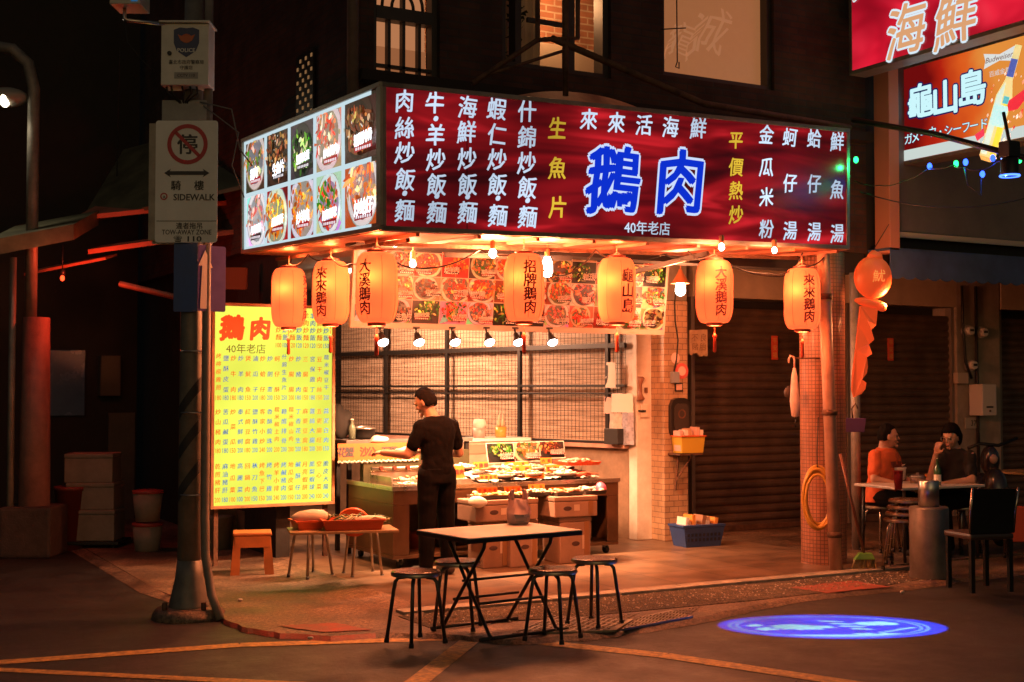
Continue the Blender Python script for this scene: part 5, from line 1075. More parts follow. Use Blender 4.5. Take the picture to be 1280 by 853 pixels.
# styrofoam boxes, buckets, stools in the alley
M_FOAM = mat("alley shaded styrofoam", (.27, .21, .17), .8, noise=.25, scale=5, bump=.15, bscale=80)  # foam colour darkened to carry the dimness of the alley
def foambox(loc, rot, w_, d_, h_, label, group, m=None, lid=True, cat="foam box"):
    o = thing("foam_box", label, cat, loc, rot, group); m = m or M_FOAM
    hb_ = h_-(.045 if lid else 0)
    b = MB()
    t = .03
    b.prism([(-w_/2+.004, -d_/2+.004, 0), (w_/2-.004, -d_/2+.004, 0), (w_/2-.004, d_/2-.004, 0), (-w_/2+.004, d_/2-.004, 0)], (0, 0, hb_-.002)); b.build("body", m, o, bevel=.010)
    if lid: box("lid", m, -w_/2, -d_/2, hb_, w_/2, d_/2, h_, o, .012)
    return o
p = G(120, 686)
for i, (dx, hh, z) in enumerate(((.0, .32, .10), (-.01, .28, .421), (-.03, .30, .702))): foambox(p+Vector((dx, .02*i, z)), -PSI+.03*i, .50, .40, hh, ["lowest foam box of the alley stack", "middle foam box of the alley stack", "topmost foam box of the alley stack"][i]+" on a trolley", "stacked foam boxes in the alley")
tr = thing("hand_trolley", "low dark trolley under the alley foam boxes", "trolley", p, -PSI); box("deck", M_DKST, -.3, -.24, .06, .3, .24, .098, tr, .01)
for sx in (-.24, .24):
    for sy in (-.18, .18): b = MB(); b.cyl((sx-.015, sy, .03), (sx+.015, sy, .03), .03, None, 12); b.build("wheel", M_WIRE, tr)
b = MB(); b.tube([(-.3, -.2, .09), (-.36, -.22, .3), (-.36, .2, .3), (-.3, .2, .09)], .012, 7); b.build("handle", M_STEEL, tr)
for i, (px, py, z, lab) in enumerate(((184, 692, 0.0, "lower white bucket with red lid beside the alley boxes"), (183, 650, .33, "upper white bucket with red lid stacked beside the alley boxes"))):
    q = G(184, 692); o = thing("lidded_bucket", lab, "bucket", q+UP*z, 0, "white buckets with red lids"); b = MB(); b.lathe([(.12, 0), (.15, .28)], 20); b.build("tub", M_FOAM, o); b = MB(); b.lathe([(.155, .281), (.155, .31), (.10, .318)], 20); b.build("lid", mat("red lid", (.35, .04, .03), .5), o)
q = G(142, 690); b = MB(); b.lathe([(.13, 0), (.17, .62), (.18, .62), (.18, .66)], 18); b.build("red_barrel", mat("dark red plastic", (.20, .03, .02), .5), loc=q+Vector((-.35, .4, 0)), label="dark red plastic barrel left of the alley foam boxes", cat="barrel")
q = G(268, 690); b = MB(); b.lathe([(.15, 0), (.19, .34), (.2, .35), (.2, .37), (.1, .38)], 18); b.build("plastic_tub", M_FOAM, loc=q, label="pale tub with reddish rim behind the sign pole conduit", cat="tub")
M_ORP = mat("orange plastic", (.42, .13, .03), .5, noise=.25)
def plastic_stool(loc, rot, label):
    o = thing("plastic_stool", label, "stool", loc, rot); b = MB(); b.prism([(-.17, -.15, .34), (.17, -.15, .34), (.17, .15, .34), (-.17, .15, .34)], (0, 0, .03)); b.build("seat", M_ORP, o, bevel=.012)
    for sx in (-1, 1):
        for sy in (-1, 1): b = MB(); b.prism([(sx*.16, sy*.14, .339), (sx*.10, sy*.14, .339), (sx*.11, sy*.16, 0), (sx*.19, sy*.16, 0)], (0, -sy*.04, 0)); b.build("leg", M_ORP, o)
    b = MB(); b.box(-.15, -.15, .24, .15, -.135, .338); b.build("skirt", M_ORP, o); b = MB(); b.box(-.15, .135, .24, .15, .15, .338); b.build("skirt", M_ORP, o); return o
plastic_stool(G(315, 716, .03), -.15-PSI*.3, "orange plastic stool under the yellow price board")
for i, (px, py, hh, lab) in enumerate(((298, 690, .42, "brown carton in the dark under the yellow price board"), (340, 690, .36, "low dark crate behind the vegetable stand"))):
    b = MB(); b.box(-.2, -.15, 0, .2, .15, hh); b.box(-.21, -.16, hh+.001, .21, .16, hh+.03); b.build("carton", mat("dark carton", (.20, .13, .08), .8, noise=.3), loc=G(px, py, .03)+Vector((0, .5, 0)), rot=.1, label=lab, cat="carton")

# ================================================================ STOOLS, TABLES
M_SEAT = mat("lacquered dark seat", (.12, .065, .04), .25, noise=.25); M_SRIM = mat("worn steel rim", (.40, .34, .28), .3, metal=.9, noise=.2)
M_LEG = mat("dark grey tube", (.09, .085, .08), .35, metal=.7, noise=.3)
def make_stool(label, group, seat=M_SEAT, leg=M_LEG, h=.465):
    o = thing("round_stool", label, "stool", (0, 0, 0), 0, group)
    b = MB(); b.lathe([(.13, h-.035), (.155, h-.03), (.160, h-.012), (.152, h-.002), (.135, h)], 28); b.build("seat", seat, o)
    b = MB(); b.lathe([(.1615, h-.032), (.1635, h-.022), (.1615, h-.012)], 28, caps=False); b.build("rim", M_SRIM, o)
    for k in range(4):
        a = pi/4+k*pi/2; c, s = cos(a), sin(a); b = MB(); t = Vector((-s, c, 0))
        pts = [Vector((c*.07, s*.07, h-.045)), Vector((c*.115, s*.115, h-.05)), Vector((c*.135, s*.135, h-.075)), Vector((c*.145, s*.145, h-.13)), Vector((c*.19, s*.19, .02))]
        b.tube(pts, .0125, 8); lg = b.build("leg", leg, o); b = MB(); b.cyl((c*.189, s*.189, .03), (c*.192, s*.192, 0), .016, .017, 10); b.build("foot", M_WIRE, lg)
    return o
LG = "round stools at the folding table"
st0 = make_stool("front left stool of the folding table, nearest the pole", LG)
def seat_at(px, py, h=.465): return G(px, py, h+.035)
ZF = .035
def place(o, px, py, rot, label, tilt=0.):
    p = G(px, py, .465+ZF); o.location = (p.x, p.y, ZF); o.rotation_euler = (tilt, 0, rot); o["label"] = label; return o
place(st0, 520, 713, .2, "round stool nearest the traffic sign pole, left of the folding table")
place(copy_tree(st0), 572, 700, .9, "round stool standing behind the one nearest the sign pole")
place(copy_tree(st0), 691, 710, .55, "round stool on the checker plate, right front of the folding table")
place(copy_tree(st0), 743, 697, .35, "rightmost round stool by the folding table, on the kerb strip")
# folding table
tc_ = (G(524, 664, .715)+G(723, 661, .715))/2; tt = thing("folding_table", "square folding table with pale top and black crossed legs", "table", (tc_.x, tc_.y, ZF), radians(6))
v1 = (G(600, 672, .715)-G(524, 664, .715)); v2 = (G(723, 661, .715)-G(600, 672, .715)); tw, td = v2.length, v1.length
hx, hy, th = .46, .32, .68
M_TTOP = mat("worn cream laminate", (.88, .80, .66), .36, noise=.15, scale=3, stain=(.74, .64, .50))
tb = MB(); tb.box(-hx, -hy, th-.006, hx, hy, th); tb.build("tabletop", M_TTOP, tt); box("edge_band", M_DKST, -hx-.004, -hy-.004, th-.036, hx+.004, hy+.004, th-.0065, tt, .004)
for sx in (-1, 1):
    for s in (-1, 1):
        b = MB(); y0, y1 = s*.25, -s*.25; x = sx*.27+s*.018
        b.tube([(x, y0, th-.04), (x, y0*.96, th-.08), (x, y1*.8, .09), (x, y1, .03), (x, y1*1.15, .013)], .0125, 8); b.build("leg", M_DKST, tt)
for s in (-1, 1):
    b = MB(); x = s*.018; b.tube([(-.36+x, -s*.27, .013), (.36+x, -s*.27, .013)], .0125, 8); b.build("foot_bar", M_DKST, tt)
    b = MB(); b.tube([(-.27+x, -s*.13, .22), (.27+x, -s*.13, .22)], .01, 8); b.build("stretcher", M_DKST, tt)
b = MB(); b.tube([(-.3, 0, .36), (.3, 0, .36)], .009, 8); b.build("pivot_rod", M_DKST, tt)
# takeaway bag on the table
p = G(648, 655, th+ZF); bag = thing("takeaway_bag", "pale pink takeaway plastic bag holding a bowl on the table", "bag", (p.x, p.y, th+ZF+.001), .4-PSI)
def bagskin():
    n = 40; rows = []; R = random.Random(11)
    for z, r, wob in ((0, .062, 0), (.004, .078, .001), (.03, .083, .002), (.06, .086, .003), (.085, .088, .006), (.11, .082, .010), (.135, .070, .012), (.155, .062, .014), (.175, .056, .015)):
        rows.append([((r+wob*sin(5*t+z*40)+R.uniform(-.5, .5)*wob)*cos(t)*1.0, (r+wob*sin(5*t+z*40)+R.uniform(-.5, .5)*wob)*sin(t)*.85, z) for t in (2*pi*i/n for i in range(n))])
    b = MB(); b.rings(rows, False)
    b.face(list(range(n))[::-1])
    for sx in (-1, 1):
        for a in (-1, 1): # loop handles
            pts = [Vector((sx*.048, a*.018, .168)), Vector((sx*.055, a*.016, .20)), Vector((sx*.046, a*.008, .235)), Vector((sx*.036, 0, .245))]
            b.rings([[q+Vector((-.016, 0, 0)), q+Vector((0, .003, 0)), q+Vector((.014, 0, 0)), q+Vector((0, -.003, 0))] for q in pts], True)
    return b
M_BAG = bpy.data.materials.new("pink film"); M_BAG.use_nodes = True; bs = M_BAG.node_tree.nodes["Principled BSDF"]; bs.inputs["Base Color"].default_value = (.82, .60, .54, 1); bs.inputs["Roughness"].default_value = .35; _t = M_BAG.node_tree; _tr = _t.nodes.new("ShaderNodeBsdfTranslucent"); _tr.inputs[0].default_value = (.85, .6, .54, 1); _mx = _t.nodes.new("ShaderNodeMixShader"); _mx.inputs[0].default_value = .45; _t.links.new(bs.outputs[0], _mx.inputs[1]); _t.links.new(_tr.outputs[0], _mx.inputs[2]); _t.links.new(_mx.outputs[0], _t.nodes["Material Output"].inputs[0])
bagskin().build("film", M_BAG, bag); b = MB(); b.lathe([(.05, .006), (.074, .02), (.078, .07), (.07, .072)], 24); b.build("bowl", mat("grey paper bowl", (.30, .26, .25), .5), bag)
# ---- vegetable stand: two steel stools carrying a board
vs = make_stool("left steel stool under the vegetable board", "steel stools under the vegetable board", mat("steel seat", (.4, .32, .24), .35, metal=.8), mat("worn steel tube", (.34, .27, .20), .38, metal=.85, noise=.3))
pv1, pv2 = G(388, 722, .03), G(455, 722, .03); vs.location = (pv1.x, pv1.y, .032); vs.rotation_euler = (0, 0, .3)
v2_ = copy_tree(vs); v2_.location = (pv2.x, pv2.y+.03, .032); v2_.rotation_euler = (0, 0, -.1); v2_["label"] = "right steel stool under the vegetable board, against the cart"
pc = (G(364, 662, .51)+G(486, 664, .51))/2; bdv = thing("wooden_board", "worn wooden board laid across two steel stools", "board", (pc.x+.02, pc.y+.02, .499), -.22)
M_WOOD = mat("oiled board", (.40, .24, .11), .45, noise=.35, scale=6); b = MB(); b.prism([(-.44, -.19, 0), (.44, -.24, 0), (.45, .2, 0), (-.42, .22, 0)], (0, 0, .022)); b.build("plank", M_WOOD, bdv, bevel=.005)
M_TRAY = mat("orange red plastic tray", (.68, .10, .025), .4, noise=.15)
def tray(loc, rot, w_, d_, h_, label):
    o = thing("plastic_tray", label, "tray", loc, rot, "red trays on the vegetable board"); b = MB(); t = .012; f = .025
    lo = [(-w_/2+f, -d_/2+f), (w_/2-f, -d_/2+f), (w_/2-f, d_/2-f), (-w_/2+f, d_/2-f)]; hi = [(-w_/2, -d_/2), (w_/2, -d_/2), (w_/2, d_/2), (-w_/2, d_/2)]
    sh_ = lambda ps, k: [(x-k*(1 if x > 0 else -1), y-k*(1 if y > 0 else -1)) for x, y in ps]
    rs_ = [[(x, y, 0) for x, y in lo], [(x, y, h_) for x, y in hi], [(x, y, h_) for x, y in sh_(hi, t)], [(x, y, t) for x, y in sh_(lo, t*.6)]]
    b.rings(rs_, True, True, False); b.build("basin", M_TRAY, o)
    b = MB(); b.rings([[(x, y, h_-.012) for x, y in sh_(hi, -.008)], [(x, y, h_+.002) for x, y in sh_(hi, -.01)], [(x, y, h_+.002) for x, y in sh_(hi, t*.8)]], False, True, False); b.build("rim", M_TRAY, o); return o
bz = .522; cR, sR = cos(-.22), sin(-.22); BV = lambda x, y, z=0.: Vector((bdv.location.x+x*cR-y*sR, bdv.location.y+x*sR+y*cR, bz+z))
tray(BV(.08, -.05), -.26, .50, .30, .085, "larger orange red tray of greens and radish, front of the board"); tray(BV(-.27, .06), -.10, .24, .26, .075, "smaller orange red tray at the left end of the board")
M_RAD = mat("white radish skin", (.78, .70, .52), .45, noise=.12); M_LEAF = mat("dull scallion green", (.07, .12, .03), .5, noise=.4); M_LEAFL = mat("pale stalk", (.42, .42, .2), .5)
def radish(loc, rot, L_, r, label):
    o = thing("radish", label, "radish", loc, (0, 0, rot)); b = MB(); b.tube([(-L_*.52, 0, .0), (-L_*.5, 0, 0), (-L_*.4, 0, .003), (-L_*.1, 0, .004), (L_*.25, 0, 0), (L_*.42, 0, -.004), (L_*.5, 0, -.006)], [r*.2, r*.55, r*.9, r, r*.8, r*.4, r*.05], 14); b.build("root", M_RAD, o)
    b = MB(); b.tube([(-L_*.53, 0, 0), (-L_*.6, 0, .005)], [r*.35, r*.25], 8); b.build("stub", M_LEAFL, o)
radish(BV(-.26, .05, .10), 2.9, .30, .056, "fat white radish lying on the left red tray"); radish(BV(.17, -.09, .075), 2.75, .36, .032, "long slim radish lying among greens in the front tray")
b = MB(); R = random.Random(21)
for i in range(120):
    p = Vector((R.uniform(-.2, .2), R.uniform(-.09, .10), R.uniform(.03, .075))); a = R.gauss(.3, .6); L_ = R.uniform(.08, .22); b.mi = R.choice((0, 0, 1)); dz = R.uniform(-.02, .035)
    b.tube([p, p+Vector((cos(a)*L_/2, sin(a)*L_/2*.6, dz+.02)), p+Vector((cos(a)*L_, sin(a)*L_*.6, dz))], [.004, .006, .001], 4)
g = b.build("scallions", [M_LEAF, M_LEAFL], loc=BV(.06, -.04, .0), rot=-.25, label="heap of scallions and herbs in the front red tray", cat="vegetables", kind="stuff")
p = BV(.15, .28, 0); pl2 = thing("round_strainer", "round orange plastic strainer leaning behind the red trays", "strainer", (p.x, p.y, .535), (radians(-65), 0, -PSI)); b = MB(); b.lathe([(.135, 0), (.14, .02), (.12, .03), (.03, .035)], 24, caps=True); b.build("dish", M_TRAY, pl2)
# ================================================================ FOOD CART
CX0, CX1, CY0, CY1, CZ = 4.87, 7.30, 10.95, 12.02, .765
ct = thing("food_cart", "long brown steel food cart on casters under the floodlights", "food cart", (CX0, CY0, .055))
M_CART = mat("brown enamelled steel", (.18, .095, .05), .42, metal=.35, noise=.35, scale=3, bump=.05); M_CTOP = mat("scratched steel top", (.60, .50, .40), .3, metal=.85, noise=.3, scale=6)
cw, cd, ch_ = CX1-CX0, CY1-CY0, CZ-.055
b = MB(); b.box(0, 0, ch_-.14, cw, .03, ch_-.012); b.box(0, .03, ch_-.14, .03, cd, ch_-.012); b.box(cw-.03, .03, ch_-.14, cw, cd, ch_-.012); b.box(.03, cd-.03, ch_-.14, cw-.03, cd, ch_-.012); b.box(.0, .0, .12, .16, .03, ch_-.141); b.box(cw-.13, .0, .12, cw, .03, ch_-.141)
b.box(0, .031, .12, .03, cd, ch_-.141); b.box(cw-.03, .031, .12, cw, cd, ch_-.141); b.box(.0, .0, .085, cw, cd, .118); b.box(.031, cd-.03, .119, cw-.031, cd, ch_-.141); b.box(1.52, .0, .12, 1.56, cd-.04, ch_-.142)
b.build("carcass", M_CART, ct, bevel=.004)
b = MB(); b.box(-.015, -.015, ch_-.0115, cw+.015, cd+.015, ch_); b.box(-.015, -.015, ch_+.0005, cw+.015, -.005, ch_+.03); b.box(-.015, -.004, ch_+.0005, -.005, cd+.015, ch_+.03); b.build("worktop", M_CTOP, ct, bevel=.003)
for x in (.1, cw-.1):
    for y in (.08, cd-.08):
        b = MB(); b.cyl((x-.016, y, .04), (x+.016, y, .04), .04, None, 14); cwh = b.build("caster", M_WIRE, ct); b = MB(); b.bar((x, y, .08), (x, y, .03), .045, .03) if False else b.box(x-.024, y-.02, .055, x+.024, y+.02, .084); b.build("fork", M_STEEL, cwh)
# raised grill trough with knobs on the left half
gt = thing("grill_trough", "long steel grill trough with a row of round knobs, left on cart", "grill", (CX0+.12, CY0+.30, CZ+.001))
b = MB(); L_ = 1.05; b.box(0, 0, 0, L_, .02, .05); b.box(0, .50, 0, L_, .52, .12); b.box(0, .02, 0, .02, .5, .09); b.box(L_-.02, .02, 0, L_, .5, .09); b.box(.02, .02, 0, L_-.02, .5, .02); b.build("trough", M_CTOP, gt, bevel=.003)
b = MB(); b.tube([(0, .49, .145), (L_, .49, .145)], .016, 10); b.build("pipe", M_STEEL, gt)
for i in range(7): b = MB(); b.cyl((.09+.14*i, .468, .145), (.09+.14*i, .44, .145), .024, .02, 12); b.mi = 0; b.build("knob", mat("dark red knob", (.10, .03, .02), .3), gt)
R = random.Random(31); M_GREEN = mat("dark green tray", (.05, .07, .025), .5)
b = MB(); b.box(CX0+.1, CY1-.14, CZ+.001, CX0+1.25, CY1-.05, CZ+.30); b.build("splash_guard", mat("olive metal guard", (.07, .065, .03), .5, metal=.4, noise=.3), label="olive metal splash guard behind the grill trough", cat="splash guard")
def fish(loc, rot, L_, m, label, group=None, roll=1.2):
    o = thing("fish", label, "fish", loc, (roll, 0, rot), group); b = MB(); n = 12; rows = []
    for t, ry, rz in ((0, .01, .012), (.08, .03, .05), (.22, .045, .09), (.4, .05, .105), (.6, .04, .08), (.78, .022, .045), (.88, .012, .026), (.94, .006, .05), (1, .003, .085)):
        rows.append([(L_*(t-.5), L_*ry*1.6*cos(2*pi*i/n), L_*rz*1.4*sin(2*pi*i/n)) for i in range(n)])
    b.rings(rows); b.build("body", m, o)
    b = MB(); b.poly([(-.1*L_, 0, .13*L_), (.15*L_, 0, .10*L_), (.12*L_, 0, .17*L_), (-.05*L_, 0, .2*L_)]); b.build("dorsal_fin", m, o); b = MB(); b.ell((-.40*L_, -.045*L_, .02*L_), (.012*L_,)*3, 8, 6); b.build("eye", M_DKST, o); return o
M_FR = mat("red snapper skin", (.60, .13, .07), .3, noise=.35, scale=30); M_FS = mat("silver fish skin", (.55, .50, .46), .22, metal=.3, noise=.35, scale=25); M_FP_ = mat("pink squid flesh", (.72, .45, .36), .35, noise=.25, scale=20); M_FD = mat("dark eel skin", (.16, .11, .09), .3, noise=.4, scale=20)
M_ICE = mat("crushed ice", (.60, .55, .50), .25, noise=.15, scale=40, bump=.8, bscale=70)
# raised sloping display on the right half with ice
DX0, DX1 = CX0+.95, CX1-.10
dsp = thing("display_slope", "sloping steel seafood display heaped with crushed ice, right on cart", "display", (DX0, CY0+.14, CZ+.001))
dl = DX1-DX0
def zslope(y): return .015+.09*(y/.80)
b = MB(); b.prism([(0, 0, 0), (0, .80, 0), (0, .80, .09), (0, 0, .01)], (dl, 0, 0)); b.build("slope", M_CTOP, dsp)
b = MB(); nx, ny = 44, 24; R = random.Random(3)
hgt = [[zslope(j/ny*.78)+.012+.02*R.random()+.02*mnoise.noise((i*.3, j*.3, 1)) for i in range(nx+1)] for j in range(ny+1)]
b.rings([[(.01+(dl-.02)*i/nx, .01+.78*j/ny, hgt[j][i]) for i in range(nx+1)] for j in range(ny+1)], False, False, True); b.build("ice", M_ICE, dsp)
def DS(u, v, up=.03): return Vector((DX0+dl*u, CY0+.14+.78*v, CZ+zslope(.78*v)+up))
fl = [(.08, .18, .3, .30, M_FS, "silver fish at the left front of the iced display"), (.16, .45, .25, .34, M_FD, "dark fish behind the silver fish on ice"), (.60, .18, -.2, .30, M_FS, "plump silver fish in the middle front of the ice"), (.84, .30, .15, .42, M_FR, "large red fish at the right front of the iced display"), (.80, .62, .5, .40, M_FP_, "pale pink fish behind the large red fish"), (.93, .55, 1.0, .34, M_FD, "dark fish along the right rim of the display"), (.30, .70, .1, .32, M_FR, "small red fish at the back left of the ice"), (.68, .82, -.1, .36, M_FS, "silver fish beneath the photo cards"), (.90, .12, -.1, .34, M_FR, "red fish lowest along the right front rim")]
for u, v, r_, L2, m, lab in fl: fish(DS(u, v, .035), r_, L2*.85, m, lab, "fish on the iced display")
# plates of shellfish and cut seafood
def food_dish(loc, r, lip, cols, n, label, size=.025, shape=(1, .7, .5), seed=0, m=None, rect=None, group="dishes of seafood on the cart"):
    o = thing("seafood_dish", label, "dish", loc, 0, group); b = MB()
    if rect:
        w_, d_ = rect; b.rings([[(x*k, y*k, z) for x, y in ((-w_/2, -d_/2), (w_/2, -d_/2), (w_/2, d_/2), (-w_/2, d_/2))] for k, z in ((.9, 0), (1, .035), (.97, .035), (.88, .006))], True, True, False)
    else: b.lathe([(r*.6, 0), (r*.9, .012), (r, .03), (r*.97, .033), (r*.6, .012)], 22)
    b.build("plate", m or mat("white enamel plate", (.55, .48, .42), .3), o)
    R = random.Random(seed); b = MB()
    for i in range(n):
        if rect: x, y = R.uniform(-.44, .44)*rect[0], R.uniform(-.40, .40)*rect[1]; zt = .02+R.random()*.035
        else: a = R.uniform(0, 6.28); rr = r*.75*sqrt(R.random()); x, y = rr*cos(a), rr*sin(a); zt = .02+(1-rr/r)*.05*R.random()
        b.mi = R.randrange(len(cols)); s = size*R.uniform(.7, 1.25); b.ell((x, y, zt), (s*shape[0], s*shape[1], s*shape[2]), 7, 5, Matrix.Rotation(R.uniform(0, 3), 3, 'Z') @ Matrix.Rotation(R.uniform(-.6, .6), 3, 'X'))
    b.build("seafood", cols, o); return o
cS = [mat("clam shell", (.50, .38, .25), .4, noise=.4, scale=30), mat("pale shell", (.70, .58, .42), .4)]; cP = [mat("prawn flesh", (.72, .30, .16), .35), mat("prawn shade", (.60, .38, .28), .35)]; cG = [mat("scallion cut", (.16, .28, .05), .5), cS[1]]; cW = [mat("squid white", (.78, .70, .62), .3), cP[1]]; cO = [mat("oyster grey", (.32, .27, .22), .3), cW[0]]; cR = [mat("sliced red flesh", (.60, .10, .06), .35), mat("sliced pink flesh", (.75, .35, .28), .35)]
ds = [(.10, .78, .13, cW, 26, .03), (.30, .25, .14, cS, 40, .02), (.44, .62, .13, cO, 30, .026), (.46, .16, .12, cP, 30, .024), (.60, .55, .13, cS, 40, .018), (.72, .10, .12, cO, 34, .022), (.76, .40, .12, cR, 26, .028), (.22, .10, .11, cP, 24, .024)]
ln_ = ["white squid strips at the back left", "small brown clams left of centre", "grey oysters in the middle", "pink prawns front of centre", "tiny clams under the middle price cards", "dark shellfish at the front right", "red sliced flesh beside the large red fish", "prawns by the cook's elbow"]
for i, (u, v, r_, c_, n_, s_) in enumerate(ds): food_dish(DS(u, v, .035), r_, 0, c_, n_, "plate of "+ln_[i]+" of the display", s_, seed=i)
# right-end red meat tray
food_dish(Vector((CX1-.22, CY0+.42, CZ+.145)), .2, 0, cR, 30, "red tray of sliced meat at the right end of the cart", .045, (1.2, .8, .35), 12, M_TRAY, (.40, .30))
# trough contents
food_dish(Vector((CX0+.45, CY0+.52, CZ+.022)), .15, 0, cP, 24, "flat dish of prawns in the grill trough", .03, seed=14, rect=(.4, .22)); food_dish(Vector((CX0+.92, CY0+.50, CZ+.022)), .12, 0, [cW[0], cG[0]], 30, "dish of white squid and greens in the grill trough", .025, seed=15)
food_dish(Vector((CX0+.25, CY0+.16, CZ+.002)), .12, 0, cW, 16, "small tray of white scraps at the left front of the cart", .02, seed=16, rect=(.3, .16))
# price cards
M_CARD = mat("fluorescent orange card", (.70, .17, .012), .6, noise=.05); M_CRED = mat("card red print", (.35, .015, .01), .6)
def price_card(px0, py0, px1, py1, y, text, label, m=M_CARD, ink=M_CRED):
    a, c = PY(px0, py1, y), PY(px1, py0, y); w_, h_ = c.x-a.x, c.z-a.z
    o = thing("price_card", label, "price card", (a.x, y, a.z), (radians(-12), 0, 0), "orange price cards on the cart"); box("card", m, 0, 0, 0, w_, .004, h_, o); box("stake", mat("wire stake", (.5, .45, .4), .4, metal=.8), w_/2-.003, .005, -.05, w_/2+.003, .009, h_*.6, o)
    n = len(text); b = MB(); s = min(h_*.62, w_/n*.98)
    for i, ch in enumerate(text): b.glyph(ch, (w_*(i+.5)/n, -.0015, h_*.5), (1, 0, 0), (0, 0, 1), s, .03, .5, res=1)
    b.build("lettering", ink, o)
cards = [(568, 582, 581, 598, 11.2, "鵝肉", "orange price card beside the cook's hip"), (592, 577, 611, 587, 11.75, "大腸頭", "orange price card at the back left before the first photo card"), (600, 593, 622, 600, 11.18, "炒海瓜子", "long orange price card at the front left of the ice"), (622, 588, 640, 596, 11.35, "生蚵", "orange price card left of the central white card"), (641, 582, 665, 592, 11.5, "鮮蝦", "wide orange price card in the middle of the display"), (666, 583, 681, 591, 11.6, "花枝", "orange price card right of the middle wide one"), (683, 581, 704, 591, 11.5, "石斑魚", "orange price card below the third photo card"), (657, 591, 681, 598, 11.28, "小卷", "low orange price card at the centre front"), (632, 577, 661, 583, 11.78, "海螺", "flat long orange card below the second photo card"), (720, 577, 733, 582, 11.7, "蟹", "small orange card beside the large red fish"),
         (676, 572, 690, 580, 11.85, "大蝦", "orange card leaning between second and third photo card")]
for c in cards: price_card(*c[:4], c[4]-.14, *c[5:])
# three photo cards propped at the back
for i, (x0, x1, y0, y1) in enumerate(((608, 642, 579, 553), (641, 674, 577, 552), (673, 704, 573, 551))):
    a, c = PY(x0, y0, 11.98), PY(x1, y1, 11.98); w_, h_ = c.x-a.x, c.z-a.z
    o = thing("photo_card", ["first dish photo card propped at the back, noodle bowl", "middle dish photo card propped at the back, dark stew", "third dish photo card propped at the back, red crab"][i], "photo card", (a.x, 11.94+.02*i, a.z), (radians(-14), 0, radians(-4*i)), "photo cards propped on the cart")
    box("backing", M_WHITE, -.004, .001, -.004, w_+.004, .008, h_+.004, o); food_photo((.004, -.001, .004), (1, 0, 0), (0, 0, 1), (0, -1, 0), w_-.008, h_-.008, (69, 8, 6)[i], .95).build("dish_photograph", M_FP, o, attr=True); box("prop", M_DKST, w_/2-.01, .0085, -.1, w_/2+.01, .014, h_*.7, o)
# long orange banner behind the trough
a, c = PY(419, 576, 11.95), PY(520, 553, 11.95); w_, h_ = c.x-a.x, .165
o = thing("seafood_banner", "long orange banner of crab and grouper names behind the trough", "banner", (a.x, 11.87, a.z), (radians(-6), 0, 0)); box("cloth", mat("banner orange", (.50, .105, .010), .6, noise=.08), 0, 0, 0, w_, .006, h_, o)
b = MB(); r2 = MB()
for i, ch in enumerate("花蟹 沙公 石斑 紅魽"):
    if ch == " ": continue
    (r2 if ch in "沙公紅魽" else b).glyph(ch, (w_*(i+.55)/11.2, -.002, h_*.5), (1, 0, 0), (0, 0, 1), .098, .035, 0)
b.build("black_lettering", M_INKK, o); r2.build("red_lettering", M_CRED, o)
b = MB()
for i in range(46): x = w_*i/46; b.ell((x, -.0, -.012+.006*sin(i*2.3)), (.012, .01, .012), 6, 4)
b.build("lace_hem", M_WHITE, o)
# white towel, pot, bottle at the back left
def sacky(name, label, cat, loc, r, m, seed, lump=.3, n=20):
    b = MB(); rows = []
    for j in range(9):
        t = -pi/2+pi*j/8; rows.append([Vector((r[0]*max(.05, cos(t))*cos(2*pi*i/n), r[1]*max(.05, cos(t))*sin(2*pi*i/n), r[2]*(1+sin(t)))) for i in range(n)])
    rows = [[p*(1+lump*mnoise.noise(p*9+Vector((seed, 0, 0)))) for p in r_] for r_ in rows]
    b.rings(rows); return b.build(name, m, loc=loc, label=label, cat=cat)
q = PY(466, 552, 12.2); bt = thing("kitchen_shelf", "low dark shelf behind the cart carrying the pot and bottle", "shelf", (4.9, 12.15, .055)); box("top", mat("dark shelf top", (.12, .10, .09), .5), 0, 0, 1.08, 1.4, .4, 1.115, bt, .004)
for x in (.03, 1.33):
    for y in (.03, .33): box("leg", M_DKST, x, y, 0, x+.04, y+.04, 1.079, bt)
q = PY(455, 548, 12.35); po = thing("cooking_pot", "dark lidded cooking pot at the left end behind the banner", "pot", (q.x, q.y, 1.172)); b = MB(); b.lathe([(.09, 0), (.11, .03), (.115, .10), (.118, .10)], 22); b.build("pot", M_DKST, po); b = MB(); b.lathe([(.12, .101), (.11, .115), (.04, .13), (.015, .135)], 22); b.build("lid", M_STEEL, po)
q = PY(440, 545, 12.3); b = MB(); b.lathe([(.035, 0), (.037, .10), (.034, .13), (.015, .16), (.015, .19)], 14); b.mi = 1; b.lathe([(.018, .191), (.018, .205)], 12); b.build("plastic_bottle", [mat("pale green bottle", (.3, .38, .28), .15, trans=.6), M_WHITE], loc=(q.x, q.y, 1.172), label="pale green plastic bottle left of the cooking pot", cat="bottle")
q = PY(427, 545, 12.4); sacky("dark_coat", "dark coat bundle at the far left behind the price board edge", "coat", (q.x, q.y, 1.172), (.11, .08, .17), mat("black cloth", (.015, .014, .013), .85), 4)
q = PY(468, 556, 12.0); sacky("white_towel", "crumpled white towel draped above the orange banner", "towel", (q.x, 11.93, a.z+.155), (.10, .05, .035), mat("white towel", (.75, .70, .64), .9), 9, .5)
sacky("white_towel", "crumpled white cloth in the cook's hands", "cloth", PD(508, 562, 11.55)-UP*.05, (.10, .06, .04), mat("white towel", (.75, .70, .64), .9), 14, .5)
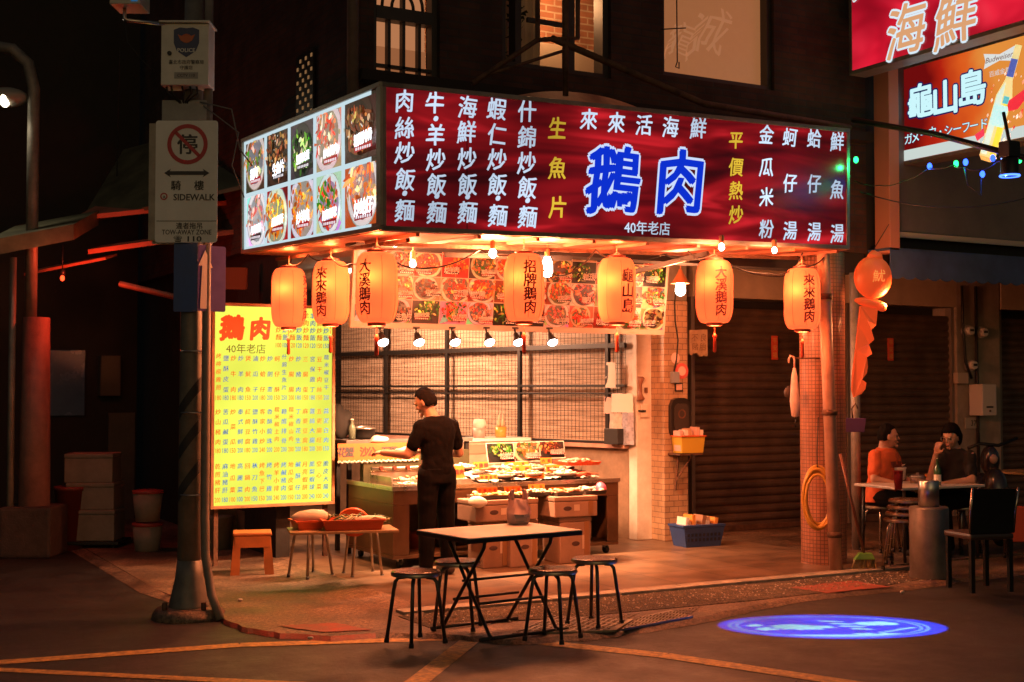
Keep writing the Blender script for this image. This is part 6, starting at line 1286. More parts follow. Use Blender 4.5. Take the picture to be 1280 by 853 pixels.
# cabinet behind the cart with sauce tubs
a, c = PY(577, 549, 12.75), PY(664, 549, 12.75); kb = thing("side_cabinet", "pinkish side cabinet with white top behind the cart", "cabinet", (a.x, 12.75, .055)); w_ = c.x-a.x; box("body", mat("pinkish cabinet", (.50, .32, .24), .5, noise=.2), .03, .02, 0, w_-.12, .5, a.z-.09, kb, .006); box("top", mat("white counter top", (.80, .78, .74), .3), 0, 0, a.z-.089, w_, .55, a.z-.055, kb, .005); box("drawer_front", mat("cabinet brown", (.35, .21, .15), .5), .07, .008, a.z-.22, w_-.16, .0195, a.z-.12, kb, .004)
q = PY(599, 549, 12.95); o = thing("sauce_tub", "pink sauce tub with a white bag on the side cabinet", "tub", (q.x, q.y, a.z+.001)); b = MB(); b.lathe([(.06, 0), (.075, .11)], 16); b.build("tub", mat("pink tub", (.62, .30, .26), .4), o); b = sacky("bag", None, None, (0, 0, .09), (.085, .07, .075), mat("white towel", (.75, .70, .64), .9), 2, .5); b.parent = o
q = PY(626, 549, 12.95); o = thing("bottle_caddy", "amber caddy of sauce bottles on the side cabinet", "caddy", (q.x, q.y, a.z+.001)); b = MB(); b.lathe([(.06, 0), (.065, .12)], 14); b.build("caddy", mat("amber plastic", (.65, .30, .06), .25), o)
for i in range(4): b = MB(); x, y = .03*cos(i*1.6), .03*sin(i*1.6); b.lathe([(.018, .121), (.018, .17), (.006, .20), (.004, .25+.02*(i % 2))], 9, (x, y, 0)); b.build("bottle", mat("pale bottle", (.70, .55, .38), .3), o)
q = PY(575, 572, 12.5); sacky("black_jacket", "black jacket slumped between the cook and the side cabinet", "jacket", (5.98, 12.38, .70), (.20, .14, .24), mat("black cloth", (.015, .014, .013), .85), 7, .35); box("jacket_crate", mat("dark carton", (.20, .13, .08), .8, noise=.3), 5.72, 12.2, .055, 6.22, 12.6, .72, label="dark carton under the black jacket behind the cart", cat="carton")
# foam boxes and trays in front of the cart
M_FOAMP = mat("warm stained styrofoam", (.30, .18, .125), .8, noise=.2, scale=5, bump=.12, bscale=80)
def fb(px, pyb, w_, d_, h_, z, y, label, rot=0., m=M_FOAMP):
    p = PY(px, pyb, y); o = foambox((p.x, y+d_/2, z), rot, w_, d_, h_, label, "foam boxes before the cart", m); R_ = random.Random(int(px)); x = R_.uniform(-.25, .1)*w_
    box("tape", mat("brown packing tape", (.26, .13, .06), .3), w_*.28, -d_/2-.0012, .02, w_*.28+.05, -d_/2+.003, h_-.046, o); b = MB(); b.ell((x, -d_/2+.0035, h_*.42), (.045, .002, .022), 14, 6); b.build("stamp", mat("dark stamp ink", (.06, .03, .025), .6), o); b = MB(); b.box(x+.07, -d_/2+.002, h_*.3, x+.13, -d_/2+.0035, h_*.6); b.build("paper_label", mat("stained paper label", (.5, .36, .27), .7), o); return o
fb(655, 700, .30, .30, .43, .055, 10.50, "tall pale foam box standing below the left food trays", .03)
fb(720, 700, .34, .34, .43, .055, 10.50, "stained foam box standing below the right food trays", -.02)
fb(619, 700, .26, .30, .43, .055, 10.56, "darker foam box at the left under the front food trays", .02, mat("brown carton", (.24, .13, .08), .8, noise=.2))
fb(634, 640, .66, .36, .19, .487, 10.46, "long foam box carrying the noodle and clam trays", .02); fb(721, 640, .47, .36, .19, .487, 10.47, "foam box carrying the right front trays", -.02)
p = PY(752, 672, 11.3); o = foambox((7.02, 11.35, .176), 0, .24, .34, .22, "small foam box inside the open right bay of the cart", "foam boxes before the cart", M_FOAMP)
zt = .679
for i, (px, w_, y, c_, n_, s_, lab) in enumerate(((624, .52, 10.60, [mat("yellow noodles", (.72, .48, .14), .5), mat("pale noodles", (.75, .6, .3), .5)], 120, .03, "black tray of yellow noodles in front of the cart"), (670, .30, 10.72, cS, 60, .02, "black tray of clams beside the noodles"), (706, .30, 10.62, cP, 40, .03, "black tray of prawns on the right foam box"), (738, .24, 10.66, cO, 40, .025, "black tray of oysters at the right foam box edge"))):
    p = PY(px, 618, y); food_dish(Vector((p.x, y+.02, zt)), .2, 0, c_, n_, lab, s_, (1.6, .4, .4) if i == 0 else (1, .7, .5), 30+i, mat("black tray", (.03, .027, .025), .35), (w_, .26))
for i, c in enumerate([(597, 609, 622, 617, 10.52, "炒麵炒飯", "orange card above the yellow noodle tray"), (631, 608, 652, 616, 10.60, "海瓜子", "orange card above the clam tray"), (661, 605, 681, 611, 10.84, "蛤仔", "orange card behind the prawn tray, left"), (689, 609, 705, 614, 10.7, "鮮蝦", "orange card lying at the prawn tray")]): price_card(*c)
q = PY(599, 626, 10.40); sacky("white_bag", "white plastic bag bulging at the left foam box corner", "bag", (q.x, 10.42, .62), (.09, .07, .05), mat("white film", (.82, .74, .66), .35), 17, .4)
q = PY(751, 620, 10.6); sacky("pink_bag", "bright pink bag tied at the right end of the foam boxes", "bag", (q.x+.02, 10.62, zt), (.06, .05, .05), mat("pink film bag", (.80, .12, .22), .35), 19, .4)
# under-cart clutter
for i, (px, py, w_, m, lab) in enumerate(((528, 706, .3, mat("dark red basin", (.30, .06, .04), .5), "dark red basin under the cart behind the cook's legs"), (560, 704, .24, mat("dark crate", (.12, .08, .06), .6), "dark bucket under the cart beside the basin"))):
    q = PY(px, py, 11.3); b = MB(); b.lathe([(w_*.38, 0), (w_*.5, .14), (w_*.52, .15), (w_*.47, .15), (w_*.36, .02)], 20); b.build("basin", m, loc=(q.x, 11.35, .176), label=lab, cat="basin")

# ================================================================ PEOPLE
M_SKIN = mat("skin", (.50, .27, .18), .5, noise=.10, scale=12); M_HAIR = mat("black hair", (.005, .0035, .003), .75, noise=.2, scale=40, spec=.12, bump=.5, bscale=120)
M_TEE = mat("black tee", (.0055, .0045, .0045), .95, spec=.1, noise=.3, scale=14, bump=.3, bscale=25); M_TROU = mat("dark trousers", (.006, .005, .005), .95, spec=.1, noise=.25); M_OTEE = mat("orange tee", (.62, .12, .035), .8, noise=.15, scale=8, bump=.25, bscale=20); M_SHOE = mat("dark shoe", (.04, .03, .028), .6); M_EYE = mat("dark eye", (.02, .015, .012), .3); M_LIP = mat("lips", (.42, .14, .11), .5)
def cap_(b, p0, r0, p1, r1):
    p0, p1 = Vector(p0), Vector(p1); b.ell(p0, (r0,)*3, 12, 8); b.ell(p1, (r1,)*3, 12, 8); b.tube([p0, p1], [r0, r1], 12)
def head(b, c, R):
    """head facing +y at c (centre), R rotation"""
    c = Vector(c); n, m = 22, 16; rows = []
    for j in range(m+1):
        t = -pi/2+pi*j/m; t = max(-pi/2+.05, min(pi/2-.05, t)); ring = []
        for i in range(n):
            a = 2*pi*i/n; x, y, z = .074*cos(t)*cos(a), .094*cos(t)*sin(a), .115*sin(t)
            if z < 0:
                q = -z/.115; x *= 1-.30*q**1.5; y = y*(1-.18*q)+(.022*q if y > -.02 else .03*q)
            if y > .06 and -.01 < z < .02: y -= .006
            ring.append(c+R @ Vector((x, y, z)))
        rows.append(ring)
    b.rings(rows)
    P = lambda x, y, z: c+R @ Vector((x, y, z))
    b.ell(P(0, .098, -.012), (.012, .016, .022), 8, 6, R); b.ell(P(0, .106, -.024), (.016, .012, .010), 8, 6, R); b.ell(P(0, .088, .02), (.055, .012, .010), 10, 6, R); b.ell(P(0, .094, -.058), (.024, .010, .010), 8, 6, R); b.ell(P(0, .085, -.095), (.024, .018, .016), 8, 6, R)
    for s in (-1, 1): b.ell(P(s*.076, -.005, -.008), (.010, .022, .034), 8, 6, R); b.ell(P(s*.042, .066, -.03), (.02, .018, .02), 8, 6, R)
def features(o, c, R):
    c = Vector(c); P = lambda x, y, z: c+R @ Vector((x, y, z))
    for s in (-1, 1): b = MB(); b.ell(P(s*.030, .083, .0), (.014, .008, .007), 10, 6, R); b.build("eye", M_EYE, o)
    b = MB(); b.ell(P(0, .099, -.060), (.022, .007, .006), 10, 6, R); b.build("mouth", M_LIP, o)
    b = MB()
    for s in (-1, 1): b.ell(P(s*.032, .094, .022), (.020, .004, .004), 8, 5, R)
    b.build("eyebrows", M_HAIR, o)
def hair(o, c, R, style, seed=0):
    c = Vector(c); n, m = 48, 30; rows = []
    for j in range(m+1):
        t = -pi/2+pi*j/m; t = max(-pi/2+.03, min(pi/2-.03, t)); ring = []
        for i in range(n):
            a = 2*pi*i/n; d = Vector((cos(t)*cos(a), cos(t)*sin(a), sin(t))); f = 1.0
            strand = .05*mnoise.noise(Vector((a*5, t*1.5, seed)))+.05*abs(mnoise.noise(Vector((a*13, t*2.5, seed+5))))+.02*mnoise.noise(Vector((a*22, t*9, seed+9)))
            lo_, hi_, rr = {'short': (-.62, .50, (.080, .101, .123)), 'crop': (-.50, .56, (.078, .098, .120)), 'bob': (-.93, .40, (.094, .114, .132))}[style]
            u = min(1, max(0, (d.y+.25)/.80)); u = u*u*(3-2*u); thr = lo_+(hi_-lo_)*u+.10*mnoise.noise(Vector((a*7, seed, 0)))
            e_ = min(1, max(0, (d.z-thr)/.16+.4)); e_ = e_*e_*(3-2*e_); keep = e_ > .5; f = .66+(.34+strand)*e_
            v = Vector((rr[0]*d.x, rr[1]*d.y, rr[2]*d.z))*f
            if style == 'bob' and d.z < 0 and keep: v.x *= 1.08; v.z *= 1.05
            ring.append(c+R @ (v+Vector((0, -.006, .008))))
        rows.append(ring)
    b = MB(); b.rings(rows); b.build("hair", M_HAIR, o)
def hand(b, w_, d, side, nrm, curl=.6, s=1.):
    """palm from wrist w_ along d, thumb toward side, palm facing nrm"""
    w_, d, side, nrm = Vector(w_), Vector(d).normalized(), Vector(side).normalized(), Vector(nrm).normalized()
    c = w_+d*.05*s; Rm = Matrix((side, d, nrm)).transposed(); b.ell(c, (.040*s, .052*s, .016*s), 12, 8, Rm)
    for i, (off, L_) in enumerate(((.030, .068), (.010, .076), (-.010, .071), (-.030, .056))):
        p = w_+d*.09*s+side*off*s; q = p; ang = 0
        for k, f in enumerate((.45, .32, .23)):
            ang += curl*(.5 if k == 0 else .9); dd = (d*cos(ang)+nrm*sin(ang)); q2 = q+dd*L_*f*s; cap_(b, q, .0088*s-.0009*k, q2, .0084*s-.0012*k); q = q2
    p = w_+d*.025*s+side*.035*s; q = p+(side*.75+d*.6).normalized()*.035*s; q2 = q+(d*.9+side*.15+nrm*.4).normalized()*.03*s; cap_(b, p, .013*s, q, .011*s); cap_(b, q, .0105*s, q2, .0085*s)
def person(name_label, loc, rot): return thing("person", name_label, "person", loc, rot)
Rz = lambda a: Matrix.Rotation(a, 3, 'Z'); Rx = lambda a: Matrix.Rotation(a, 3, 'X'); Ry = lambda a: Matrix.Rotation(a, 3, 'Y')
# --- the cook, seen from behind, bent a little over the grill (local +y = toward the cart)
gc = G(546, 719, .055); ck = person("cook in black tee and dark trousers seen from behind at the cart", (gc.x, gc.y, .055), radians(8))
HC, HR = Vector((-.055, .10, 1.505)), Rz(.55) @ Rx(-.42)
b = MB(); head(b, HC, HR); cap_(b, (-.035, .075, 1.43), .056, (-.01, .02, 1.33), .062)
b.loft([((0, 0, .86), .155, .105), ((0, .0, .95), .16, .11), ((0, .0, 1.05), .145, .10), ((0, .0, 1.18), .165, .105), ((0, .005, 1.28), .185, .105), ((0, .015, 1.345), .15, .085), ((0, .02, 1.38), .07, .06)], 20)
for s, el, wr in ((-1, (-.265, .06, 1.05), (-.36, .31, 1.06)), (1, (.27, .05, 1.05), (.10, .30, 1.05))):
    cap_(b, (s*.155, .01, 1.295), .046, (s*.165, .01, 1.28), .046); cap_(b, (s*.166, .01, 1.285), .046, el, .040); cap_(b, el, .041, wr, .029)
    dv = (Vector(wr)-Vector(el)).normalized(); dv = (dv+Vector((.25*-s, .2, 0))).normalized(); sd = Vector((-s, .2, .25)); sd = (sd-dv*sd.dot(dv)).normalized(); hand(b, wr, dv, sd, -Vector((0, 0, 1)), .55)
for s in (-1, 1):
    cap_(b, (s*.085, 0, .88), .092, (s*.10, .01, .48), .060); cap_(b, (s*.10, .01, .48), .058, (s*.115, -.01, .09), .038); cap_(b, (s*.115, -.02, .035), .032, (s*.13, .13, .028), .027)
link_mesh("body", solid_fuse(b, .0065, 3), M_SKIN, ck); features(ck, HC, HR); hair(ck, HC, HR, 'short', 3)
b = MB(); b.loft([((0, 0, .84), .166, .122), ((0, .0, .95), .160, .118), ((0, .0, 1.05), .154, .112), ((0, .0, 1.18), .174, .116), ((0, .005, 1.28), .192, .114), ((0, .012, 1.345), .158, .096), ((0, .015, 1.385), .085, .076)], 22)
cap_(b, (-.165, .01, 1.295), .063, (-.230, .035, 1.13), .060); cap_(b, (.165, .01, 1.295), .063, (.234, .035, 1.13), .060)
me = solid_fuse(b, .008, 3)
for v in me.vertices: v.co += v.normal*(.012*abs(mnoise.noise(Vector((v.co.x*9+v.co.z*5, v.co.y*9, v.co.z*7))))-.004+.006*mnoise.noise(v.co*16))
link_mesh("shirt", me, M_TEE, ck)
b = MB(); b.loft([((0, 0, .80), .17, .12), ((0, 0, .93), .172, .122)], 20)
for s in (-1, 1): cap_(b, (s*.085, 0, .87), .102, (s*.10, .01, .48), .078); cap_(b, (s*.10, .01, .48), .077, (s*.115, -.01, .10), .066)
me = solid_fuse(b, .009, 3)
for v in me.vertices: v.co += v.normal*.007*mnoise.noise(v.co*9+Vector((0, 3, v.co.z*5)))
link_mesh("trousers", me, M_TROU, ck)
for s in (-1, 1): b = MB(); cap_(b, (s*.115, -.03, .045), .048, (s*.135, .15, .035), .038); link_mesh("shoe", solid_fuse(b, .008, 2), M_SHOE, ck)
# --- seated figures (local +y = facing)
def seated(label, loc, rot, seat_h, lean, shirt, hd_rot, style, arms, hem_short=True, glasses=False, trous=M_TROU):
    o = person(label, loc, rot); z0 = seat_h; B = lambda x, y, z: Vector((x, y+lean*(z)*.9, z0+z))
    HC, HR = B(0, .03, .70), hd_rot; b = MB(); head(b, HC, HR); cap_(b, B(0, .0, .63), .054, B(0, -.01, .53), .06)
    tors = [((0, .10), .17, .13), ((0, .18), .165, .125), ((0, .28), .155, .115), ((0, .40), .175, .115), ((0, .48), .185, .11), ((0, .545), .15, .09), ((0, .58), .07, .06)]
    b.loft([(B(0, y*0, z), rx, ry) for (y, z), rx, ry in tors], 20)
    for s, (el, wr, dv, sd, nm, curl) in zip((-1, 1), arms):
        sh_ = B(s*.175, 0, .515); el, wr = B(*el), B(*wr); cap_(b, sh_, .056, el, .042); cap_(b, el, .041, wr, .028); hand(b, wr, dv, sd, nm, curl)
    for s in (-1, 1):
        kn = Vector((s*.13, .44, z0+.06)); an = Vector((s*.14, .38, .09)); cap_(b, Vector((s*.09, .02, z0+.09)), .088, kn, .060); cap_(b, kn, .058, an, .040); cap_(b, an+Vector((0, -.02, -.05)), .034, an+Vector((0, .14, -.058)), .028)
    link_mesh("body", solid_fuse(b, .0065, 3), M_SKIN, o); features(o, HC, HR); hair(o, HC, HR, style, int(loc[0]*10))
    b = MB(); b.loft([(B(0, 0, z), rx+.017, ry+.017) for (y, z), rx, ry in [((0, .04), .172, .135)]+tors[1:6]]+[(B(0, 0, .585), .085, .075)], 22)
    for s, a in zip((-1, 1), arms):
        sh_ = B(s*.168, 0, .51); el = B(*a[0]); mid = sh_.lerp(el, .72 if hem_short else 1.0); cap_(b, sh_, .068, mid, .060 if hem_short else .055)
        if not hem_short: cap_(b, el, .054, el.lerp(B(*a[1]), .35), .048)
    me = solid_fuse(b, .008, 3)
    for v in me.vertices: v.co += v.normal*(.012*abs(mnoise.noise(Vector((v.co.x*9+v.co.z*5, v.co.y*9, v.co.z*8))))-.004+.005*mnoise.noise(v.co*15))
    link_mesh("shirt", me, shirt, o)
    b = MB(); b.loft([((0, -.0, z0+.02), .17, .14), ((0, .0, z0+.13), .17, .14)], 18)
    for s in (-1, 1):
        kn = Vector((s*.13, .44, z0+.06)); an = Vector((s*.14, .38, .10)); cap_(b, Vector((s*.09, .02, z0+.09)), .099, kn, .074); cap_(b, kn, .073, an, .058)
    link_mesh("trousers", solid_fuse(b, .009, 3), trous, o)
    for s in (-1, 1): b = MB(); cap_(b, Vector((s*.14, .36, .045)), .045, Vector((s*.14, .54, .035)), .035); link_mesh("shoe", solid_fuse(b, .008, 2), M_SHOE, o)
    if glasses:
        P = lambda x, y, z: HC+HR @ Vector((x, y, z)); b = MB()
        for s in (-1, 1): b.tube([P(s*.034+.026*cos(t*pi/8), .106, .0+.021*sin(t*pi/8)) for t in range(17)], .0028, 5); b.tube([P(s*.06, .104, .004), P(s*.08, .06, .006), P(s*.08, 0, .004)], .0022, 5)
        b.tube([P(-.010, .108, .002), P(.010, .108, .002)], .0025, 5); b.build("glasses", M_STEEL, o)
    return o
gm = G(1096, 700, .045); gm = PD(1100, 600, 13.35); 
man = seated("man with cropped hair in orange tee seated left of the table", (gm.x, gm.y, .045), radians(-165), .455, .10, M_OTEE, Rz(.75) @ Rx(.0), 'crop', [((-.25, .06, .28), (-.17, .30, .22), (.3, .9, -.2), (1, 0, .1), (0, 0, -1), .5), ((.25, .06, .28), (.12, .31, .22), (-.3, .9, -.2), (-1, 0, .1), (0, 0, -1), .5)])
b = MB(); b.line("BRNX", (0, 0, 0), (-1, 0, 0), (0, 0, 1), .075, .02, .2) if False else b.box(-.09, -.003, -.035, .09, .003, .035)
pr = MB(); R = random.Random(2)
for i in range(6): x = .085-.034*i; pr.box(x-.027, .0, -.03, x-.004, .006, .03) if i != 3 else pr.box(x-.027, .0, -.03, x-.004, .006, .0)
po_ = pr.build("shirt_print", mat("dark faded print", (.14, .03, .02), .8), man); po_.location = (0, .172, .455+.42); po_.rotation_euler = (radians(6), 0, 0)
gw = PD(1200, 600, 13.25)
wo = seated("woman with dark bob and glasses in black top, hand at chin", (gw.x, gw.y, .045), radians(96), .455, .16, mat("black top", (.008, .007, .008), .9, noise=.3, scale=14), Rz(.18) @ Rx(-.25), 'bob', [((-.24, .10, .28), (-.10, .33, .25), (.6, .8, .1), (1, -.4, .2), (0, 0, -1), .6), ((.16, .22, .27), (.045, .235, .53), (-.3, .1, 1), (-1, 0, -.2), (-.2, -1, 0), 1.0)], True, True)

# ================================================================ RIGHT-HAND TABLE GROUP
tcn = G(1149, 605, .75); tb2 = thing("dining_table", "white topped dining table between the two seated diners", "table", (tcn.x, tcn.y, .045), radians(-3))
b = MB(); b.box(-.52, -.34, .68, .52, .34, .705); b.build("tabletop", mat("white laminate", (.62, .56, .50), .35, noise=.15), tb2, bevel=.006)
for sx in (-1, 1):
    for sy in (-1, 1): b = MB(); b.tube([(sx*.45, sy*.28, .68), (sx*.46, sy*.29, 0)], .016, 8); b.build("leg", M_LEG, tb2)
TZ = .045+.7055
def on_t(px, py): q = G(px, py, TZ); return Vector((q.x, q.y, TZ))
q = on_t(1117, 601); o = thing("serving_pot", "white plastic wrapped serving pot on the diners' table", "pot", q); b = MB(); b.lathe([(.10, 0), (.115, .03), (.12, .11), (.128, .135), (.12, .14), (.10, .06)], 22); b.build("bowl", mat("white film wrap", (.78, .72, .66), .35, noise=.15, scale=20, bump=.5, bscale=40), o); b = MB(); b.tube([(-.12, 0, .07), (-.17, 0, .08), (-.17, 0, .03), (-.12, 0, .02)], .01, 7); b.build("handle", M_WHITE, o); b = MB(); b.poly([(.04, -.06, .13), (.15, -.03, .17), (.10, .06, .14)]); b.build("film_corner", M_WHITE, o)
q = on_t(1129, 612); 
b = MB(); b.lathe([(.034, 0), (.042, .14), (.044, .165), (.046, .165), (.046, .175)], 16); b.build("red_tumbler", mat("red plastic cup", (.32, .02, .025), .35), loc=q+Vector((-.06, -.0, 0)), label="tall dark red tumbler at the near edge of diners' table", cat="cup")
q = on_t(1147, 604); o = thing("sauce_dish", "small covered dish with patterned side between tumbler and bottle", "dish", q); b = MB(); b.lathe([(.07, 0), (.08, .06)], 18); b.build("dish", mat("patterned dish", (.38, .26, .18), .4, noise=.6, scale=50), o); b = MB(); b.lathe([(.083, .061), (.06, .08), (.015, .085), (.015, .1)], 18); b.build("lid", M_STEEL, o)
q = on_t(1172, 607); o = thing("beer_bottle", "green glass bottle with white label on diners' table", "bottle", q); b = MB(); b.lathe([(.032, 0), (.034, .13), (.03, .155), (.014, .19), (.0125, .25), (.014, .25), (.014, .26)], 16); b.build("glass", mat("green glass", (.02, .09, .025), .12, coat=.6), o); b = MB(); b.lathe([(.0348, .035), (.0348, .105)], 16, caps=False); b.build("label", M_PAPER, o)
for i, (px, py, m, lab) in enumerate(((1160, 601, mat("orange cup", (.65, .22, .05), .4), "small orange cup beside the green bottle"), (1186, 602, mat("glass cup", (.35, .3, .28), .2), "small clear glass right of the green bottle"), (1093, 600, mat("glass cup", (.35, .3, .28), .2), "small dim glass before the man in orange"))):
    b = MB(); b.lathe([(.028, 0), (.034, .065), (.031, .065), (.025, .008)], 14); b.build("cup", m, loc=on_t(px, py), label=lab, cat="cup")
# diners' stools and stacked stools
M_CST = mat("chromed stool tube", (.45, .36, .30), .25, metal=.95, noise=.2)
s2 = make_stool("dark stool under the man in orange", "dark stools at the diners' table", M_SEAT, M_CST); s2.location = (gm.x, gm.y, .045)
s3 = copy_tree(s2); s3.location = (gw.x, gw.y, .045); s3["label"] = "dark stool under the woman in black"
stg = G(1128, 712, .045)
for i in range(4):
    s = copy_tree(s2); s.location = (stg.x+.012*i, stg.y-.01*i, .045+.058*i); s.rotation_euler = (0, 0, .5+.12*i); s["label"] = ["lowest", "second lowest", "second highest", "topmost"][i]+" of the stacked round stools left of the grey drum"; s["group"] = "stacked stools by the diners' table"
s = copy_tree(s2); q = G(1145, 690, .045); s.location = (q.x+.1, q.y+.15, .045); s["label"] = "single dark stool behind the stacked stools, under the table"; s["group"] = "stools under the diners' table"
# drum pedestal with a steel can on it
q = G(1173, 724, .03); dr = thing("grey_drum", "grey cylindrical drum standing before the diners' table", "drum", (q.x, q.y+.1, .031)); b = MB(); b.lathe([(.165, 0), (.168, .01), (.166, .3), (.168, .6), (.160, .615), (.10, .617)], 30); b.build("drum", mat("scuffed grey drum", (.26, .23, .21), .45, metal=.45, noise=.4, scale=4), dr)
b = MB(); b.lathe([(.088, 0), (.088, .22), (.084, .225), (.07, .225)], 24); b.build("steel_can", M_STEEL, loc=(q.x, q.y+.1, .031+.6175), label="shiny steel can standing on top of the grey drum", cat="can")
# black chair, side view to street
q = G(1226, 741, .03); chh = thing("dining_chair", "black high backed dining chair at the right edge", "chair", (q.x+.12, q.y+.12, .031), -PSI+.25); M_BLK = mat("black vinyl", (.008, .007, .007), .6, spec=.2)
box("seat", mat("dark brown vinyl seat", (.05, .025, .018), .4), -.20, -.19, .425, .20, .20, .475, chh, .02)
b = MB(); b.rings([[(-.2, -.19+.05*((z-.40)**2)*-4, z), (.2, -.19-.2*((z-.4)**2), z), (.2, -.165-.2*((z-.4)**2), z), (-.2, -.165-.2*((z-.4)**2), z)] for z in (.476, .55, .65, .75, .84)], True, True, False); b.build("backrest", M_BLK, chh, bevel=.006)
for sx in (-1, 1):
    for sy in (-1, 1): b = MB(); b.bar((sx*.175, sy*.165, 0), (sx*.175, sy*.165, .424), .035, .035); b.build("leg", M_BLK, chh)
b = MB(); b.tube([(-.2, -.18, .48), (-.205, -.20, .66), (-.21, -.24, .85)], .011, 8); b.tube([(.2, -.18, .48), (.205, -.20, .66), (.21, -.24, .85)], .011, 8); b.build("back_frame", M_CST, chh)
# second table and folded stools at the far right
q = G(1290, 590, .75); t3 = thing("side_table", "wooden topped table cut by the right picture edge", "table", (q.x+.02, q.y, .045)); box("tabletop", M_WOOD, -.40, -.3, .69, .6, .3, .715, t3, .005)
for x in (-.34, .5):
    for y in (-.25, .25): b = MB(); b.tube([(x, y, 0), (x, y, .689)], .015, 7); b.build("leg", M_LEG, t3)
s = copy_tree(s2); q = G(1258, 700, .045); s.location = (q.x, q.y, .045); s["label"] = "dark stool under the wooden topped table at the right edge"; s["group"] = "dark stools at the right edge"
q = G(1258, 700, .045); fc = thing("tube_chair", "chrome tube folding chair behind the black chair, right edge", "chair", (q.x+.25, q.y-.35, .035), .5); b = MB(); b.tube([(-.2, -.2, 0), (-.2, .1, .45), (-.2, .2, .82), (.2, .2, .82), (.2, .1, .45), (.2, -.2, 0)], .012, 8); b.tube([(-.18, .2, 0), (-.18, -.15, .45), (.18, -.15, .45), (.18, .2, 0)], .012, 8); b.build("frame", M_CST, fc); box("seat", M_BLK, -.18, -.16, .452, .18, .16, .475, fc, .006)
q = PD(1276, 652, 11.6); pc_ = thing("plastic_chair", "bright red plastic chair back at the right picture edge", "chair", q, -PSI)
b = MB(); b.prism([(-.1, 0, -.18), (.15, 0, -.18), (.2, 0, .12), (-.14, 0, .14)], (0, .03, 0)); b.build("backrest", mat("red plastic chair back", (.60, .06, .02), .4), pc_, bevel=.008)
for xa, xb in ((-.08, -.1), (.12, .14)): b = MB(); b.tube([(xa, .015, -.18), (xb, .0, -q.z+.03)], .012, 7); b.build("leg", M_LEG, pc_)
# parked scooter handlebar behind the tables
q = PD(1238, 560, 14.0); sc2 = thing("scooter", "dark parked scooter half hidden behind the right hand tables", "scooter", (q.x, q.y, .045), -PSI)
k = kk(14.0); b = MB(); b.tube([(-28*k, 0, .0+q.z-.05), (-14*k, 0, q.z), (10*k, 0, q.z-.02), (38*k, .1, q.z+.05)], .018, 8); b.tube([(-14*k, 0, q.z), (-18*k, -.1, q.z+.12)], .008, 6); b.build("handlebar", M_DKST, sc2)
b = MB(); b.ell((0, .02, q.z-.18), (.10, .10, .16), 14, 9); b.ell((.0, -.1, .55), (.14, .16, .26), 14, 9); b.build("front_shield", mat("dark scooter paint", (.03, .025, .03), .25, coat=.5), sc2)
b = MB(); b.ell((0, -.09, q.z-.16), (.045, .02, .05), 10, 7); b.build("headlight", mat("headlight glass", (.45, .25, .2), .15), sc2)
for y in (-.25, .75): b = MB(); b.tube([(0, y+.19*cos(t*pi/10), .24+.19*sin(t*pi/10)) for t in range(21)], .05, 8); b.build("wheel", M_WIRE, sc2)
b = MB(); b.loft([((0, .55, .35), .16, .38), ((0, .6, .60), .15, .36), ((0, .62, .72), .10, .30)], 16); b.build("seat_body", mat("dark scooter paint", (.03, .025, .03), .25, coat=.5), sc2)
# ================================================================ THINGS ROUND THE COLUMN
q = PD(993, 452, 12.05); um = thing("folded_umbrella", "pale pink folded umbrella hooked left of the mosaic column", "umbrella", q, -PSI)
k = kk(12.05); b = MB(); b.loft([((0, 0, -8*k), .012, .012), ((.0, 0, -20*k), .03, .028), ((0, 0, -50*k), .045, .04), ((.004, 0, -68*k), .035, .03), ((.006, 0, -70*k), .01, .01)], 14)
me_ = b; um_c = b.build("canopy", mat("pale pink nylon", (.72, .52, .46), .5, noise=.2, scale=12), um); b = MB(); b.tube([(0, 0, -8*k), (0, 0, 2*k), (-.01, 0, 6*k), (-.035, 0, 7*k), (-.05, 0, 3*k), (-.05, 0, -2*k)], .009, 8); b.build("handle", mat("pink handle", (.62, .38, .32), .4), um); b = MB(); b.tube([(.006, 0, -70*k), (.006, 0, -82*k)], .006, 6); b.build("ferrule", M_DKST, um)
q = PD(992, 452, 12.12); b = MB(); b.tube([(0, 0, .03), (.25, .05, .03)], .008, 6); b.build("wall_hook", M_RUST, label="thin rusty hook rod holding the folded umbrella", cat="hook", loc=q, rot=-PSI)
q = PD(986, 492, 12.2); sacky("dark_pouch", "small dark pouch hanging behind the folded umbrella", "pouch", q-UP*.05, (.05, .04, .06), mat("dark leather", (.05, .03, .02), .6), 3)
hz = PD(1021, 622, 12.03); hs = thing("hose_coil", "yellow orange hose coiled and hung on the mosaic column", "hose", hz, -PSI); b = MB(); k = kk(12.0)
R = random.Random(7); pts = []
for t in range(0, 5*28+1):
    a = 2*pi*t/28; rr = 1+.09*sin(a*.37+1)+.04*R.random()*.3; pts.append(((17*rr*cos(a)+1.5*sin(a*.21))*k, -.02-.012*(t//28)+.01*sin(a), (36*rr*sin(a)-1.0*(t//28))*k*(1 if sin(a) > 0 else .95)))
b.tube(pts, .0145, 7); b.build("hose", mat("yellow hose", (.62, .32, .05), .4, noise=.2), hs); b = MB(); b.tube([(0, -.03, 34*k), (.0, -.03, 60*k), (.02, .0, 100*k)], .005, 5); b.build("tie_cord", M_WIRE, hs)
q = PD(1066, 531, 12.9); pbk = thing("purple_basket", "small purple plastic basket hooked on the grey post", "basket", q, -PSI); k = kk(12.9); b = MB()
for_rows = [[(x*k*s, y*s, z*k) for x, y in ((-14, -.08), (14, -.08), (14, .08), (-14, .08))] for s, z in ((.85, -9), (1, 8), (.94, 8), (.8, -7))]
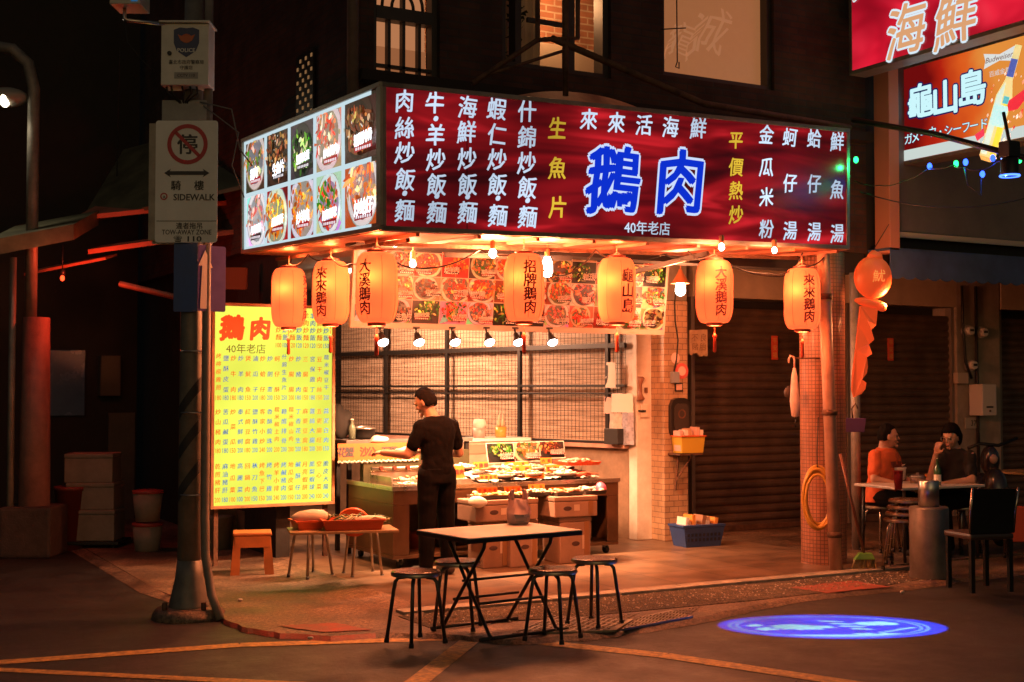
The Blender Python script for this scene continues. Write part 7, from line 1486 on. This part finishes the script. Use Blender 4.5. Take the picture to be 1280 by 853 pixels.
b.rings(for_rows, True, True, False); b.build("basket", mat("purple plastic", (.16, .06, .20), .4), pbk, bevel=.004); b = MB(); b.tube([(0, 0, 8*k), (-.01, 0, 20*k), (.03, 0, 26*k), (.05, 0, 20*k)], .008, 6); b.build("hook", M_RUST, pbk)
q = G(1080, 712, .045); br_ = thing("broom", "broom with green head and leaning dark stick by the pipe", "broom", (q.x, q.y, .035), -PSI); b = MB(); b.prism([(-.09, -.03, .10), (.10, -.03, .10), (.07, -.02, .16), (-.04, -.02, .16)], (0, .07, 0)); b.build("head", mat("lime green plastic", (.22, .48, .06), .4), br_, bevel=.01); b = MB(); R = random.Random(2)
for i in range(70): x = R.uniform(-.09, .10); b.tube([(x, R.uniform(-.02, .03), .10), (x*1.25+R.uniform(-.01, .01), R.uniform(-.05, .06), 0)], .003, 4)
b.build("bristles", mat("straw bristle", (.50, .32, .12), .7), br_); b = MB(); b.tube([(.0, 0, .16), (-.20, .02, 1.05)], .014, 8); b.build("handle", mat("red brown stick", (.28, .09, .05), .5), br_)
q = G(1052, 712, .045); b = MB(); b.tube([(0, 0, 0), (-.03, .05, .55), (-.055, .06, 1.1)], .012, 8); b.build("wooden_stick", M_WOOD, loc=q, label="thin wooden stick leaning between pipe and grey post", cat="stick")
# phone directory basket on a bracket, crate on the floor
q = PY(859, 566, 11.42); yb = thing("yellow_basket", "yellow plastic basket of papers on the pillar bracket", "basket", (q.x, 11.40, q.z)); M_YB = mat("yellow plastic", (.60, .42, .05), .4)
b = MB(); b.rings([[(x*s, y*s, z) for x, y in ((-.155, -.09), (.155, -.09), (.155, .09), (-.155, .09))] for s, z in ((.88, 0), (1, .17), (.96, .17), (.84, .01))], True, True, False); b.build("basket", M_YB, yb, bevel=.003); box("rim", mat("orange rim", (.65, .12, .03), .4), -.165, -.10, .171, .165, .10, .185, yb, .003)
R = random.Random(4)
for i in range(5): x = -.12+.06*i; b = MB(); b.M = Matrix.Rotation(R.uniform(-.12, .12), 4, 'Y'); b.box(x-.02, -.06, .03, x+.02, .06, .24+R.uniform(0, .05)); b.build("card_bundle", [mat("pink card stack", (.70, .45, .38), .6), M_PAPER, mat("tan card stack", (.55, .35, .22), .6)][i % 3], yb)
bk = thing("shelf_bracket", "rusty bracket under the yellow basket on the tiled pillar", "bracket", (q.x, 11.42, q.z-.012)); b = MB(); b.box(-.18, -.12, -.01, .12, .11, .008); b.bar((-.08, .05, -.02), (-.1, .08, -.38), .025, .02); b.bar((-.10, .08, -.30), (.02, -.06, -.02), .02, .015); b.build("bracket", M_RUST, bk)
q = G(866, 682, .055); bc = thing("blue_crate", "blue plastic basket of books and boxes on the floor by shutter", "crate", (q.x+.03, q.y-.03, .056), -.05); M_BC = mat("blue crate plastic", (.025, .06, .20), .4, noise=.2)
b = MB(); b.rings([[(x*s, y*s, z) for x, y in ((-.25, -.14), (.25, -.14), (.25, .14), (-.25, .14))] for s, z in ((.84, 0), (1, .20), (.975, .20), (.82, .01))], True, True, False); b.rings([[(x*s, y*s, z) for x, y in ((-.25, -.14), (.25, -.14), (.25, .14), (-.25, .14))] for s, z in ((1.0, .201), (1.04, .205), (1.04, .225), (.98, .225))], True, True, False); b.build("basket", M_BC, bc)
b = MB()
for i in range(9):
    for z in (.06, .11): x = -.19+i*.047; b.box(x-.012, -.144+.018*(1-z/.2)-.001, z, x+.012, -.13+.018*(1-z/.2), z+.03)
b.build("slot", mat("dark slot", (.01, .012, .03), .7), bc)
for i in range(8): x = -.2+.055*i; b = MB(); b.M = Matrix.Rotation(R.uniform(-.1, .3), 4, 'Y'); b.box(x-.02, -.09, .03, x+.02, .08, .26+R.uniform(0, .07)); b.build("book", [M_PAPER, mat("tan card stack", (.55, .35, .22), .6), mat("orange book", (.70, .30, .06), .5), mat("brown book", (.3, .16, .09), .6)][i % 4], bc)
# cables high on the walls
for i, (p, q, s_, lab) in enumerate((((355, 95, 14), (528, -20, 12.5), .0, "reddish guy wire rising from behind the light box to the window"), ((395, 110, 13.5), (470, -10, 12.8), .05, "second thin wire left of the arched window"), ((150, 60, 15), (145, 260, 15.5), .0, "dim hanging cable in the dark upper left"), ((318, -10, 13.5), (322, 90, 13.5), .0, "pale dangling rope above the dish light box"), ((1075, 240, 12.0), (1290, 246, 11.6), .12, "black cable sagging before the grey fascia at right"))):
    b = MB(); b.tube(sag(PD(*p), PD(*q), s_), .010 if i in (0, 3) else .006, 6); b.build("hanging_cable", [mat("reddish wire", (.22, .09, .06), .6), M_WIRE, M_WIRE, mat("pale rope", (.30, .24, .2), .7), M_WIRE][i], label=lab, cat="cable")
mg_ = thing("wall_grille", "small lit perforated grille high on the side wall", "grille", (4.09, 12.0, PX(383, 108, 4.09).z)); y_ = PX(383, 108, 4.09).y; mg_.location.y = y_
b = MB(); b.box(-.02, -.22, -.3, -.002, .22, .3); b.build("plate", M_DKST, mg_); b = MB()
for i in range(6):
    for j in range(9):
        if (i+j) % 2 == 0: b.box(-.026, -.2+.07*i, -.27+.062*j, -.021, -.165+.07*i, -.24+.062*j)
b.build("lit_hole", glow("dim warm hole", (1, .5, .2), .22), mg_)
